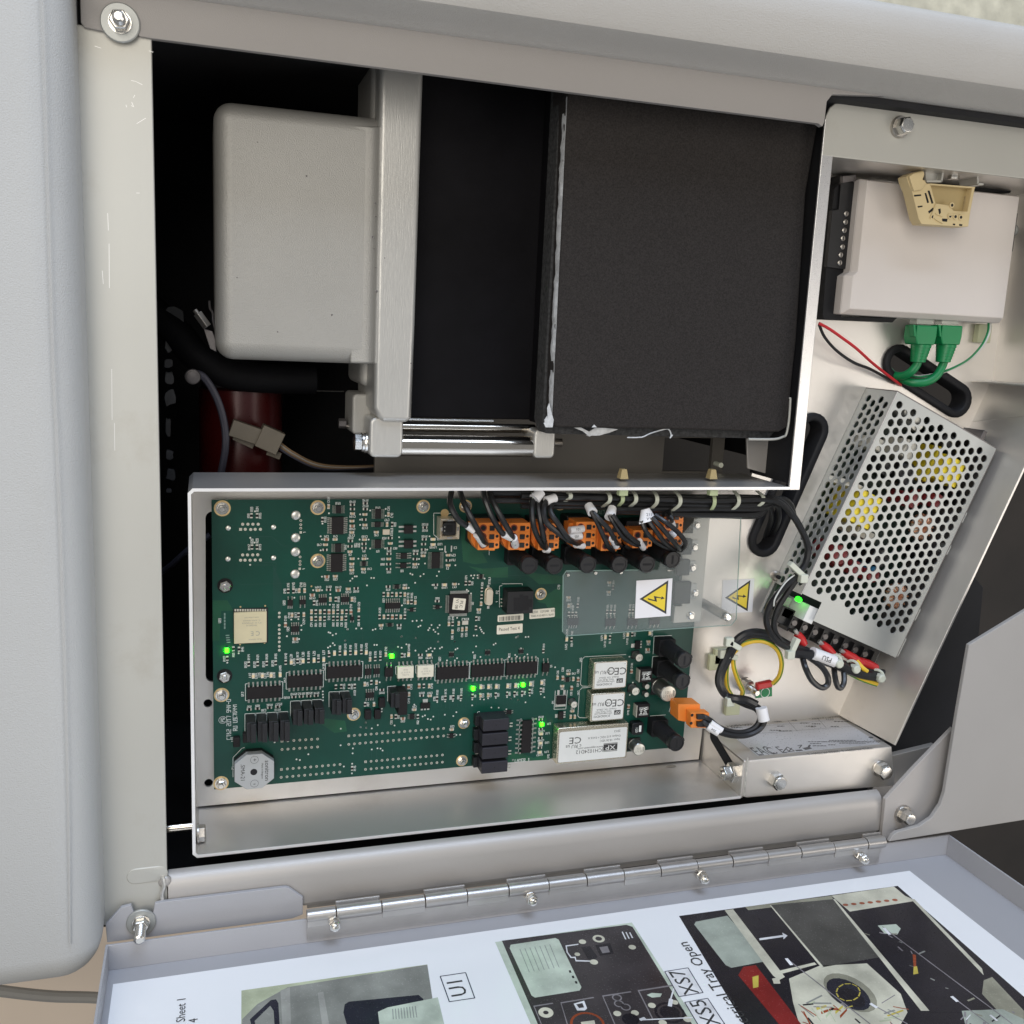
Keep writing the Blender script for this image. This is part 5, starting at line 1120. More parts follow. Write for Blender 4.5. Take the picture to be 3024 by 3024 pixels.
for t, x, y in (('B2', 140, 1005), ('B2', 250, 1000), ('B2', 300, 868), ('B1', 380, 1200), ('B1', 490, 1150)):
    c = T(t, x, y, 3); m_ = MB(); m_.box(c.x - 2.2, c.x + 2.2, c.y - 3.4, c.y + 3.4, 0, 4.5); m_.build('diode', 'chip_black', pcb, .5); occ(c.x, c.y, 5, 8)
# four stacked relays
for k, (x, y, w_, h_) in enumerate(((1605, 1125, 292, 118), (1592, 1285, 292, 118), (1590, 1440, 290, 112), (1583, 1603, 292, 108))):
    a, b = T('B2', x - w_ / 2, y - h_ / 2, 15), T('B2', x + w_ / 2, y + h_ / 2, 15); m_ = MB(); m_.box(a.x, b.x, b.y + .3, a.y - .2, 0, 15 + k * .3); o = m_.build('relay', 'relay_black', pcb, .6); occ((a.x + b.x) / 2 - 2, (a.y + b.y) / 2 + 2, 24, 10)
    m_ = MB(); m_.box(a.x - 3.3, a.x, b.y + 1, a.y - .5, 0, 6); m_.build('relay_foot', 'black_plastic', o, .3)
    c = T('B2', x, y, 15); m_ = MB(); m_.cyl((c.x, c.y, 15 + k * .3), .45, 0, .1, 10); m_.build('vent_hole', 'black_void', o)
    sl('B2', (x - 215, y - 20), (x - 215, y - 150), (x - 190, y - 155)); st('K' + str(4 - k), 'B2', x - 238, y - 80, 0, 1.6)
    m_ = MB()
    for dy in (-1.2, 1.2): cc = T('B2', x + w_ / 2 + 22, y - 6); m_.cbox((cc.x, cc.y + dy, .4), 2.2, .8, .6)
    m_.build('relay_pins', 'solder_dull', o)
# metal converter modules with printed lids
def conv(pts, h, big):
    q = [T('B3', *p_, h) for p_ in pts]; x0 = (q[0].x + q[3].x) / 2; x1 = (q[1].x + q[2].x) / 2; y1 = (q[0].y + q[1].y) / 2; y0 = (q[2].y + q[3].y) / 2
    m_ = MB(); m_.prism(rrect(x0, x1, y0, y1, 1.2, 4), .5, h); o = m_.build('power_converter', 'converter_can', pcb, .8, 3)
    if big: m_ = MB(); m_.prism(rrect(x0 + 1.6, x1 - 1.2, y0 + 1.4, y1 - 3.2, 1.2, 4), h, h + .08)
    else: m_ = MB(); m_.prism(rrect(x0 + 1.6, x1 - .9, y0 + 1.0, y1 - .9, 1.2, 4), h, h + .08)
    m_.build('printed_lid', 'converter_label', o); q = MB(); z = h + .1; W2, H2 = x1 - x0, y1 - y0
    f = lambda u, v: (x0 + W2 * u, y1 - H2 * v, z)
    def tb(s_, u, v, sz, sq=1.): text(q, s_, f(u, v), XN, YN, sz, .03, sq)
    def blk2(u0, u1, v0, v1): a, b = f(u0, v0), f(u1, v1); q.add([(a[0], b[1], z + .02), (b[0], b[1], z + .02), (b[0], a[1], z + .02), (a[0], a[1], z + .02)], [(0, 1, 2, 3)])
    if big:
        tb('2013', .84, .20, 2.6); tb('Output: ±12 VDC = 0.416 A', .66, .34, 2.4, .95); tb('Input: 18-36 VDC', .74, .44, 2.4, .95)
        tb('CE', .25, .36, 7.4, 1.15); tb('c RU us', .23, .53, 4.0); blk2(.655, .855, .55, .73); blk2(.655, .855, .525, .54); blk2(.655, .855, .745, .76)
        tb('www.xppower.com', .47, .61, 2.6); tb('JCH1024D12', .46, .70, 4.1)
        q2 = MB(); text(q2, 'XP', (f(.755, .64)[0], f(.755, .64)[1], z + .08), XN, YN, 5.2, .02, 1.3); q2.build('logo_lettering', 'converter_label', o)
    else:
        tb('CE', .80, .36, 8.0, 1.05); tb('c RU us', .26, .38, 4.0); tb('Output: 12V, 250mA', .47, .58, 1.9); tb('Input: 18-36 VDC', .38, .66, 1.8); tb('www.xppower.com', .38, .73, 1.8); tb('JCA0624S05' if pts[0][1] < 500 else 'JCA0624D02', .34, .82, 2.5)
        blk2(.70, .89, .64, .80); c_ = f(.515, .35)
        for i in range(8):
            a0, a1 = math.pi / 8 + math.pi * i / 4, math.pi / 8 + math.pi * (i + 1) / 4; g = lambda r_, a_: (c_[0] + r_ * math.cos(a_), c_[1] + r_ * math.sin(a_), z + .02)
            q.add([g(2.3, a0), g(3.1, a0), g(3.1, a1), g(2.3, a1)], [(0, 1, 2, 3)])
        tb('TUV', .515, .35, 1.6); q2 = MB(); text(q2, 'XP', (f(.795, .72)[0], f(.795, .72)[1], z + .08), XN, YN, 3.2, .02, 1.1); q2.build('logo_lettering', 'converter_label', o)
        c_ = f(.92, .12); q.add([(c_[0] + .3 * math.cos(i), c_[1] + .3 * math.sin(i), z + .02) for i in (0, 1, 2, 3, 4, 5)], [(0, 1, 2, 3, 4, 5)])
    q.build('lettering', 'print_dark', o); occ((x0 + x1) / 2 - 2, (y0 + y1) / 2 + 2, W2 + 5, H2 + 5)
conv([(983, 402), (1368, 392), (1348, 702), (962, 722)], 11, False)
conv([(953, 764), (1341, 755), (1320, 1062), (935, 1090)], 11, False)
conv([(570, 1165), (1378, 1098), (1356, 1500), (548, 1580)], 11, True)
for x0, y0, y1 in ((845, 350, 680), (815, 705, 1040)): sl('B3', (x0 + 500, y0 - 30), (x0 + 30, y0 - 5), (x0, y0 + 25), (x0 - 18, y1 - 20), (x0, y1), (x0 + 90, y1 + 2))
# power tab device, its capacitor and filter parts
c = T('B3', 612, 845, 2.3); m_ = MB(); m_.box(c.x - 4.1, c.x + 4.1, c.y - 5.6, c.y + 3.6, 0, .6); o = m_.build('heat_tab', 'solder', pcb, .1)
m_ = MB(); m_.box(c.x - 3.7, c.x + 3.7, c.y - 3.1, c.y + 3.4, .4, 2.5); m_.build('transistor', 'chip_black', pcb, .2)
for x in (572, 640): c = T('B3', x, 752); m_ = MB(); m_.box(c.x - .9, c.x + .9, c.y - 2.2, c.y + 2, .2, .9); m_.build('transistor_lead', 'solder', pcb, .1)
occ(T('B3', 610, 830).x, T('B3', 610, 830).y, 9, 15)
sl('B3', (540, 735), (525, 945), (660, 940), (677, 728))
c = T('B3', 602, 1012, 1); m_ = MB(); m_.box(c.x - 1.9, c.x + 1.9, c.y - 3.0, c.y + 3.0, .1, 2.2); m_.build('transistor', 'chip_black', pcb, .15)
m_ = MB()
for dx, dy in ((-3.2, -.6), (3, 1.9), (3, 0), (3, -1.9)): m_.cbox((c.x + dx, c.y + dy, .25), 2, 2.8 if dx < 0 else 1.1, .4)
m_.build('solder_pads', 'solder', pcb, kind='stuff'); occ(c.x, c.y, 9, 6.5)
for t, x, y, bw, bh, tabx, taby, ps in (('B3', 1482, 212, 4.0, 6.6, -4.0, -.6, ((3.4, 2.2), (3.4, 0), (3.4, -2.2))), ('B2', 798, 905, 6.8, 4.0, 0, 3.2, ((-2.6, -3.2), (0, -3.2), (2.6, -3.2)))):
    c = T(t, x, y, 1.6); m_ = MB(); m_.box(c.x - bw / 2, c.x + bw / 2, c.y - bh / 2, c.y + bh / 2, .1, 1.8); o = m_.build('transistor', 'chip_black', pcb, .15)
    m_ = MB(); m_.cbox((c.x + tabx * .8, c.y + taby, .4), 3.6, 3.0, .5)
    for dx, dy in ps: m_.cbox((c.x + dx * .9, c.y + dy, .3), 1.5, 1.1, .4)
    m_.build('leads', 'solder', o); occ(c.x, c.y, 10, 10)
c = T('T2', 1250, 852); m_ = MB(); m_.cbox((c.x - 2.3, c.y, .2), .9, 4.4, .3); m_.cbox((c.x + 2.3, c.y, .2), .9, 4.4, .3); m_.build('solder_pads', 'solder', pcb, kind='stuff')
# electrolytic cans
for t, x, y, r_, h in (('B3', 757, 893, 2.7, 7), ('B3', 1500, 358, 3.1, 8), ('B3', 1458, 742, 3.3, 8), ('B3', 1590, 688, 2.1, 5), ('B3', 1583, 780, 2.0, 5), ('B3', 1832, 768, 6.5, 17), ('B3', 1500, 1405, 5.0, 11)):
    c = T(t, x, y, h); m_ = MB(); m_.box(c.x - r_ * 1.05, c.x + r_ * 1.05, c.y - r_ * 1.05, c.y + r_ * 1.05, 0, 1.0); o = m_.build('electrolytic_capacitor', 'black_plastic', pcb, .3)
    MB().lathe((c.x, c.y, 0), [(r_, 1), (r_, 2), (r_ * .93, 2.3), (r_, 2.7), (r_, h - .5), (r_ * .92, h)], 28).build('can', 'ecap_can', o)
    MB().lathe((c.x, c.y, h), [(r_ * .9, 0), (r_ * .88, .05)], 28).build('can_top', 'ecap_top', o)
    m_ = MB(); m_.prism([(c.x + r_ * .55, c.y - r_ * .45), (c.x + r_ * .80, c.y - r_ * .3), (c.x + r_ * .80, c.y + r_ * .3), (c.x + r_ * .55, c.y + r_ * .45)], h, h + .1)
    if r_ > 4: text(m_, '101', (c.x - r_ * .1, c.y + r_ * .2, h + .1), XN, YN, r_ * .55, .02); text(m_, '35 UT', (c.x - r_ * .1, c.y - r_ * .25, h + .1), XN, YN, r_ * .5, .02)
    elif r_ > 2.5: text(m_, '47', (c.x - r_ * .1, c.y, h + .1), XN, YN, r_ * .9, .02)
    m_.build('print', 'print_grey', o); occ(c.x - 1, c.y + 1, 2.4 * r_, 2.4 * r_)
# choke blocks with white lettering
for t, x, y, kind_ in (('B3', 1575, 562, 0), ('B3', 1543, 965, 0), ('B3', 1482, 1168, 1)):
    c = T(t, x, y, 6); e = 5.4 if kind_ == 0 else 4.9
    m_ = MB(); m_.prism(rrect(c.x - e, c.x + e, c.y - e, c.y + e, .5 if not kind_ else 2, 3), 0, 6); o = m_.build('choke', 'chip_black' if not kind_ else 'black_plastic', pcb, .4); q = MB()
    if kind_ == 0:
        for k in range(3): q.cbox((c.x + .6, c.y + 1.7 - k * .0, 6.05), .1, .1, .02)
        text(q, '744', (c.x - 1.8, c.y, 6), YN, XP, 3.0, .06); text(q, 'WE', (c.x + 1.4, c.y, 6), YN, XP, 4.0, .06)
        for k in range(4): q.add([(c.x + dx, c.y + dy, 6.08) for dx, dy in ((-3.4, 2.9 - k * .7), (4.2, 2.9 - k * .7), (4.2, 3.1 - k * .7), (-3.4, 3.1 - k * .7))], [(0, 1, 2, 3)])
        for k in range(2): q.add([(c.x + dx, c.y + dy, 6.08) for dx, dy in ((-3.4, -2.6 - k * .7), (4.2, -2.6 - k * .7), (4.2, -2.4 - k * .7), (-3.4, -2.4 - k * .7))], [(0, 1, 2, 3)])
        q2 = MB(); q2.box(c.x - e - .25, c.x - e + .3, c.y - e + .6, c.y + e - .6, 0, 6.05); q2.build('edge_strip', 'solder_dull', o)
    else:
        text(q, '120', (c.x - 1.0, c.y - .8, 6), YN, XP, 3.0, .06); q.add([(c.x + dx, c.y + dy, 6.06) for dx, dy in ((1.0, -2.6), (2.9, -2.6), (2.9, 2.6), (1.0, 2.6))], [(0, 1, 2, 3)])
    q.build('lettering', 'silk', o); occ(c.x, c.y, 14, 14)
# upright fuse holders with slotted caps
FU = []
def fuse(tile, x, y, h=38, dark=True, r_=6.3, slot_v=False):
    c = T(tile, x, y, h); m_ = MB(); m_.prism(rrect(c.x - 6.8, c.x + 6.8, c.y - 6.8, c.y + 6.8, 1, 2), 0, 9)
    m_.lathe((c.x, c.y, 9), [(6.7, 0), (6.3, 1), (6.0, h - 15), (5.9, h - 14)], 28); o = m_.build('fuse_holder', 'black_matte', pcb, .3, sharp=50)
    m_ = MB(); m_.lathe((c.x, c.y, h - 6), [(r_ - .2, 0), (r_, .4), (r_, 5.2), (r_ - .6, 6), (r_ - 1.5, 6.0), (r_ - 1.6, 5.6), (.2, 5.6)], 32, cap1=True); m_.build('cap', 'black_plastic', o, sharp=50)
    m_ = MB(); L_ = 3.2
    if slot_v: m_.box(c.x - .7, c.x + .7, c.y - L_, c.y + L_, h - .4, h - .25)
    else: m_.box(c.x - L_, c.x + L_, c.y - .7, c.y + .7, h - .4, h - .25)
    m_.build('slot', 'black_void', o)
    m_ = MB()
    for a0 in (.35, 3.5): 
        for i in range(3):
            t = a0 + i * .12; m_.cbox((c.x + (r_ - .1) * math.cos(t), c.y + (r_ - .1) * math.sin(t), h - 2), .9, .9, 3)
    m_.build('cap_notch', 'black_void', o); occ(c.x, c.y, 15, 15)
fuse('T3', 1020, 968); fuse('T3', 1308, 970); fuse('T3', 1690, 958)
for x in (420, 683): fuse('T4', x, 925, slot_v=False)
fuse('T4', 925, 880, slot_v=True)
fuse('B4', 556, 325, slot_v=True); fuse('B4', 537, 528, slot_v=True); fuse('B4', 481, 1116, slot_v=True)
sl('B4', (430, 85), (262, 92), (252, 262)); sl('B4', (350, 280), (248, 284), (240, 420)); sl('B4', (370, 840), (225, 850)); sl('B4', (405, 810), (425, 730))
# plug headers below the orange connectors
for k, (x, y) in enumerate(((1443.6, 1584), (1534, 1584), (1621, 1585), (1729.6, 1580), (1815, 1590), (1907, 1592), (1988, 1575))):
    c = at(x, y, 30); m_ = MB(); m_.prism([(c.x - 8.5, c.y + 10), (c.x + 8, c.y + 10), (c.x + 8, c.y - 12), (c.x - 5, c.y - 12), (c.x - 8.5, c.y - 9)], 0, 14); m_.build('plug_header', 'black_plastic', pcb, .4); occ(c.x, c.y, 17, 22)
    seg(silk, (c.x + 9.5, c.y - 8), (c.x + 9.5, c.y - 20), .3, SZ)
# power transistors screwed to their aluminium cooling bar
bar = [T('T4', *q, 4) for q in ((1015, 432), (1282, 432), (1188, 1466), (930, 1482), (944, 1320), (1010, 1320))]
cb = MB().prism([(q.x, q.y) for q in bar], -2, 4); cb_ = cb.build('cooling_bar', 'strut_metal', pcb, .4)
for x, y, w_, h_, sx, sy in ((1065, 553, 9.6, 12.0, 1163, 555), (1052, 757, 9.6, 12.0, 1140, 765), (1025, 955, 10.6, 12.0, 1122, 960), (1018, 1195, 13.4, 17.0, 1145, 1203)):
    c = T('T4', x, y, 8); m_ = MB(); m_.box(c.x - w_ / 2, c.x + w_ / 2, c.y - h_ / 2, c.y + h_ / 2, 4, 8.4); o = m_.build('power_transistor', 'triac_black', pcb, .4)
    m_ = MB(); m_.box(c.x + w_ / 2, c.x + w_ / 2 + 6.5, c.y - h_ * .36, c.y + h_ * .36, 4, 5.0); m_.build('tab', 'zinc', o, .2)
    m_ = MB()
    for dy in (-3.2, 0, 3.2): m_.box(c.x - w_ / 2 - 5, c.x - w_ / 2, c.y + dy - .5, c.y + dy + .5, 2.5, 3.1)
    m_.build('leads', 'solder', o); c = T('T4', sx, sy, 7)
    m_ = MB(); m_.lathe((c.x, c.y, 5), [(3.1, 0), (3.1, .5), (2.6, .6), (2.6, 1.6), (1.9, 2.3)], 20); m_.lathe((c.x, c.y, 7.1), [(1.0, 0), (.9, .3)], 6); m_.build('screw', 'steel', pcb)
for t, x, y in (('T4', 1097, 1415), ('T4', 1530, 440)):
    c = T(t, x, y, 5); m_ = MB(); m_.lathe((c.x, c.y, 4), [(3.5, 0), (3.5, .5), (2.8, .6), (2.8, 1.8), (2.0, 2.6)], 20); m_.lathe((c.x, c.y, 6.4), [(1.1, 0), (1.0, .3)], 6); m_.build('screw', 'steel', pcb)
# loose paper labels stuck on the board
def stick(tile, x, y, w_, h_, rot, lines, mm='cream_label'):
    c = T(tile, x, y, .2); m_ = MB(); Mx = Matrix.Translation((c.x, c.y, .2)) @ Matrix.Rotation(R(rot), 4, 'Z'); m_.M = Mx
    m_.prism(rrect(-w_ / 2, w_ / 2, -h_ / 2, h_ / 2, .7, 3), 0, .12); o = m_.build('board_label', mm, pcb); q = MB(); q.M = Mx
    for ln_ in lines: text(q, ln_[0], (ln_[1], ln_[2], .12), XP, YP, ln_[3], .05, ln_[4] if len(ln_) > 4 else 1)
    occ(c.x, c.y, w_, h_); return q, o
q, o = stick('T3', 793, 1690, 19.6, 6.9, 1.5, [('Passed Test 4', -.4, .1, 3.5, .82)]); q.build('lettering', 'print_dark', o)
q, o = stick('T3', 1163, 1512, 19.6, 7.0, 2.5, [('2320   529248   032', 1.2, 1.4, 2.3, .95), ('T0083-9103 REV 4  RoHS', 0, -1.6, 2.1, .8)]); q.build('lettering', 'print_dark', o)
q, o = stick('T3', 803, 1562, 19.6, 5.0, 1.5, []); random.seed(2); x = -8.6
while x < 8.4:
    bw = random.choice((.22, .22, .4, .62)); q.add([(x, -2.0, .2), (x + bw, -2.0, .2), (x + bw, 1.3, .2), (x, 1.3, .2)], [(0, 1, 2, 3)]); x += bw + random.choice((.25, .25, .45, .6))
q.build('barcode', 'print_dark', o)
# ---- screen printed lettering
st('CTB2 2017 94V-0', 'B1', 292, 945, 90, 2.6, .3); st('E76441', 'B1', 362, 850, 90, 2.4, .3); st('RU US', 'B1', 365, 1000, 90, 2.6, .35); st('PQ', 'B1', 222, 950, 90, 2.2, .3)
c = T('B1', 222, 950)
for i in range(16): seg(silk, (c.x + 2.5 * math.cos(i * math.pi / 8), c.y + 2.5 * math.sin(i * math.pi / 8)), (c.x + 2.5 * math.cos((i + 1) * math.pi / 8), c.y + 2.5 * math.sin((i + 1) * math.pi / 8)), .25, SZ)
st('LAYER 1', 'B3', 163, 1525, 0, 2.3, .32)
for s_, t, x, y, r_ in (('R33', 'T1', 708, 402, 90), ('R34', 'T1', 772, 400, 90), ('R28', 'T1', 712, 765, 90), ('R29', 'T1', 770, 762, 90), ('U23', 'T1', 343, 1672, 90), ('U20', 'T1', 1078, 1468, 90), ('U21', 'T1', 1122, 1765, 90), ('C48', 'T1', 1272, 1262, 90), ('R145', 'T1', 1185, 1272, 90), ('R48', 'T1', 1085, 1335, 90), ('U13', 'T1', 1692, 335, 180), ('U10', 'T1', 1775, 835, 90), ('U18', 'T2', 447, 385, 180), ('XTAL3', 'T2', 605, 660, 90), ('U7', 'T2', 445, 880, 180), ('R133', 'T2', 985, 575, 180), ('LD3', 'T2', 1155, 800, 180), ('C3', 'T2', 1330, 840, 180), ('C24', 'T2', 1308, 925, 180), ('FB1', 'T2', 1305, 980, 180), ('C1', 'T2', 1240, 1075, 180), ('U8', 'T2', 722, 1105, 180), ('C41', 'T2', 282, 1118, 180), ('XTAL1', 'T2', 1720, 1215, 90), ('XTAL2', 'T2', 1445, 1655, 180), ('C40', 'T2', 607, 470, 90), ('C47', 'T2', 550, 522, 180), ('U2', 'T2', 1527, 1475, 90), ('L31', 'B1', 1003, 220, 90), ('L30', 'B1', 1140, 200, 90), ('L29', 'B1', 1265, 190, 90), ('L27', 'B1', 1375, 180, 90), ('R44', 'B1', 450, 145, 90), ('R120', 'B1', 485, 320, 90), ('R122', 'B1', 587, 318, 90), ('R121', 'B1', 690, 312, 90), ('R129', 'B1', 793, 305, 90), ('LD7', 'B1', 535, 440, 90), ('LD5', 'B1', 640, 435, 90), ('LD4', 'B1', 740, 430, 90), ('U17', 'B1', 450, 655, 90), ('U12', 'B1', 935, 495, 90), ('C30', 'B1', 690, 840, 180), ('R127', 'B1', 862, 770, 180), ('R110', 'B1', 1035, 655, 180), ('R112', 'B1', 1120, 650, 180), ('R108', 'B1', 1208, 645, 180), ('U27', 'B2', 960, 370, 90), ('U29', 'B2', 1358, 345, 90), ('U31', 'B2', 1755, 325, 90), ('R78', 'B2', 900, 825, 90), ('R79', 'B2', 993, 815, 90), ('R80', 'B2', 1085, 810, 90), ('R81', 'B2', 1172, 805, 90), ('LD25', 'B3', 662, 230, 90), ('R91', 'B3', 727, 205, 90), ('LD24', 'B3', 1070, 130, 90), ('LD23', 'B3', 1325, 105, 90), ('U26', 'B3', 15, 330, 90), ('U1', 'B3', 492, 450, 90), ('C62', 'B3', 800, 510, 90), ('C58', 'B3', 625, 490, 90), ('C59', 'B3', 690, 505, 180), ('D4', 'B3', 512, 865, 90), ('LD1', 'B3', 465, 1110, 180), ('LD2', 'B3', 450, 1218, 180), ('LD3', 'B3', 445, 1325, 180), ('LD4', 'B3', 440, 1430, 180), ('U45', 'B3', 460, 1480, 90), ('U46', 'B3', 830, 380, 90), ('U47', 'B3', 805, 755, 90), ('C21', 'B2', 1100, 1140, 180), ('P4', 'B1', 340, 1500, 90), ('C79', 'T3', 1352, 1212, 90), ('LS1', 'B1', 335, 1170, 90), ('1', 'T1', 1310, 662, 90), ('1', 'T1', 1300, 1080, 90)):
    st(s_, t, x, y, r_, 1.5); c = T(t, x, y); occ(c.x, c.y, 2, 3)
cnt = 40; random.seed(6)
for tile, x, y, code in SMD:
    if code[1] == 'L': continue
    cnt += 1; nm = {'r': 'R', 'c': 'C', 'b': 'C', 'l': 'LD'}[code[1]] + str((cnt * 7) % 190 + 1); c = T(tile, x, y); L_ = len(nm) * 1.1 + .3
    cand = [((0, -2.1), 180, (L_, 1.5)), ((0, 2.1), 180, (L_, 1.5)), ((2.4 + L_ / 2, 0), 180, (L_, 1.5)), ((-2.4 - L_ / 2, 0), 180, (L_, 1.5))] if code[0] == 'h' else [((0, 2.4 + L_ / 2), 90, (1.5, L_)), ((0, -2.4 - L_ / 2), 90, (1.5, L_)), ((-1.9, 0), 90, (1.5, L_)), ((1.9, 0), 90, (1.5, L_))]
    for (dx, dy), rot, (w_, h_) in cand:
        if free(c.x + dx, c.y + dy, w_, h_):
            d, u = UP[rot]; stroke(silk, nm, (c.x + dx, c.y + dy), d, u, 1.35, .24, SZ); occ(c.x + dx, c.y + dy, w_, h_); break
for s_, x, y in (('BIOQUELL', 590, 425), ('LTD', 240, 425)):
    c = T('T4', x, y); m_ = MB(); stroke(m_, s_, c, XN, YN, 2.6, .35, .2); m_.build('faint_lettering', 'silk_faint', pcb)
silk.build('screen_print', 'silk', pcb, kind='stuff')
# ================================================================== orange plug connectors and their wires
def plug(x, y, poles, label, z=30, rot=0., w_=15.2, pitch=5.9, col='orange_plastic'):
    c = at(x, y, z); t = thing('terminal_plug', label, 'connector', (c.x, c.y, z - 16), 'orange plug connectors along the edge of the circuit board')
    Mx = Matrix.Translation((c.x, c.y, 0)) @ Matrix.Rotation(rot, 4, 'Z'); h_ = poles * pitch + 1.2
    m_ = MB(); m_.M = Mx; m_.prism([(-w_ / 2, h_ / 2), (w_ / 2 - .5, h_ / 2), (w_ / 2, h_ / 2 - .5), (w_ / 2, -h_ / 2 + 1), (w_ / 2 - 3, -h_ / 2 + .6), (w_ / 2 - 3, -h_ / 2 - .5), (w_ / 2 - 7, -h_ / 2 - .5), (w_ / 2 - 7.5, -h_ / 2), (-w_ / 2, -h_ / 2)], z - 16, z)
    m_.build('plug_body', col, t, .35)
    m_ = MB(); m_.M = Mx; m_.prism([(-w_ / 2 - 3.2, -h_ / 2 + 5.5), (-w_ / 2, -h_ / 2 + .2), (-w_ / 2, h_ / 2 - 2), (-w_ / 2 - 3.2, h_ / 2 - 2)], z - 16, z - 6); m_.build('side_latch', col, t, .3)
    for i in range(poles):
        yy = h_ / 2 - .6 - pitch * (i + .5)
        m_ = MB(); m_.M = Mx; m_.lathe((-w_ / 2 + 3.4, yy, z), [(2.5, .02), (2.5, .12), (2.2, .12)], 20); m_.build('wire_entry', 'orange_dark', t)
        m_ = MB(); m_.M = Mx; m_.lathe((-w_ / 2 + 3.4, yy, z + .1), [(1.7, 0), (1.7, .08)], 16); m_.build('entry_bore', 'black_void', t)
        m_ = MB(); m_.M = Mx; m_.box(.2, 3.6, yy - 1.9, yy + 1.5, z - .1, z + .9); m_.build('release_button', 'black_plastic', t, .15)
        m_ = MB(); m_.M = Mx; m_.lathe((w_ / 2 - 1.9, yy, z), [(1.05, .02), (1.05, .1)], 14); m_.build('test_hole', 'black_void', t)
        if i: m_ = MB(); m_.M = Mx; m_.box(-.5, w_ / 2, yy + pitch / 2 - .35, yy + pitch / 2 + .25, z, z + .5); m_.build('divider', col, t, .1)
    return t
plug(1444, 1584, 3, 'orange three way plug nearest the square USB socket')
plug(1534, 1584, 3, 'orange three way plug second from the USB socket')
plug(1621, 1585, 3, 'orange three way plug third from the USB socket, half hidden by a wire loop')
plug(1730, 1580, 3, 'orange three way plug with two printed white wire sleeves lying across its left side')
plug(1806, 1588, 3, 'orange plug mostly hidden under crossing black wires right of the fourth plug')
plug(1898, 1592, 2, 'small orange two way plug with a single wire entering it, left of the last plug')
plug(1988, 1563, 4, 'tall orange plug beside the black power transistors, under a fan of wires')
t = thing('terminal_plug', 'orange plug lying tilted at the lower right corner of the circuit board', 'connector', tuple(at(2049, 2114, 20)), 'orange plug connectors along the edge of the circuit board')
a = at(2006, 2085, 34); ang = R(-14)
A = [at(2006, 2090, 30), at(2065, 2093, 40), at(2062, 2142, 40), at(2006, 2137, 30)]
zl, zh = 18, 0
def boxpx(tl, tr, br, bl, z0, z1, mm, nm, par, bev=.4, tilt=0):
    q = [at(*p_, z1) for p_ in (bl, br, tr, tl)]; m_ = MB(); m_.prism([(v.x, v.y) for v in q], z0, z1); return m_.build(nm, mm, par, bev)
boxpx((2003, 2080), (2068, 2080), (2068, 2140), (2003, 2128), 16, 30, 'orange_plastic', 'plug_body', t)
boxpx((2040, 2105), (2095, 2105), (2095, 2150), (2040, 2150), 30, 38, 'orange_plastic', 'plug_body', t)
for px, py in ((2070, 2118), (2070, 2140)): boxpx((px - 10, py - 7), (px + 12, py - 7), (px + 12, py + 7), (px - 10, py + 7), 38, 40.5, 'black_plastic', 'release_button', t, .2)
for px, py in ((2044, 2112), (2041, 2136)): c = at(px, py, 38.1); m_ = MB(); m_.cyl((c.x, c.y, 38.05), 1.2, 0, .1, 14); m_.build('wire_entry', 'black_void', t)

def wire(pts, r_, mm, name='wire', label=None, cat='wire', group=None, parent=None, k=6, n=8):
    m_ = MB(); m_.tube(smooth([at(*p_) for p_ in pts], k), r_, n)
    return m_.build(name, mm, parent, label=label, cat=cat, group=group)
def sleeve(a, b, r_, txt=None, parent=None, label=None, rot=0, sz=2.6, mm='sleeve_white', flare=1.0):
    A = at(*a); B = at(*b); m_ = MB(); m_.tube([A, A.lerp(B, .5), B], (lambda t: r_ * (1 + (flare - 1) * t)) if flare != 1 else r_, 14)
    o = m_.build('marker_sleeve', mm, parent, label=label if not parent else None, cat='wire marker' if not parent else None, group=None if parent else 'white printed wire markers')
    if txt:
        d = (B - A).normalized(); vw = Vector((0, 0, CAMH)) - (A + B) / 2; vw = (vw - d * vw.dot(d)).normalized(); u = vw.cross(d)
        if rot: d, u = -d, -u
        q = MB(); text(q, txt, (A + B) / 2 + vw * (r_ * max(1, (1 + flare) / 2) + .12), d, u, sz, .03); q.build('marker_text', 'print_dark', o)
    return o
PG = 'black wires dropping from the harness to the orange plugs'
w1 = [[(1333, 1452, 30), (1330, 1490, 42), (1358, 1540, 46), (1410, 1568, 44), (1430, 1595, 38), (1428, 1612, 28)],
      [(1359, 1452, 30), (1372, 1490, 44), (1400, 1545, 50), (1425, 1590, 42), (1436, 1608, 28)]]
w2 = [[(1428, 1452, 34), (1432, 1475, 42), (1452, 1525, 46), (1480, 1570, 46), (1508, 1590, 42), (1522, 1607, 28)],
      [(1446, 1452, 34), (1460, 1490, 44), (1490, 1545, 48), (1512, 1583, 44), (1520, 1604, 28)]]
w3 = [[(1575, 1460, 38), (1571, 1500, 44), (1575, 1550, 48), (1590, 1590, 44), (1608, 1615, 34), (1615, 1620, 28)],
      [(1588, 1460, 38), (1590, 1500, 44), (1598, 1550, 48), (1606, 1592, 44), (1612, 1616, 28)]]
w4 = [[(1620, 1472, 40), (1606, 1500, 46), (1612, 1540, 50), (1650, 1575, 48), (1685, 1598, 42), (1720, 1606, 28)],
      [(1635, 1478, 40), (1625, 1510, 46), (1650, 1550, 50), (1680, 1592, 46), (1718, 1610, 28)]]
w5 = [[(1745, 1508, 46), (1765, 1545, 48), (1785, 1590, 46), (1800, 1618, 38), (1812, 1626, 28)],
      [(1750, 1512, 46), (1775, 1540, 50), (1800, 1565, 50), (1818, 1600, 44), (1832, 1612, 28)]]
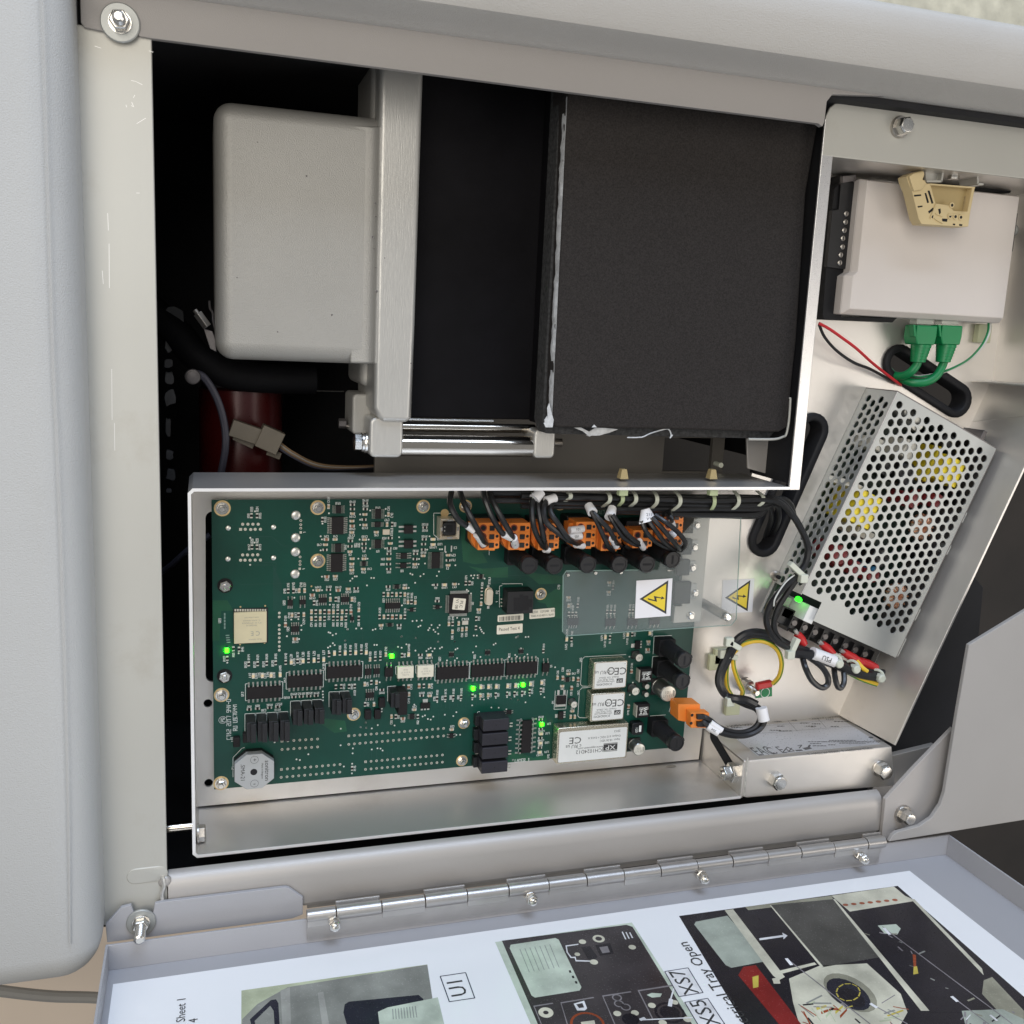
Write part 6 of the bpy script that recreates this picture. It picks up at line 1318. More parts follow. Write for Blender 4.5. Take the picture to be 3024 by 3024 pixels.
w6 = [[(1800, 1520, 46), (1815, 1548, 48), (1840, 1585, 46), (1870, 1605, 42), (1893, 1612, 28)],
      [(1808, 1520, 48), (1830, 1550, 50), (1860, 1585, 48), (1885, 1603, 42), (1898, 1614, 28)]]
w7 = [[(1895, 1538, 48), (1908, 1570, 50), (1935, 1598, 48), (1970, 1617, 40), (1988, 1622, 28)], [(1910, 1532, 48), (1935, 1565, 52), (1960, 1598, 50), (1990, 1622, 36), (1995, 1624, 28)],
      [(1925, 1528, 50), (1955, 1560, 54), (1985, 1595, 52), (2005, 1620, 38), (2003, 1622, 28)], [(1935, 1522, 50), (1970, 1545, 56), (2005, 1575, 54), (2025, 1605, 44), (2010, 1625, 28)],
      [(1975, 1508, 34), (1983, 1530, 46), (1984, 1545, 32)]]
names = ('first', 'second', 'third', 'fourth', 'fifth', 'sixth', 'seventh')
side = ('left', 'right', 'next', 'last', 'short upper')
for gi, ws in enumerate((w1, w2, w3, w4, w5, w6, w7)):
    for wi, pts in enumerate(ws):
        wire(pts, 2.0 if gi < 4 else 1.75, 'cable_black', label='black wire curving into the %s orange plug from the USB socket, %s strand' % (names[gi], side[wi]), group=PG)
sleeve((1380, 1552, 46), (1400, 1567, 45.5), 2.5, label='white sleeve on the first plug\'s left wire'); sleeve((1408, 1578, 44), (1428, 1606, 32), 2.6, '11', label='white marker sleeve entering the first orange plug')
sleeve((1488, 1578, 46), (1508, 1588, 42), 2.5, label='white sleeve on the second plug\'s left wire'); sleeve((1516, 1588, 42), (1522, 1610, 30), 2.7, '11', label='white marker sleeve entering the second orange plug')
sleeve((1608, 1622, 31), (1620, 1624, 29), 2.4, label='white marker sleeve end at the foot of the third orange plug')
sleeve((1682, 1566, 32), (1722, 1561, 30), 2.6, '101', rot=1, label='white marker sleeve lying on the fourth plug, upper one'); sleeve((1680, 1588, 32), (1716, 1582, 30), 2.6, '105', rot=1, label='white marker sleeve lying on the fourth plug, lower one')
sleeve((1700, 1608, 34), (1722, 1612, 29), 2.4, label='white marker sleeve at the bottom wire of the fourth plug')
sleeve((1808, 1590, 46), (1820, 1612, 36), 2.4, '107', label='white marker sleeve standing over the hidden fifth plug')
sleeve((1888, 1598, 42), (1900, 1618, 30), 2.2, label='white marker sleeve at the two way plug')
sleeve((1983, 1540, 40), (1987, 1552, 34), 2.2, label='small white marker sleeve at the top of the tall plug')
sleeve((1982, 1572, 42), (1992, 1582, 42), 2.4, label='white sleeve patch among the fan of wires')
o = sleeve((1598, 1452, 40), (1578, 1474, 42), 3.4, label='white heat shrink marker on the third wire pair', flare=1.2)
sleeve((1640, 1470, 40), (1612, 1480, 42), 3.0, label='white heat shrink marker on the fourth wire pair', flare=1.1)
sleeve((1738, 1492, 40), (1750, 1514, 46), 3.0, label='white marker sleeve on the fifth wire pair', flare=1.2)
sleeve((1808, 1500, 40), (1801, 1528, 46), 3.0, label='white marker sleeve on the sixth wire pair', flare=1.3)
A, B = at(1905, 1503, 44), at(1913, 1540, 48); m_ = MB()
sec = []
for k, f in enumerate((0, .5, 1)):
    c = A.lerp(B, f); w_ = (5.0, 8.0, 11.0)[k]; ax = Vector((.9, .25, 0)).normalized()
    d = Vector((.25, -.9, .2)).normalized(); n2 = ax.cross(d).normalized()
    sec.append([c + ax * (w_ * .62 * math.cos(t * math.pi / 8)) + n2 * (3.2 * math.sin(t * math.pi / 8)) for t in range(16)])
m_.rings(sec); fs_ = m_.build('flared_sleeve', 'sleeve_white', label='wide flared white marker sleeve fanning four black wires', cat='wire marker', group='white printed wire markers')
q = MB(); c = A.lerp(B, .55); text(q, '211', c + Vector((0, 1.6, 3.9)), XP, Vector((-.2, 1, 0)), 3.0, .2); text(q, 'X2', c + Vector((0, -1.6, 4.0)), XP, Vector((-.2, 1, 0)), 3.0, .2); q.build('marker_text', 'print_dark', fs_)

# ---- main harness along the tray wall
HG = 'parallel black wires of the harness'
trunk = [(1440, 1470), (1540, 1470), (1660, 1474), (1800, 1478), (1960, 1482), (2120, 1482), (2240, 1480)]
offs = [(2.6, 30), (-2.0, 33), (1.4, 37), (-4.8, 28), (-2.8, 24), (-7.2, 30), (-5.5, 34), (-10.2, 27), (-9.0, 32)]
starts = [0, 0, 1, 1, 2, 3, 3, 4, 4]
for i, ((dy, z), s0) in enumerate(zip(offs, starts)):
    pts = []
    for k in range(s0, len(trunk)):
        c = at(*trunk[k], z); pts.append(Vector((c.x, c.y + dy + math.sin(k * 1.7 + i) * .5, z + math.sin(k + i * 2) * .7)))
    if i in (0, 2, 6): e = [at(2300, 1478 + i * 3, z), at(2340, 1520 + i * 2, 30), at(2372, 1575, 28), at(2386, 1620, 28), at(2378, 1665 , 30), at(2352, 1700, 32)] if i != 6 else [at(2290, 1490, 26), at(2300, 1530, 10), at(2280, 1580, -12), at(2262, 1600, -30)]
    elif i in (1, 5): e = [at(2300, 1472, z - 6), at(2335, 1490, 10), at(2345, 1530, -10), at(2340, 1560, -30)]
    else: e = [at(2268, 1488, z - 6), at(2278, 1530, 8), at(2264, 1575, -12), at(2258, 1595, -30)]
    m_ = MB(); m_.tube(smooth(pts + e, 6), 2.1 if i else 2.6, 9)
    m_.build('harness_wire', 'cable_black', label='black harness wire %s' % ('along the very top of the bundle', 'second from the top, diving behind the black grommet', 'riding highest on the bundle and looping down to the power supply', 'in the middle of the bundle', 'lying deepest against the tray wall', 'starting above the fourth plug', 'crossing the bundle and dropping into the slot', 'along the bottom edge of the bundle', 'bottommost on the right half, above the tall plug')[i], cat='wire', group=HG)
def tie(x, y0, y1, z, label, mm='tie_nylon', skew=8, head=None, r_=1.25):
    A = at(x + skew * .3, y0, z - 3); pts = [(x, y0, z - 6), (x + skew, (y0 * .7 + y1 * .3), z + 4.5), (x + skew, (y0 * .35 + y1 * .65), z + 5), (x - skew * .2, y1 - 4, z + 1.5), (x - skew * 1.2, y1 + 3, z - 5)]
    path = smooth([at(*p_) for p_ in pts], 5); m_ = MB(); rs = []
    for i, p_ in enumerate(path):
        d = (path[min(i + 1, len(path) - 1)] - path[max(i - 1, 0)]).normalized(); sd = d.cross(Vector((0, 0, 1)));
        sd = Vector((1, 0, 0)) - d * d.x; sd.normalize(); up = sd.cross(d).normalized()
        if up.z < 0: up = -up
        rs.append([p_ + sd * s_ * 1.45 + up * t_ for s_, t_ in ((-1, 0), (1, 0), (1, .8), (-1, .8))])
    m_.rings(rs); t = thing('cable_tie', label, 'cable tie', tuple(path[0]), 'nylon cable ties round the black harness')
    m_.build('strap', mm, t, .2)
    if head:
        c = at(*head); m_ = MB(); m_.cbox((c.x, c.y, c.z), 6.6, 4.2, 5); m_.build('head', mm, t, .5)
    return t
tie(1572, 1452, 1480, 36, 'nylon tie at the left start of the thick bundle', skew=5)
tie(1676, 1452, 1478, 36, 'nylon tie left of the centre of the bundle, above the screw', skew=8)
tie(1791, 1452, 1492, 36, 'plain nylon tie just left of the first greenish tie', skew=9)
tie(1832, 1455, 1492, 36, 'greenish nylon tie whose square head sits at the tray rim, left one', 'tie_green', 6, (1838, 1454, 46))
tie(1868, 1452, 1494, 36, 'plain nylon tie just right of the first greenish tie', skew=9)
tie(1930, 1452, 1500, 36, 'plain nylon tie above the flared white sleeve', skew=9)
tie(1993, 1452, 1507, 36, 'plain nylon tie above the tall orange plug', skew=14)
tie(2103, 1455, 1506, 34, 'greenish nylon tie over the cooling bar, with a square head at the rim', 'tie_green', 6, (2104, 1454, 46))
tie(2168, 1452, 1506, 34, 'plain nylon tie second from the right end of the bundle', skew=12)
tie(2236, 1452, 1500, 32, 'rightmost plain nylon tie where the bundle bends down', skew=16)
for x, lb in ((1836, 'left yellowish tie anchor poking above the tray wall'), (2098, 'right yellowish tie anchor poking above the tray wall')):
    c = at(x, 1412, 26); y_ = -97.0
    m_ = MB(); m_.loft([(c.x - 3.2, y_, 24), (c.x + 3.2, y_, 24), (c.x + 3.2, y_, 31), (c.x - 3.2, y_, 31)], [(c.x - 1.9, y_ + 7, 25), (c.x + 1.9, y_ + 7, 25), (c.x + 1.9, y_ + 7, 30), (c.x - 1.9, y_ + 7, 30)])
    m_.build('tie_anchor', 'beige_dark', label=lb, cat='anchor', bevel=.4, group='plastic tie anchors on the tray wall')

# ---- clear guard over the live parts, its pillar and the warning stickers
gd = thing('clear_guard', 'clear acrylic sheet screwed over the mains part of the circuit board', 'guard', (310, -165, 28))
go = [at(*q, 30) for q in ((1672, 1686), (1885, 1683), (1945, 1683), (1960, 1640), (2060, 1530), (2100, 1475), (2190, 1462), (2196, 1475), (2174, 1828), (2160, 1846), (1672, 1878), (1661, 1866), (1663, 1700))]
MB().prism([(q.x, q.y) for q in go], 28.4, 30).build('acrylic_sheet', 'clear_acrylic', gd, .3)
m_ = MB(); e0 = [at(*q, 30.1) for q in ((1661, 1866), (1663, 1700), (1672, 1686), (1885, 1683))]
m_.tube(e0, .42, 6); e1 = [at(*q, 30.1) for q in ((2190, 1470), (2174, 1828), (2160, 1846), (1672, 1878))]; m_.tube(e1, .3, 6); m_.build('polished_edge', 'tie_nylon' if False else 'silk_faint', gd)
c = at(2148, 1822, 30); b = at(2080, 1765, -8)
pl_ = thing('standoff_pillar', 'slim metal pillar with a screw holding the clear guard', 'pillar', (c.x, c.y, -8))
MB().cyl((c.x, c.y, -8), 3.6, 0, 36, 18).build('pillar', 'steel_dull', pl_)
m_ = MB(); m_.lathe((c.x, c.y, 30), [(3.2, 0), (3.2, .4), (2.7, .6), (2.7, 1.6), (1.9, 2.3)], 20); m_.lathe((c.x, c.y, 32.1), [(1.0, 0), (.9, .3)], 6); m_.build('screw', 'steel', pl_)
for x, y in ((1677, 1698), (1758, 1692), (1833, 1690)):
    c = at(x, y, 30); m_ = MB(); m_.cyl((c.x, c.y, 26), 1.1, 0, 5, 12); m_.build('guard_peg', 'steel', gd)
def warn(pts, tri, bolt_, z, label):
    t = thing('warning_sticker', label, 'sticker', tuple(at(*pts[0], z)), 'yellow triangle electric shock warning stickers')
    q = [at(*p_, z) for p_ in pts]; MB().prism([(v.x, v.y) for v in q], z, z + .15).build('backing', 'sticker_white', t)
    tq = [at(*p_, z) for p_ in tri]; cc = sum(tq, Vector()) / 3
    MB().prism([(v.x, v.y) for v in tq], z + .15, z + .2).build('black_triangle', 'print_dark', t)
    MB().prism([((v.x - cc.x) * .80 + cc.x, (v.y - cc.y) * .80 + cc.y) for v in tq], z + .2, z + .25).build('yellow_triangle', 'sticker_yellow', t)
    m_ = MB()
    for pl2 in bolt_: m_.prism([tuple(at(*p_, z)[:2]) for p_ in pl2], z + .25, z + .3)
    m_.build('lightning_arrow', 'print_dark', t)
TT = lambda x, y: tp('T4', x, y)
warn([TT(578, 1078), TT(920, 1055), TT(900, 1412), TT(562, 1437)], [TT(606, 1252), TT(880, 1074), TT(860, 1395)],
     [[TT(684, 1243), TT(750, 1262), TT(742, 1222), TT(815, 1238), TT(817, 1225), TT(845, 1245), TT(808, 1256), TT(811, 1244), TT(765, 1240), TT(772, 1278), TT(688, 1258)]], 30.2, 'yellow electric warning triangle on a white sticker, on the clear guard over the green board')
warn([TT(1398, 1072), TT(1698, 1058), TT(1678, 1375), TT(1385, 1390)], [TT(1418, 1240), TT(1660, 1072), TT(1634, 1368)],
     [[TT(1488, 1228), TT(1535, 1250), TT(1528, 1213), TT(1590, 1222), TT(1592, 1208), TT(1622, 1228), TT(1588, 1240), TT(1589, 1230), TT(1545, 1228), TT(1550, 1260), TT(1490, 1245)]], -7.9, 'yellow electric warning triangle sticker on the bare tray floor, right of the clear guard')
# screws in the tray floor
for px, py, lb in ((2290, 1700, 'small dark screw in the tray floor beside the cable loop'), ):
    c = at(px, py, -8); t = thing('floor_screw', lb, 'screw', tuple(c)); MB().lathe(c, [(4.2, 0), (4.2, 1.5), (3.4, 3.0), (1.6, 3.2)], 20).build('screw_head', 'steel_dull', t); MB().cyl((c.x, c.y, -5), 1.6, 0, 3, 6).build('hex_socket', 'black_void', t)

# ================================================================== power supply
TLc = at(2650, 1157, 30); BRc = at(2645, 1942, 30); U_ = (at(2645, 1942, 30) - at(2946, 1318, 30)).normalized(); Wv = Vector((-U_.y, U_.x, 0))
if Wv.x < 0: Wv = -Wv
PM = Matrix(((Wv.x, -U_.x, 0, TLc.x), (Wv.y, -U_.y, 0, TLc.y), (0, 0, 1, 0), (0, 0, 0, 1)))
PI_ = PM.inverted()
def pl2(px, py, z=30): v = PI_ @ at(px, py, z); return v.x, v.y
PWD = pl2(2946, 1318)[0]; PLEN = -pl2(2645, 1942)[1]
psu = thing('power_supply', 'metal power supply with a perforated cover standing slanted in the tray', 'power supply', tuple(PM @ Vector((PWD / 2, -PLEN / 2, -8))))
m_ = MB(); m_.M = PM; m_.box(0, PWD, -PLEN - 12, 0, -8, -6.6); m_.build('chassis', 'zinc', psu, .3)
m_ = MB(); m_.M = PM; m_.box(1, PWD - 1, -PLEN - 8, -1, -6.5, -5); m_.build('inner_board', 'psu_green_board', psu)
NA = pl2(2424, 1785); NB = pl2(2401, 1845); SL = -pl2(2371, 1758)[1]
CX, CY = 6.95, 7.25; HR = 2.95
def cell(mb, f, cx, cy, hx, hy, hole, th):
    ang = math.atan2(hy, hx); A = [0, ang / 2, ang, (ang + math.pi / 2) / 2, math.pi / 2]; full = []
    for qd in range(4):
        for a in (A[:-1] if qd % 2 == 0 else [math.pi / 2 - x for x in A[:0:-1]]): full.append(a + qd * math.pi / 2)
    if not hole:
        mb.add([f(cx - hx, cy - hy, 0), f(cx + hx, cy - hy, 0), f(cx + hx, cy + hy, 0), f(cx - hx, cy + hy, 0)], [(0, 1, 2, 3)]); return
    n_ = len(full); o_, i_, d_ = [], [], []
    for a in full:
        ca, sa = math.cos(a), math.sin(a); s_ = min(hx / abs(ca) if abs(ca) > 1e-6 else 1e9, hy / abs(sa) if abs(sa) > 1e-6 else 1e9)
        o_.append(f(cx + ca * s_, cy + sa * s_, 0)); i_.append(f(cx + ca * HR, cy + sa * HR, 0)); d_.append(f(cx + ca * HR, cy + sa * HR, -th))
    fs = [(k, (k + 1) % n_, n_ + (k + 1) % n_, n_ + k) for k in range(n_)] + [(n_ + k, n_ + (k + 1) % n_, 2 * n_ + (k + 1) % n_, 2 * n_ + k) for k in range(n_)]
    mb.add(o_ + i_ + d_, fs)
def grid(mb, f, X0, X1, Y0, Y1, ok, th=1.0):
    nr = int((X1 - X0) / CX); nx = (X1 - X0) / nr; L_ = Y1 - Y0; nc = int(L_ / CY); ny = L_ / nc
    for r_ in range(nr):
        cx = X0 + nx * (r_ + .5)
        if r_ % 2 == 0:
            for c_ in range(nc): cy = Y0 + ny * (c_ + .5); cell(mb, f, cx, cy, nx / 2, ny / 2, ok(cx, cy), th)
        else:
            cell(mb, f, cx, Y0 + ny / 4, nx / 2, ny / 4, False, th); cell(mb, f, cx, Y1 - ny / 4, nx / 2, ny / 4, False, th)
            for c_ in range(nc - 1): cy = Y0 + ny * (c_ + 1); cell(mb, f, cx, cy, nx / 2, ny / 2, ok(cx, cy), th)
LA = pl2(2400, 1752); LB = pl2(2640, 1880)
def oktop(x, y):
    yl = LA[1] + (LB[1] - LA[1]) * (x - LA[0]) / (LB[0] - LA[0])
    if y < yl + 2: return False
    if x > PWD - 9 and y > -8: return False
    return True
ftop = lambda x, y, d: (x, y, 30 + d)
NY = min(NA[1], -SL) + 0
m_ = MB(); m_.M = PM; m_.flat = True
yb = -SL + 1
grid(m_, ftop, 3.2, PWD - 3.2, yb, -4, oktop)
def rct(x0, x1, y0, y1): m_.add([ftop(x0, y0, 0), ftop(x1, y0, 0), ftop(x1, y1, 0), ftop(x0, y1, 0)], [(0, 1, 2, 3)])
rct(0, 3.2, yb, 0); rct(PWD - 3.2, PWD, yb, 0); rct(3.2, PWD - 3.2, -4, 0)
# lower apron of the cover with a few more holes, and the notch at its left
xn = max(NA[0], 14)
grid(m_, ftop, xn + 1, PWD - 3.2, -PLEN + 3, yb, oktop)
rct(xn, xn + 1, -PLEN, yb); rct(PWD - 3.2, PWD, -PLEN, yb); rct(xn + 1, PWD - 3.2, -PLEN, -PLEN + 3)
m_.build('perforated_cover', 'zinc', psu, sharp=30)
m_ = MB(); m_.M = PM; m_.flat = True; fsid = lambda a, b, d: (-d * 0 + (0 - d), b, a)
f_side = lambda a, b, d: (-d, b, a)
grid(m_, f_side, -3, 27, yb, -4, lambda a, b: True)
for a0, a1, b0, b1 in ((-8, -3, -SL, 0), (27, 30, -SL, 0), (-3, 27, -4, 0), (-3, 27, -SL, yb)):
    m_.add([f_side(a0, b0, 0), f_side(a1, b0, 0), f_side(a1, b1, 0), f_side(a0, b1, 0)], [(0, 1, 2, 3)])
m_.build('perforated_side', 'zinc', psu, sharp=30)
m_ = MB(); m_.M = PM; m_.tube([(0.1, 0, 29.9), (0.1, -SL, 29.9)], .55, 8); m_.build('folded_edge', 'aluminium_bright', psu)
m_ = MB(); m_.M = PM; m_.box(0, PWD, 0, .9, -8, 29.9); m_.box(PWD, PWD + .9, -PLEN, 0, -8, 29.9); m_.build('chassis_wall', 'dim_metal', psu)
m_ = MB(); m_.M = PM
for y0, y1 in ((-64, -55), (-92, -84), (-150, -140), (-182, -166)): m_.box(PWD, PWD + 2.2, y0, y1, 20, 29.7)
m_.build('cover_tab', 'zinc', psu, .2)
def inner(px0, py0, px1, py1, z0, z1, mm, nm, bev=.6):
    (x0, y0), (x1, y1) = pl2(px0, py0, z1), pl2(px1, py1, z1); m_ = MB(); m_.M = PM; m_.box(min(x0, x1), max(x0, x1), min(y0, y1), max(y0, y1), z0, z1); return m_.build(nm, mm, psu, bev)
def innerc(px, py, r_, z0, z1, mm, nm):
    x, y = pl2(px, py, z1); m_ = MB(); m_.M = PM; m_.lathe((x, y, z0), [(r_, 0), (r_, z1 - z0 - 1), (r_ * .9, z1 - z0)], 24); return m_.build(nm, mm, psu)
def innerb(px, py, w_, h_, z0, z1, mm, nm, bev=.6):
    x, y = pl2(px, py, z1); m_ = MB(); m_.M = PM; m_.box(x - w_ / 2, x + w_ / 2, y - h_ / 2, y + h_ / 2, z0, z1); return m_.build(nm, mm, psu, bev)
innerb(2556, 1505, 21, 26, -5, 28.3, 'tape_yellow', 'transformer')
innerb(2812, 1392, 19, 21, -5, 28, 'tape_yellow', 'transformer'); innerb(2758, 1372, 5, 30, -5, 20, 'tape_yellow', 'tape_strip')
innerb(2535, 1440, 17, 5, -5, 25, 'coil_white', 'bobbin'); innerb(2560, 1580, 20, 7, -5, 20, 'coil_white', 'bobbin')
def coil(px, py, r_, z):
    x, y = pl2(px, py, z); m_ = MB(); m_.M = PM; ring = [(x + r_ * math.cos(i * math.pi / 12), y + r_ * math.sin(i * math.pi / 12), z - 6) for i in range(25)]
    m_.tube(ring, 3.6, 8); o = m_.build('ring_core', 'coil_white', psu)
    m_ = MB(); m_.M = PM
    for i in range(16):
        t = i * math.pi / 8; m_.tube([(x + (r_ + 4.4 * math.cos(a)) * math.cos(t), y + (r_ + 4.4 * math.cos(a)) * math.sin(t), z - 6 + 4.4 * math.sin(a)) for a in [k * math.pi / 4 for k in range(9)]], .8, 5, False)
    m_.build('copper_winding', 'coil_copper', o)
coil(2735, 1560, 5.8, 26); coil(2660, 1765, 5.8, 26)
for px, py in ((2710, 1250), (2690, 1215)): innerc(px, py, 6.5, -5, 24, 'ecap_can', 'capacitor')
for px, py, r_ in ((2480, 1640, 8), (2530, 1680, 6), (2770, 1480, 6), (2700, 1480, 6), (2580, 1700, 6)): innerc(px, py, r_, -5, 22, 'psu_red', 'capacitor')
for px, py, r_ in ((2600, 1650, 8), (2680, 1400, 9), (2620, 1380, 7), (2800, 1300, 6), (2750, 1650, 6), (2850, 1480, 6)): innerc(px, py, r_, -5, 23, 'black_plastic', 'capacitor')
innerc(2585, 1685, 3, -5, 24, 'psu_blue', 'disc_capacitor')
innerb(2690, 1330, 12, 14, -5, 24, 'coil_white', 'bobbin'); innerb(2600, 1315, 10, 9, -5, 24, 'coil_white', 'bobbin')
innerb(2880, 1340, 4, 40, -5, 18, 'dim_metal', 'heat_sink'); innerb(2800, 1560, 5, 60, -5, 18, 'dim_metal', 'heat_sink')
# terminal end
tb_ = [pl2(2400, 1848, 22), pl2(2650, 1965, 22)]
m_ = MB(); m_.M = PM; m_.box(2, PWD - 2, -PLEN - 13, -PLEN + 1, -6, 14); m_.build('terminal_block', 'black_plastic', psu, .5)
m_ = MB(); m_.M = PM; m_.box(0, xn + 2, -PLEN - 4, -SL - .5, -5.0, -2); m_.build('terminal_board', 'psu_green_board', psu)
m_ = MB(); m_.M = PM; m_.box(0.5, xn + 4, -PLEN - 2, -SL - 20, -5.0, 6); m_.build('terminal_shroud', 'black_matte', psu, .6)
for i in range(9):
    x = 12 + i * (PWD - 22) / 8; m_ = MB(); m_.M = PM; m_.box(x - .6, x + .6, -PLEN - 16, -PLEN - 3, 5, 18); m_.build('terminal_divider', 'black_plastic', psu, .2)
    if i < 8: m_ = MB(); m_.M = PM; m_.lathe((x + 5.3, -PLEN - 8, 10), [(2.6, 4), (2.6, 5.2), (2.2, 5.5)], 16); m_.build('terminal_screw', 'dim_metal', psu)
m_ = MB(); m_.M = PM; m_.box(PWD - 5, PWD, -PLEN - 12, -PLEN - 1, 10, 12); m_.build('end_lug', 'white_plastic', psu, .6)
c = at(2365, 1773, 22); m_ = MB(); m_.lathe((c.x, c.y, 17), [(2.0, 0), (2.0, 3), (1.4, 4.6), (.3, 5)], 16); o = m_.build('indicator_lamp', 'led_lit_psu', psu); o['label'] = 'lit green indicator lamp'
inx = lambda px, py, w_, h_, z0, z1, mm, nm: innerb(px, py, w_, h_, z0, z1, mm, nm, .4)
inx(2326, 1812, 10, 7.5, -4, 14, 'cream_label', 'socket'); inx(2318, 1775, 11, 8, -4, 8, 'grey_paint', 'relay'); inx(2395, 1816, 9, 13, -4, 27, 'tie_base' if False else 'white_plastic', 'relay')
inx(2360, 1800, 5, 8, -4, 10, 'beige_dark', 'trimmer')

# ---- red crimps, harness loops at the supply
for i, (p0, p1, lb) in enumerate((((2355, 1872, 24), (2375, 1905, 26), 'red crimp terminal nearest the lit lamp of the power supply'), ((2428, 1902, 24), (2460, 1932, 26), 'red crimp terminal in the middle of the terminal row'), ((2492, 1926, 24), (2545, 1960, 26), 'long red crimp terminal near the end of the terminal row'), ((2535, 1950, 24), (2588, 1972, 24), 'red crimp terminal at the far end of the terminal row'))):
    t = thing('crimp_terminal', lb, 'crimp', tuple(at(*p0)), 'red crimp terminals on the power supply')
    MB().tube([at(*p0), at(*p0).lerp(at(*p1), .5), at(*p1)], lambda t_: 3.0 + .9 * math.sin(t_ * 3.1), 12).build('crimp_sleeve', 'red_crimp', t)
    A = at(*p0); d = (A - at(*p1)).normalized(); MB().tube([A, A + d * 4], 1.6, 8).build('crimp_tongue', 'solder', t)
LG = 'black wires looping between the harness and the power supply'
wire([(2352, 1700, 32), (2310, 1740, 34), (2272, 1790, 36), (2264, 1840, 36), (2290, 1890, 34), (2340, 1918, 32), (2400, 1932, 32)], 2.5, 'cable_black', label='thick black cable sweeping left round the supply lamp, outer one', group=LG, cat='cable')
wire([(2356, 1706, 30), (2325, 1750, 30), (2295, 1800, 30), (2285, 1850, 30), (2305, 1890, 30), (2350, 1915, 30), (2400, 1926, 28)], 2.3, 'cable_black', label='thick black cable sweeping left round the supply lamp, inner one', group=LG, cat='cable')
wire([(2346, 1698, 34), (2318, 1722, 38), (2290, 1765, 42), (2285, 1790, 42)], .55, 'white_wire', label='thin pale wire on top of the cable sweep', group=LG)
wire([(2340, 1928, 32), (2400, 1935, 34), (2450, 1955, 34), (2500, 1975, 32), (2550, 1992, 30), (2600, 2000, 28)], 4.0, 'cable_black', label='thick black cable bundle along the supply terminals, under the PSU marker', group=LG, cat='cable')
wire([(2340, 1905, 30), (2400, 1925, 28), (2460, 1945, 28), (2540, 1975, 26), (2610, 1985, 26)], 2.2, 'cable_black', label='black cable close against the terminal block', group=LG, cat='cable')
wire([(2368, 1925, 30), (2372, 1950, 34), (2380, 1975, 40), (2398, 2010, 42), (2425, 2030, 42), (2444, 2022, 42), (2444, 1998, 42), (2425, 1968, 38), (2385, 1938, 32)], 2.3, 'cable_black', label='large teardrop loop of black cable below the PSU marker', group='black cable loops hanging from the supply harness', cat='cable')
wire([(2462, 1962, 30), (2466, 2000, 38), (2474, 2028, 40), (2485, 2030, 40), (2493, 2010, 38), (2490, 1970, 30)], 2.2, 'cable_black', label='narrow loop of black cable right of the teardrop loop', group='black cable loops hanging from the supply harness', cat='cable')
sleeve((2398, 1929, 34), (2462, 1953, 34), 5.0, 'PSU', rot=1, sz=5.6, label='white PSU marker sleeve on the cable at the power supply')
wire([(2455, 1955, 28), (2500, 1982, 28), (2545, 2004, 28), (2590, 2020, 28)], 1.7, 'yellow_wire', label='yellow green earth wire under the cable by the supply end', group='yellow and green earth wires')
wire([(2455, 1962, 27.5), (2500, 1988, 28.5), (2545, 2010, 28.5), (2588, 2025, 28.5)], .8, 'green_wire', label='green stripe wire under the cable by the supply end', group='yellow and green earth wires')
wire([(2530, 1952, 28), (2545, 1970, 32), (2560, 1982, 32)], 1.8, 'yellow_wire', label='short yellow earth wire bridging the red crimps', group='yellow and green earth wires')
for x, y, z, lb in ((2478, 1960, 38, 'cable tie knot just right of the PSU marker'), (2528, 1976, 36, 'cable tie knot in the middle of the supply end'), (2602, 2003, 34, 'big cable tie knot at the far end of the supply cable')):
    t = thing('cable_tie', lb, 'cable tie', tuple(at(x, y, z)), 'pale tie knots on the supply cable'); c = at(x, y, z)
    m_ = MB(); m_.lathe((c.x, c.y, c.z - 2), [(3.0, -3), (3.6, 0), (3.6, 3.4), (2.8, 4.2)], 8, ph=.3); m_.build('head', 'tie_nylon', t, .4)
    m_ = MB(); m_.tube([c + Vector((3 * math.cos(a), 5.2 * math.sin(a), -5 + 4.2 * math.cos(a))) for a in [k * math.pi / 8 - .8 for k in range(14)]], 1.1, 6); m_.build('strap', 'tie_nylon', t)
for (a, b, lb, mm) in (((2358, 1886, 36), (2340, 1925, 36), 'flat tie strap standing up left of the PSU marker', 'tie_nylon'), ((2335, 1665, 36), (2372, 1700, 36), 'tie strap round the cable pair above the supply lamp', 'tie_nylon'), ((2030 + 96, 2000 - 60, 8), (2160, 1925, 12), 'pale tie strap on the adhesive base', 'tie_green')):
    if 'adhesive' in lb: continue
    t = thing('cable_tie', lb, 'cable tie', tuple(at(*a)), 'tie straps near the supply'); A, B = at(*a), at(*b)
    obox(MB(), A, B, 4.2, 32, 37).build('strap', mm, t, .6)
    c = B if 'PSU' in lb else B; m_ = MB(); m_.cbox((c.x - (2 if 'PSU' in lb else 0), c.y - 2, 36), 6.5, 6.5, 5); m_.build('head', mm, t, .6)
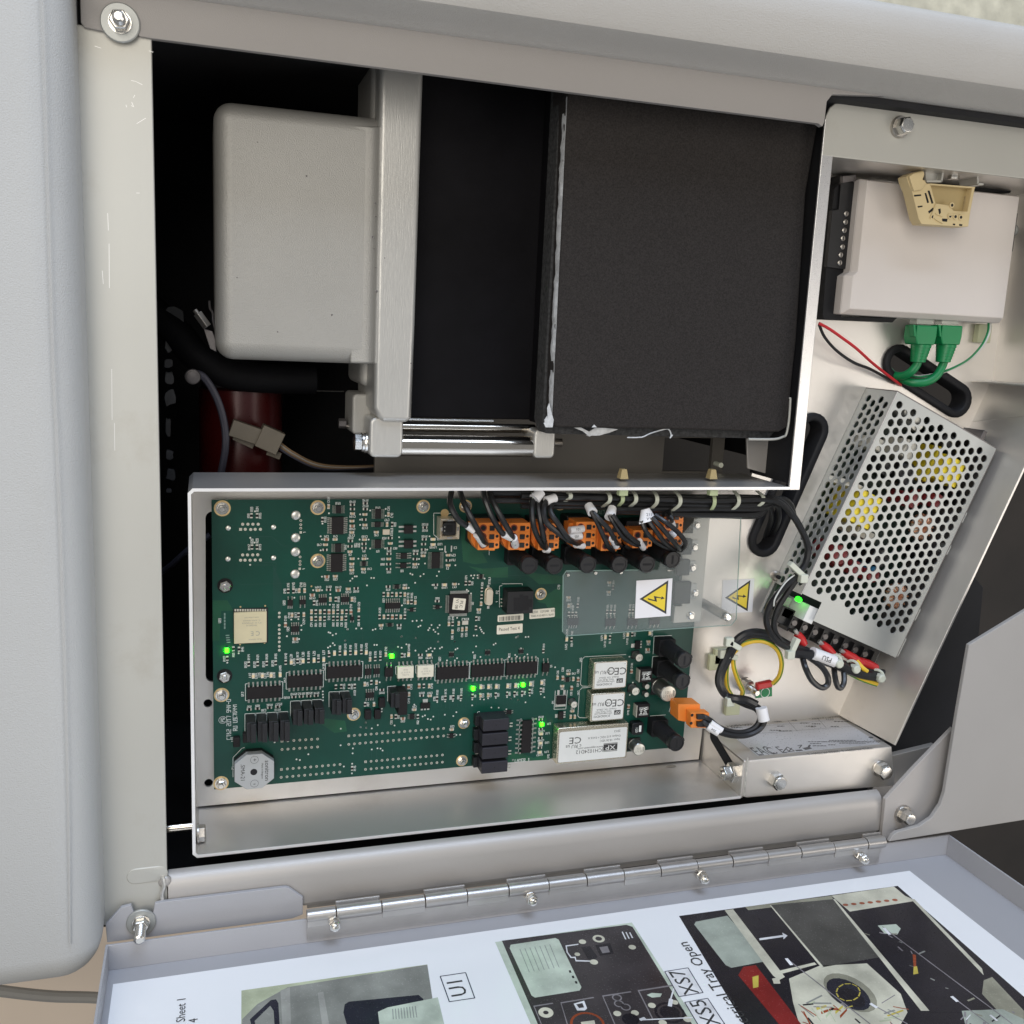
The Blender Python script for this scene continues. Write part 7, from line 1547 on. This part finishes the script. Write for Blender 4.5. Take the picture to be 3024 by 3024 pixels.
# ---- earth loop, tie bases and stud at the bottom of the tray
EG = 'yellow and green earth wires'
def stripe(pts, lb, r_=1.9):
    t = thing('earth_wire', lb, 'wire', tuple(at(*pts[0])), EG); P_ = smooth([at(*p_) for p_ in pts], 8); MB().tube(P_, r_, 10).build('insulation', 'yellow_wire', t)
    vw = Vector((0, 0, CAMH)); Q = []
    for i, p_ in enumerate(P_):
        d = (P_[min(i + 1, len(P_) - 1)] - P_[max(i - 1, 0)]).normalized(); v = (vw - p_); v = (v - d * v.dot(d)).normalized(); sd = v.cross(d)
        Q.append(p_ + (v * .8 + sd * .6).normalized() * (r_ - .15))
    MB().tube(Q, .5, 6).build('green_stripe', 'green_wire', t)
stripe([(2272, 1880, 18), (2230, 1888, 20), (2185, 1905, 20), (2155, 1940, 18), (2145, 1985, 14), (2148, 2030, 10), (2165, 2060, 8)], 'yellow earth wire with a green stripe curving down the left of the loop, outer strand')
stripe([(2165, 1928, 18), (2200, 1900, 22), (2250, 1893, 24), (2292, 1915, 24), (2308, 1955, 24), (2302, 1995, 20), (2284, 2018, 14)], 'yellow earth wire with a green stripe arching over to the red crimp')
stripe([(2165, 1945, 16), (2168, 1975, 16), (2182, 2015, 14), (2193, 2040, 12), (2190, 2058, 10)], 'yellow earth wire with a green stripe wriggling down inside the loop')
CG = 'black cables of the lower loop'
wire([(2360, 1925, 26), (2310, 1893, 26), (2250, 1868, 26), (2205, 1870, 26), (2172, 1893, 24), (2150, 1930, 20), (2128, 1975, 18), (2122, 2015, 18), (2140, 2050, 20), (2165, 2062, 24)], 2.9, 'cable_black', label='black cable of the lower loop, outer one', group=CG, cat='cable')
wire([(2365, 1930, 24), (2310, 1902, 24), (2250, 1878, 24), (2205, 1880, 24), (2176, 1903, 22), (2154, 1945, 18), (2135, 1985, 16), (2130, 2020, 16), (2145, 2050, 18), (2165, 2066, 22)], 2.4, 'cable_black', label='black cable of the lower loop, inner one', group=CG, cat='cable')
wire([(2158, 2062, 24), (2190, 2070, 30), (2225, 2080, 36), (2248, 2098, 42), (2258, 2125, 44), (2245, 2152, 46), (2210, 2170, 46), (2165, 2172, 46), (2120, 2160, 44), (2085, 2138, 40), (2075, 2128, 38)], 2.2, 'cable_black', label='black cable swinging round to the tilted orange plug, outer one', group=CG, cat='cable')
wire([(2170, 2068, 26), (2200, 2082, 32), (2232, 2095, 38), (2244, 2118, 42), (2232, 2145, 44), (2205, 2160, 44), (2168, 2162, 44), (2125, 2148, 42), (2095, 2125, 40), (2075, 2115, 38)], 2.0, 'cable_black', label='black cable swinging round to the tilted orange plug, inner one', group=CG, cat='cable')
wire([(2150, 2060, 28), (2175, 2064, 32), (2205, 2068, 34), (2235, 2082, 38)], 3.4, 'cable_black', label='thick black sleeved stretch of the lower loop', group=CG, cat='cable')
sleeve((2248, 2090, 44), (2256, 2128, 46), 4.4, label='white sleeve where the lower loop turns down')
sleeve((2122, 2165, 46), (2090, 2145, 42), 2.8, '304', rot=0, label='white printed sleeve just right of the tilted orange plug, lower one'); sleeve((2132, 2158, 46), (2098, 2134, 42), 2.4, label='white sleeve just right of the tilted orange plug, upper one')
def tiebase(x, y, lb, tie_a, tie_b, x2=None):
    c = at(x, y, -8); t = thing('cable_tie_mount', lb, 'cable tie', (c.x, c.y, -8), 'adhesive tie bases on the tray floor')
    m_ = MB(); m_.cbox((c.x, c.y, -6), 13, 13, 4); m_.build('adhesive_base', 'tie_base', t, .8)
    A, B = at(*tie_a), at(*tie_b); obox(MB(), A, B, 4.2, A.z - 1.5, A.z + 2.5).build('strap', 'tie_nylon', t, .7)
    m_ = MB(); m_.cbox((A.x, A.y, A.z), 7, 7, 5); m_.build('head', 'tie_nylon', t, .9)
tiebase(2125, 1935, 'yellowish tie base gripping the cable loop at its upper left', (2152, 1895, 26), (2185, 1915, 26))
tiebase(2110, 1952, 'second strap of the upper left tie base, just below the first', (2135, 1930, 18), (2175, 1942, 18))
tiebase(2158, 2085, 'tie knot at the bottom of the cable loop', (2155, 2072, 30), (2170, 2058, 30))
es = thing('earth_stud', 'brass coloured earth stud with nuts and a red crimp at the tray floor', 'stud', tuple(at(2200, 2030, -8)))
c = at(2203, 2025, -4)
MB().lathe((c.x, c.y, -8), [(6.5, 0), (6.5, 1.5), (5, 1.6), (5, 4), (6, 4.2), (6, 9), (5, 9.5)], 6).build('nut', 'steel_dull', es, .2)
MB().lathe((c.x, c.y, 0), [(3, 0), (3, 4), (2.6, 4.5), (3, 5), (2.6, 5.5), (3, 6), (2.6, 6.5), (3, 7), (2.6, 7.5), (3, 8), (3, 12), (2, 13.5)], 14).build('threaded_end', 'steel', es)
boxpx((2237, 2020), (2283, 2010), (2284, 2030), (2238, 2040), 6, 11, 'red_crimp', 'crimp_sleeve', es, 1.4)
gt = boxpx((2232, 2035), (2280, 2030), (2280, 2056), (2232, 2062), -7.9, -7.4, 'green_plastic', 'earth_sticker', None, 0)
gt['label'] = 'small green square earth symbol sticker beside the earth stud'; gt['category'] = 'sticker'
c = at(2260, 2046, -7.2); m_ = MB(); ring = [(c.x + 4 * math.cos(i * math.pi / 10), c.y + 4 * math.sin(i * math.pi / 10), -7.35) for i in range(21)]; m_.tube(ring, .3, 4, False); m_.build('earth_ring', 'silk', gt)

# ================================================================== network box, clip, cables
sw = thing('network_box', 'pale pinkish white flat box with a black back and two green leads', 'network switch', tuple(at(2740, 740, -8)))
sp = [at(*q, 22) for q in ((2552, 548), (2992, 582), (2960, 760), (2942, 938), (2508, 922), (2528, 730))]
def S2(x, y, z): q = at(2350 + x * .34886, 450 + y * .34886, z); return (q.x, q.y)
lid = [S2(570, 275, 22), S2(1850, 375, 22), S2(1700, 1398, 22), S2(455, 1350, 22)]
edge = [S2(520, 243, 17), S2(1860, 345, 17), S2(1860, 520, 17), S2(1710, 1420, 17), S2(850, 1402, 17), S2(820, 1405, 17), S2(385, 1395, 17), S2(405, 1060, 17), S2(430, 1040, 17)]
ez = 17
Rr = [(455.5, 121.5), (600, 121.5), (593, 27), (449.5, 27)]
m_ = MB(); o1 = [(p_[0], p_[1]) for p_ in (S2(520, 243, 14), S2(1870, 345, 14), S2(1720, 1420, 14), S2(385, 1398, 14))]
i1 = [(p_[0], p_[1]) for p_ in lid]
# square the box up in plan: the shell follows the tray's axes
x0a, x1a = o1[3][0], o1[1][0]; y1a, y0a = (o1[0][1] + o1[1][1]) / 2, (o1[2][1] + o1[3][1]) / 2
xl = o1[0][0] + 2; yn = S2(430, 1045, 14)[1]; xr = o1[1][0]; e = 4.2
oo = [(xl, y1a), (xr, y1a), (xr, y0a), (xl - 5, y0a), (xl - 5, yn), (xl, yn + 3)]
ii = [(xl + 3, y1a - 1.6), (xr - 2, y1a - 1.6), (xr - 2, y0a + 4), (xl - .5, y0a + 4), (xl - .5, yn), (xl + 3, yn + 3)]
m_ = MB(); m_.loft([(x, y, -4) for x, y in reversed(oo)], [(x, y, 14) for x, y in reversed(oo)]); m_.build('shell', 'switch_edge', sw, .8, 3)
m_ = MB(); m_.loft([(x, y, 14) for x, y in reversed(oo)], [(x, y, 19.5) for x, y in reversed(ii)]); m_.build('lid', 'switch_lid', sw, .7, 3)
bk_ = [S2(385, 190, 6), S2(515, 190, 6), S2(515, 250, 6), S2(1840, 300, 6), S2(1815, 345, 6), S2(1000, 320, 6), S2(480, 400, 6), S2(440, 1020, 6), S2(400, 1060, 6), S2(390, 1390, 6), S2(860, 1400, 6), S2(820, 1440, 6), S2(245, 1415, 6), S2(228, 1380, 6), S2(255, 1010, 6), S2(300, 520, 6), S2(330, 300, 6), S2(385, 250, 6)]
m_ = MB(); m_.prism(bk_, -7.5, 6); m_.build('black_back', 'black_matte', sw, .4)
m_ = MB(); m_.prism([S2(385, 250, 8), S2(500, 250, 8), S2(455, 980, 8), S2(400, 990, 8), S2(265, 970, 8), S2(310, 490, 8), S2(365, 480, 8)], 4, 8); m_.build('terminal_strip', 'black_plastic', sw, .5)
for x, y in ((427, 520), (420, 590), (410, 660), (398, 728), (395, 800), (380, 868), (372, 935)):
    c = S2(x, y, 8); m_ = MB(); m_.lathe((c[0], c[1], 8), [(1.9, 0), (1.9, .5), (1.5, .8)], 16); m_.box(c[0] - .25, c[0] + .25, c[1] - 1.5, c[1] + 1.5, .3, .4) if False else None
    o = m_.build('terminal_screw', 'steel_dull', sw); m_ = MB(); m_.box(c[0] - .3, c[0] + .3, c[1] - 1.4, c[1] + 1.4, 8.8, 8.95); m_.build('screw_slot', 'black_void', o)
m_ = MB(); m_.prism([S2(400, 200, 10), S2(515, 190, 10), S2(512, 240, 10), S2(400, 258, 10)], 6, 10); m_.build('rail_lug', 'dim_metal', sw, .3)
c0_, c1_ = S2(1850, 512, 14), S2(1815, 838, 14); m_ = MB(); m_.box(xr - .5, xr + 3.2, c1_[1], c0_[1], 4, 14.6); m_.build('side_port', 'black_plastic', sw, .3)
c = S2(1865, 650, 14); m_ = MB(); m_.sphere((c[0] + 2, c[1], 6), 6, 16, 8, 1.); m_.build('side_button', 'zinc', sw)
# beige rail clip on a metal bracket
rb = thing('mounting_rail_bracket', 'small folded metal bracket with a screw on the wall above the network box', 'bracket', tuple(at(2830, 535, 30)))
m_ = MB(); m_.prism([S2(1095, 150, 38), S2(1235, 160, 38), S2(1240, 240, 38), S2(1105, 240, 38)], 36, 38); m_.build('bracket_wing', 'strut_metal', rb, .3)
pts = [S2(1110, 245, 42), S2(1235, 245, 42), S2(1250, 160, 42), S2(1540, 185, 42), S2(1545, 265, 42), S2(1590, 270, 42)]
m_ = MB()
for a, b in zip(pts, pts[1:]):
    obox(m_, a, b, 1.3, 24, 42)
m_.build('folded_channel', 'strut_metal', rb)
c = S2(1360, 212, 40); m_ = MB(); m_.lathe((c[0], c[1] + 4, 37), [(3.8, 0), (4.2, -.6), (4.2, -5)], 6, 'y'); m_.build('screw_head', 'steel', rb, .2)
cl = thing('end_clip', 'beige moulded plastic end clip hanging over the network box', 'clip', tuple(at(2790, 590, 30)))
ZC = 44
def cp_(pts, z0, z1, mm, nm, bev=.3): m_ = MB(); m_.prism([S2(x, y, ZC) for x, y in pts], z0, z1); return m_.build(nm, mm, cl, bev)
cp_([(940, 205), (985, 175), (1075, 152), (1082, 190), (1072, 225), (1100, 240), (1095, 262), (1140, 265), (1185, 430), (1300, 448), (1340, 495), (1455, 500), (1495, 300), (1518, 300), (1480, 500), (1462, 628), (1400, 630), (1065, 608), (1040, 560), (985, 330), (950, 250)], 34, ZC, 'beige_plastic', 'clip_body', .5)
cp_([(1130, 268), (1515, 298), (1495, 345), (1470, 372), (1450, 500), (1345, 500), (1325, 465), (1185, 430)], 34, 39, 'beige_dark', 'clip_web')
cp_([(1135, 262), (1520, 292), (1517, 306), (1138, 276)], 38, ZC, 'beige_plastic', 'clip_rim', .2)
cp_([(945, 205), (985, 180), (1070, 160), (1075, 190), (1060, 235), (1095, 262), (1050, 320), (985, 330)], ZC, ZC + 2, 'beige_plastic', 'clip_hook', .6)
for q in (((1115, 325), (1132, 322), (1165, 430), (1150, 436)), ((1090, 345), (1104, 343), (1128, 425), (1112, 430)), ((1120, 500), (1160, 468), (1175, 482), (1128, 518)), ((1205, 480), (1225, 475), (1228, 510), (1215, 530)), ((1238, 560), (1285, 562), (1280, 588), (1240, 584)), ((1000, 360), (1060, 355), (1062, 368), (1003, 375)), ((1030, 455), (1072, 450), (1073, 462), (1034, 468)), ((1140, 545), (1165, 530), (1160, 560)), ((1330, 602), (1350, 604), (1348, 618), (1330, 616)), ((1382, 606), (1410, 608), (1408, 624), (1384, 622))):
    m_ = MB(); m_.prism([S2(x, y, ZC) for x, y in q], ZC, ZC + .08); m_.build('recess', 'black_matte', cl)
for x, y in ((1318, 448), (1302, 540), (1347, 545), (1393, 550)):
    c = S2(x, y, ZC); m_ = MB(); m_.lathe((c[0], c[1], ZC), [(2.0, 0), (2.0, .7), (1.2, .7)], 14); o = m_.build('boss', 'beige_plastic', cl); m_ = MB(); m_.cyl((c[0], c[1], ZC + .7), 1.1, 0, .06, 12); m_.build('bore', 'black_void', o)
for a, b in (((1185, 435), (1135, 560)), ((1180, 520), (1240, 540)), ((1285, 535), (1430, 512)), ((1170, 560), (1240, 600))):
    A, B = S2(*a, ZC), S2(*b, ZC); obox(MB(), A, B, .8, ZC, ZC + .9).build('rib', 'beige_plastic', cl, .15)
# green leads
for k, (bx, lb, ph) in enumerate((((1062, 1450), 'green network lead on the left, ribbed boot plugged into the pale box', 0), ((1275, 1450), 'green network lead on the right, ribbed boot plugged into the pale box', 1))):
    t = thing('network_lead', lb, 'cable', tuple(at(2730, 1010, 6)), 'green network leads'); z = 8
    P0 = Vector((*S2(bx[0], 1400, z), z)); dx = -18 if k == 0 else 5
    def F(x, y, zz=z): return Vector((*S2(x, y, zz), zz))
    a_ = F(bx[0] - 50, 1405); b_ = F(bx[0] + 80, 1405)
    m_ = MB(); q = [F(bx[0] - 55, 1400), F(bx[0] + 85, 1405), F(bx[0] + 80, 1460), F(bx[0] - 60, 1455)]; m_.prism([(v.x, v.y) for v in q], 2, 11); m_.build('clear_plug', 'clear_plastic', t, .5)
    q = [F(bx[0] - 80, 1460), F(bx[0] + 90, 1468), F(bx[0] + 80, 1560), F(bx[0] + 62, 1630), F(bx[0] - 85, 1625), F(bx[0] - 95, 1560)]; m_ = MB(); m_.prism([(v.x, v.y) for v in q], 0, 15); m_.build('boot', 'green_plastic', t, 1.2, 3)
    q = [F(bx[0] - 118, 1458), F(bx[0] - 98, 1458), F(bx[0] - 94, 1560), F(bx[0] - 108, 1560)]; m_ = MB(); m_.prism([(v.x, v.y) for v in q], 9, 15); m_.build('latch_guard', 'green_plastic', t, .5)
    for j in range(6):
        yy = 1640 + j * 24; w_ = 78 - j * 4; sh_ = -j * 5
        m_ = MB(); A = F(bx[0] - w_ + sh_ - 8, yy); B = F(bx[0] + w_ + sh_ + 4, yy + 2); m_.tube([A, B], 2.2 if j % 1 == 0 else 2, 10)
        rr_ = 7.6 - j * .38; c_ = (A + B) / 2; m_ = MB(); m_.lathe((c_.x, c_.y, 8), [(rr_ * .8, -1.5), (rr_, -1.1), (rr_, 1.1), (rr_ * .8, 1.5)], 18, 'y'); m_.build('boot_rib', 'green_plastic', t)
    core = [F(bx[0] - 10, 1620), F(bx[0] - 18, 1700), F(bx[0] - 30, 1770)]; m_ = MB(); m_.tube(core, 3.7, 14); m_.build('boot_core', 'green_plastic', t)
    if k == 0: pp = [(2711, 1055, 8), (2708, 1075, 8), (2690, 1098, 6), (2665, 1110, 0), (2640, 1108, -8), (2625, 1095, -20)]
    else: pp = [(2790, 1055, 8), (2783, 1080, 8), (2765, 1110, 8), (2735, 1128, 6), (2695, 1130, 2), (2660, 1118, -6), (2635, 1105, -18)]
    m_ = MB(); m_.tube(smooth([at(*p_) for p_ in pp], 6), 3.3, 12); m_.build('lead', 'green_plastic', t)
wire([(2419, 955, 14), (2450, 972, 14), (2490, 1000, 14), (2530, 1030, 14), (2580, 1075, 8), (2650, 1130, -2), (2665, 1140, -14)], 1.15, 'red_wire', label='thin red wire running from the tray edge to the rubber slot')
wire([(2419, 958, 12), (2435, 995, 12), (2470, 1035, 12), (2520, 1070, 10), (2570, 1090, 6), (2620, 1118, -2), (2650, 1140, -14)], 1.15, 'cable_black', label='thin black wire running beside the red wire to the rubber slot')
stp = [(2922, 940, 8), (2922, 975, 10), (2905, 1015, 12), (2870, 1055, 10), (2830, 1080, 6), (2780, 1100, 2), (2720, 1112, -2), (2670, 1105, -12)]
t = thing('earth_lead', 'slim white and green wire arcing from the network box to the rubber slot', 'wire', tuple(at(2922, 940, 8)))
MB().tube(smooth([at(*p_) for p_ in stp], 6), 1.3, 8).build('white_insulation', 'white_wire', t); MB().tube(smooth([at(p_[0] - 4, p_[1] + 1, p_[2] + .6) for p_ in stp], 6), .85, 8).build('green_strand', 'green_plastic', t)
nb = MB(); c = at(2893, 985, -8); nb.cbox((c.x, c.y, -5), 13, 15, 6); nb.build('adhesive_tie_base', 'tie_base', label='yellowish adhesive tie mount at the right below the network box', cat='tie mount', bevel=.9)
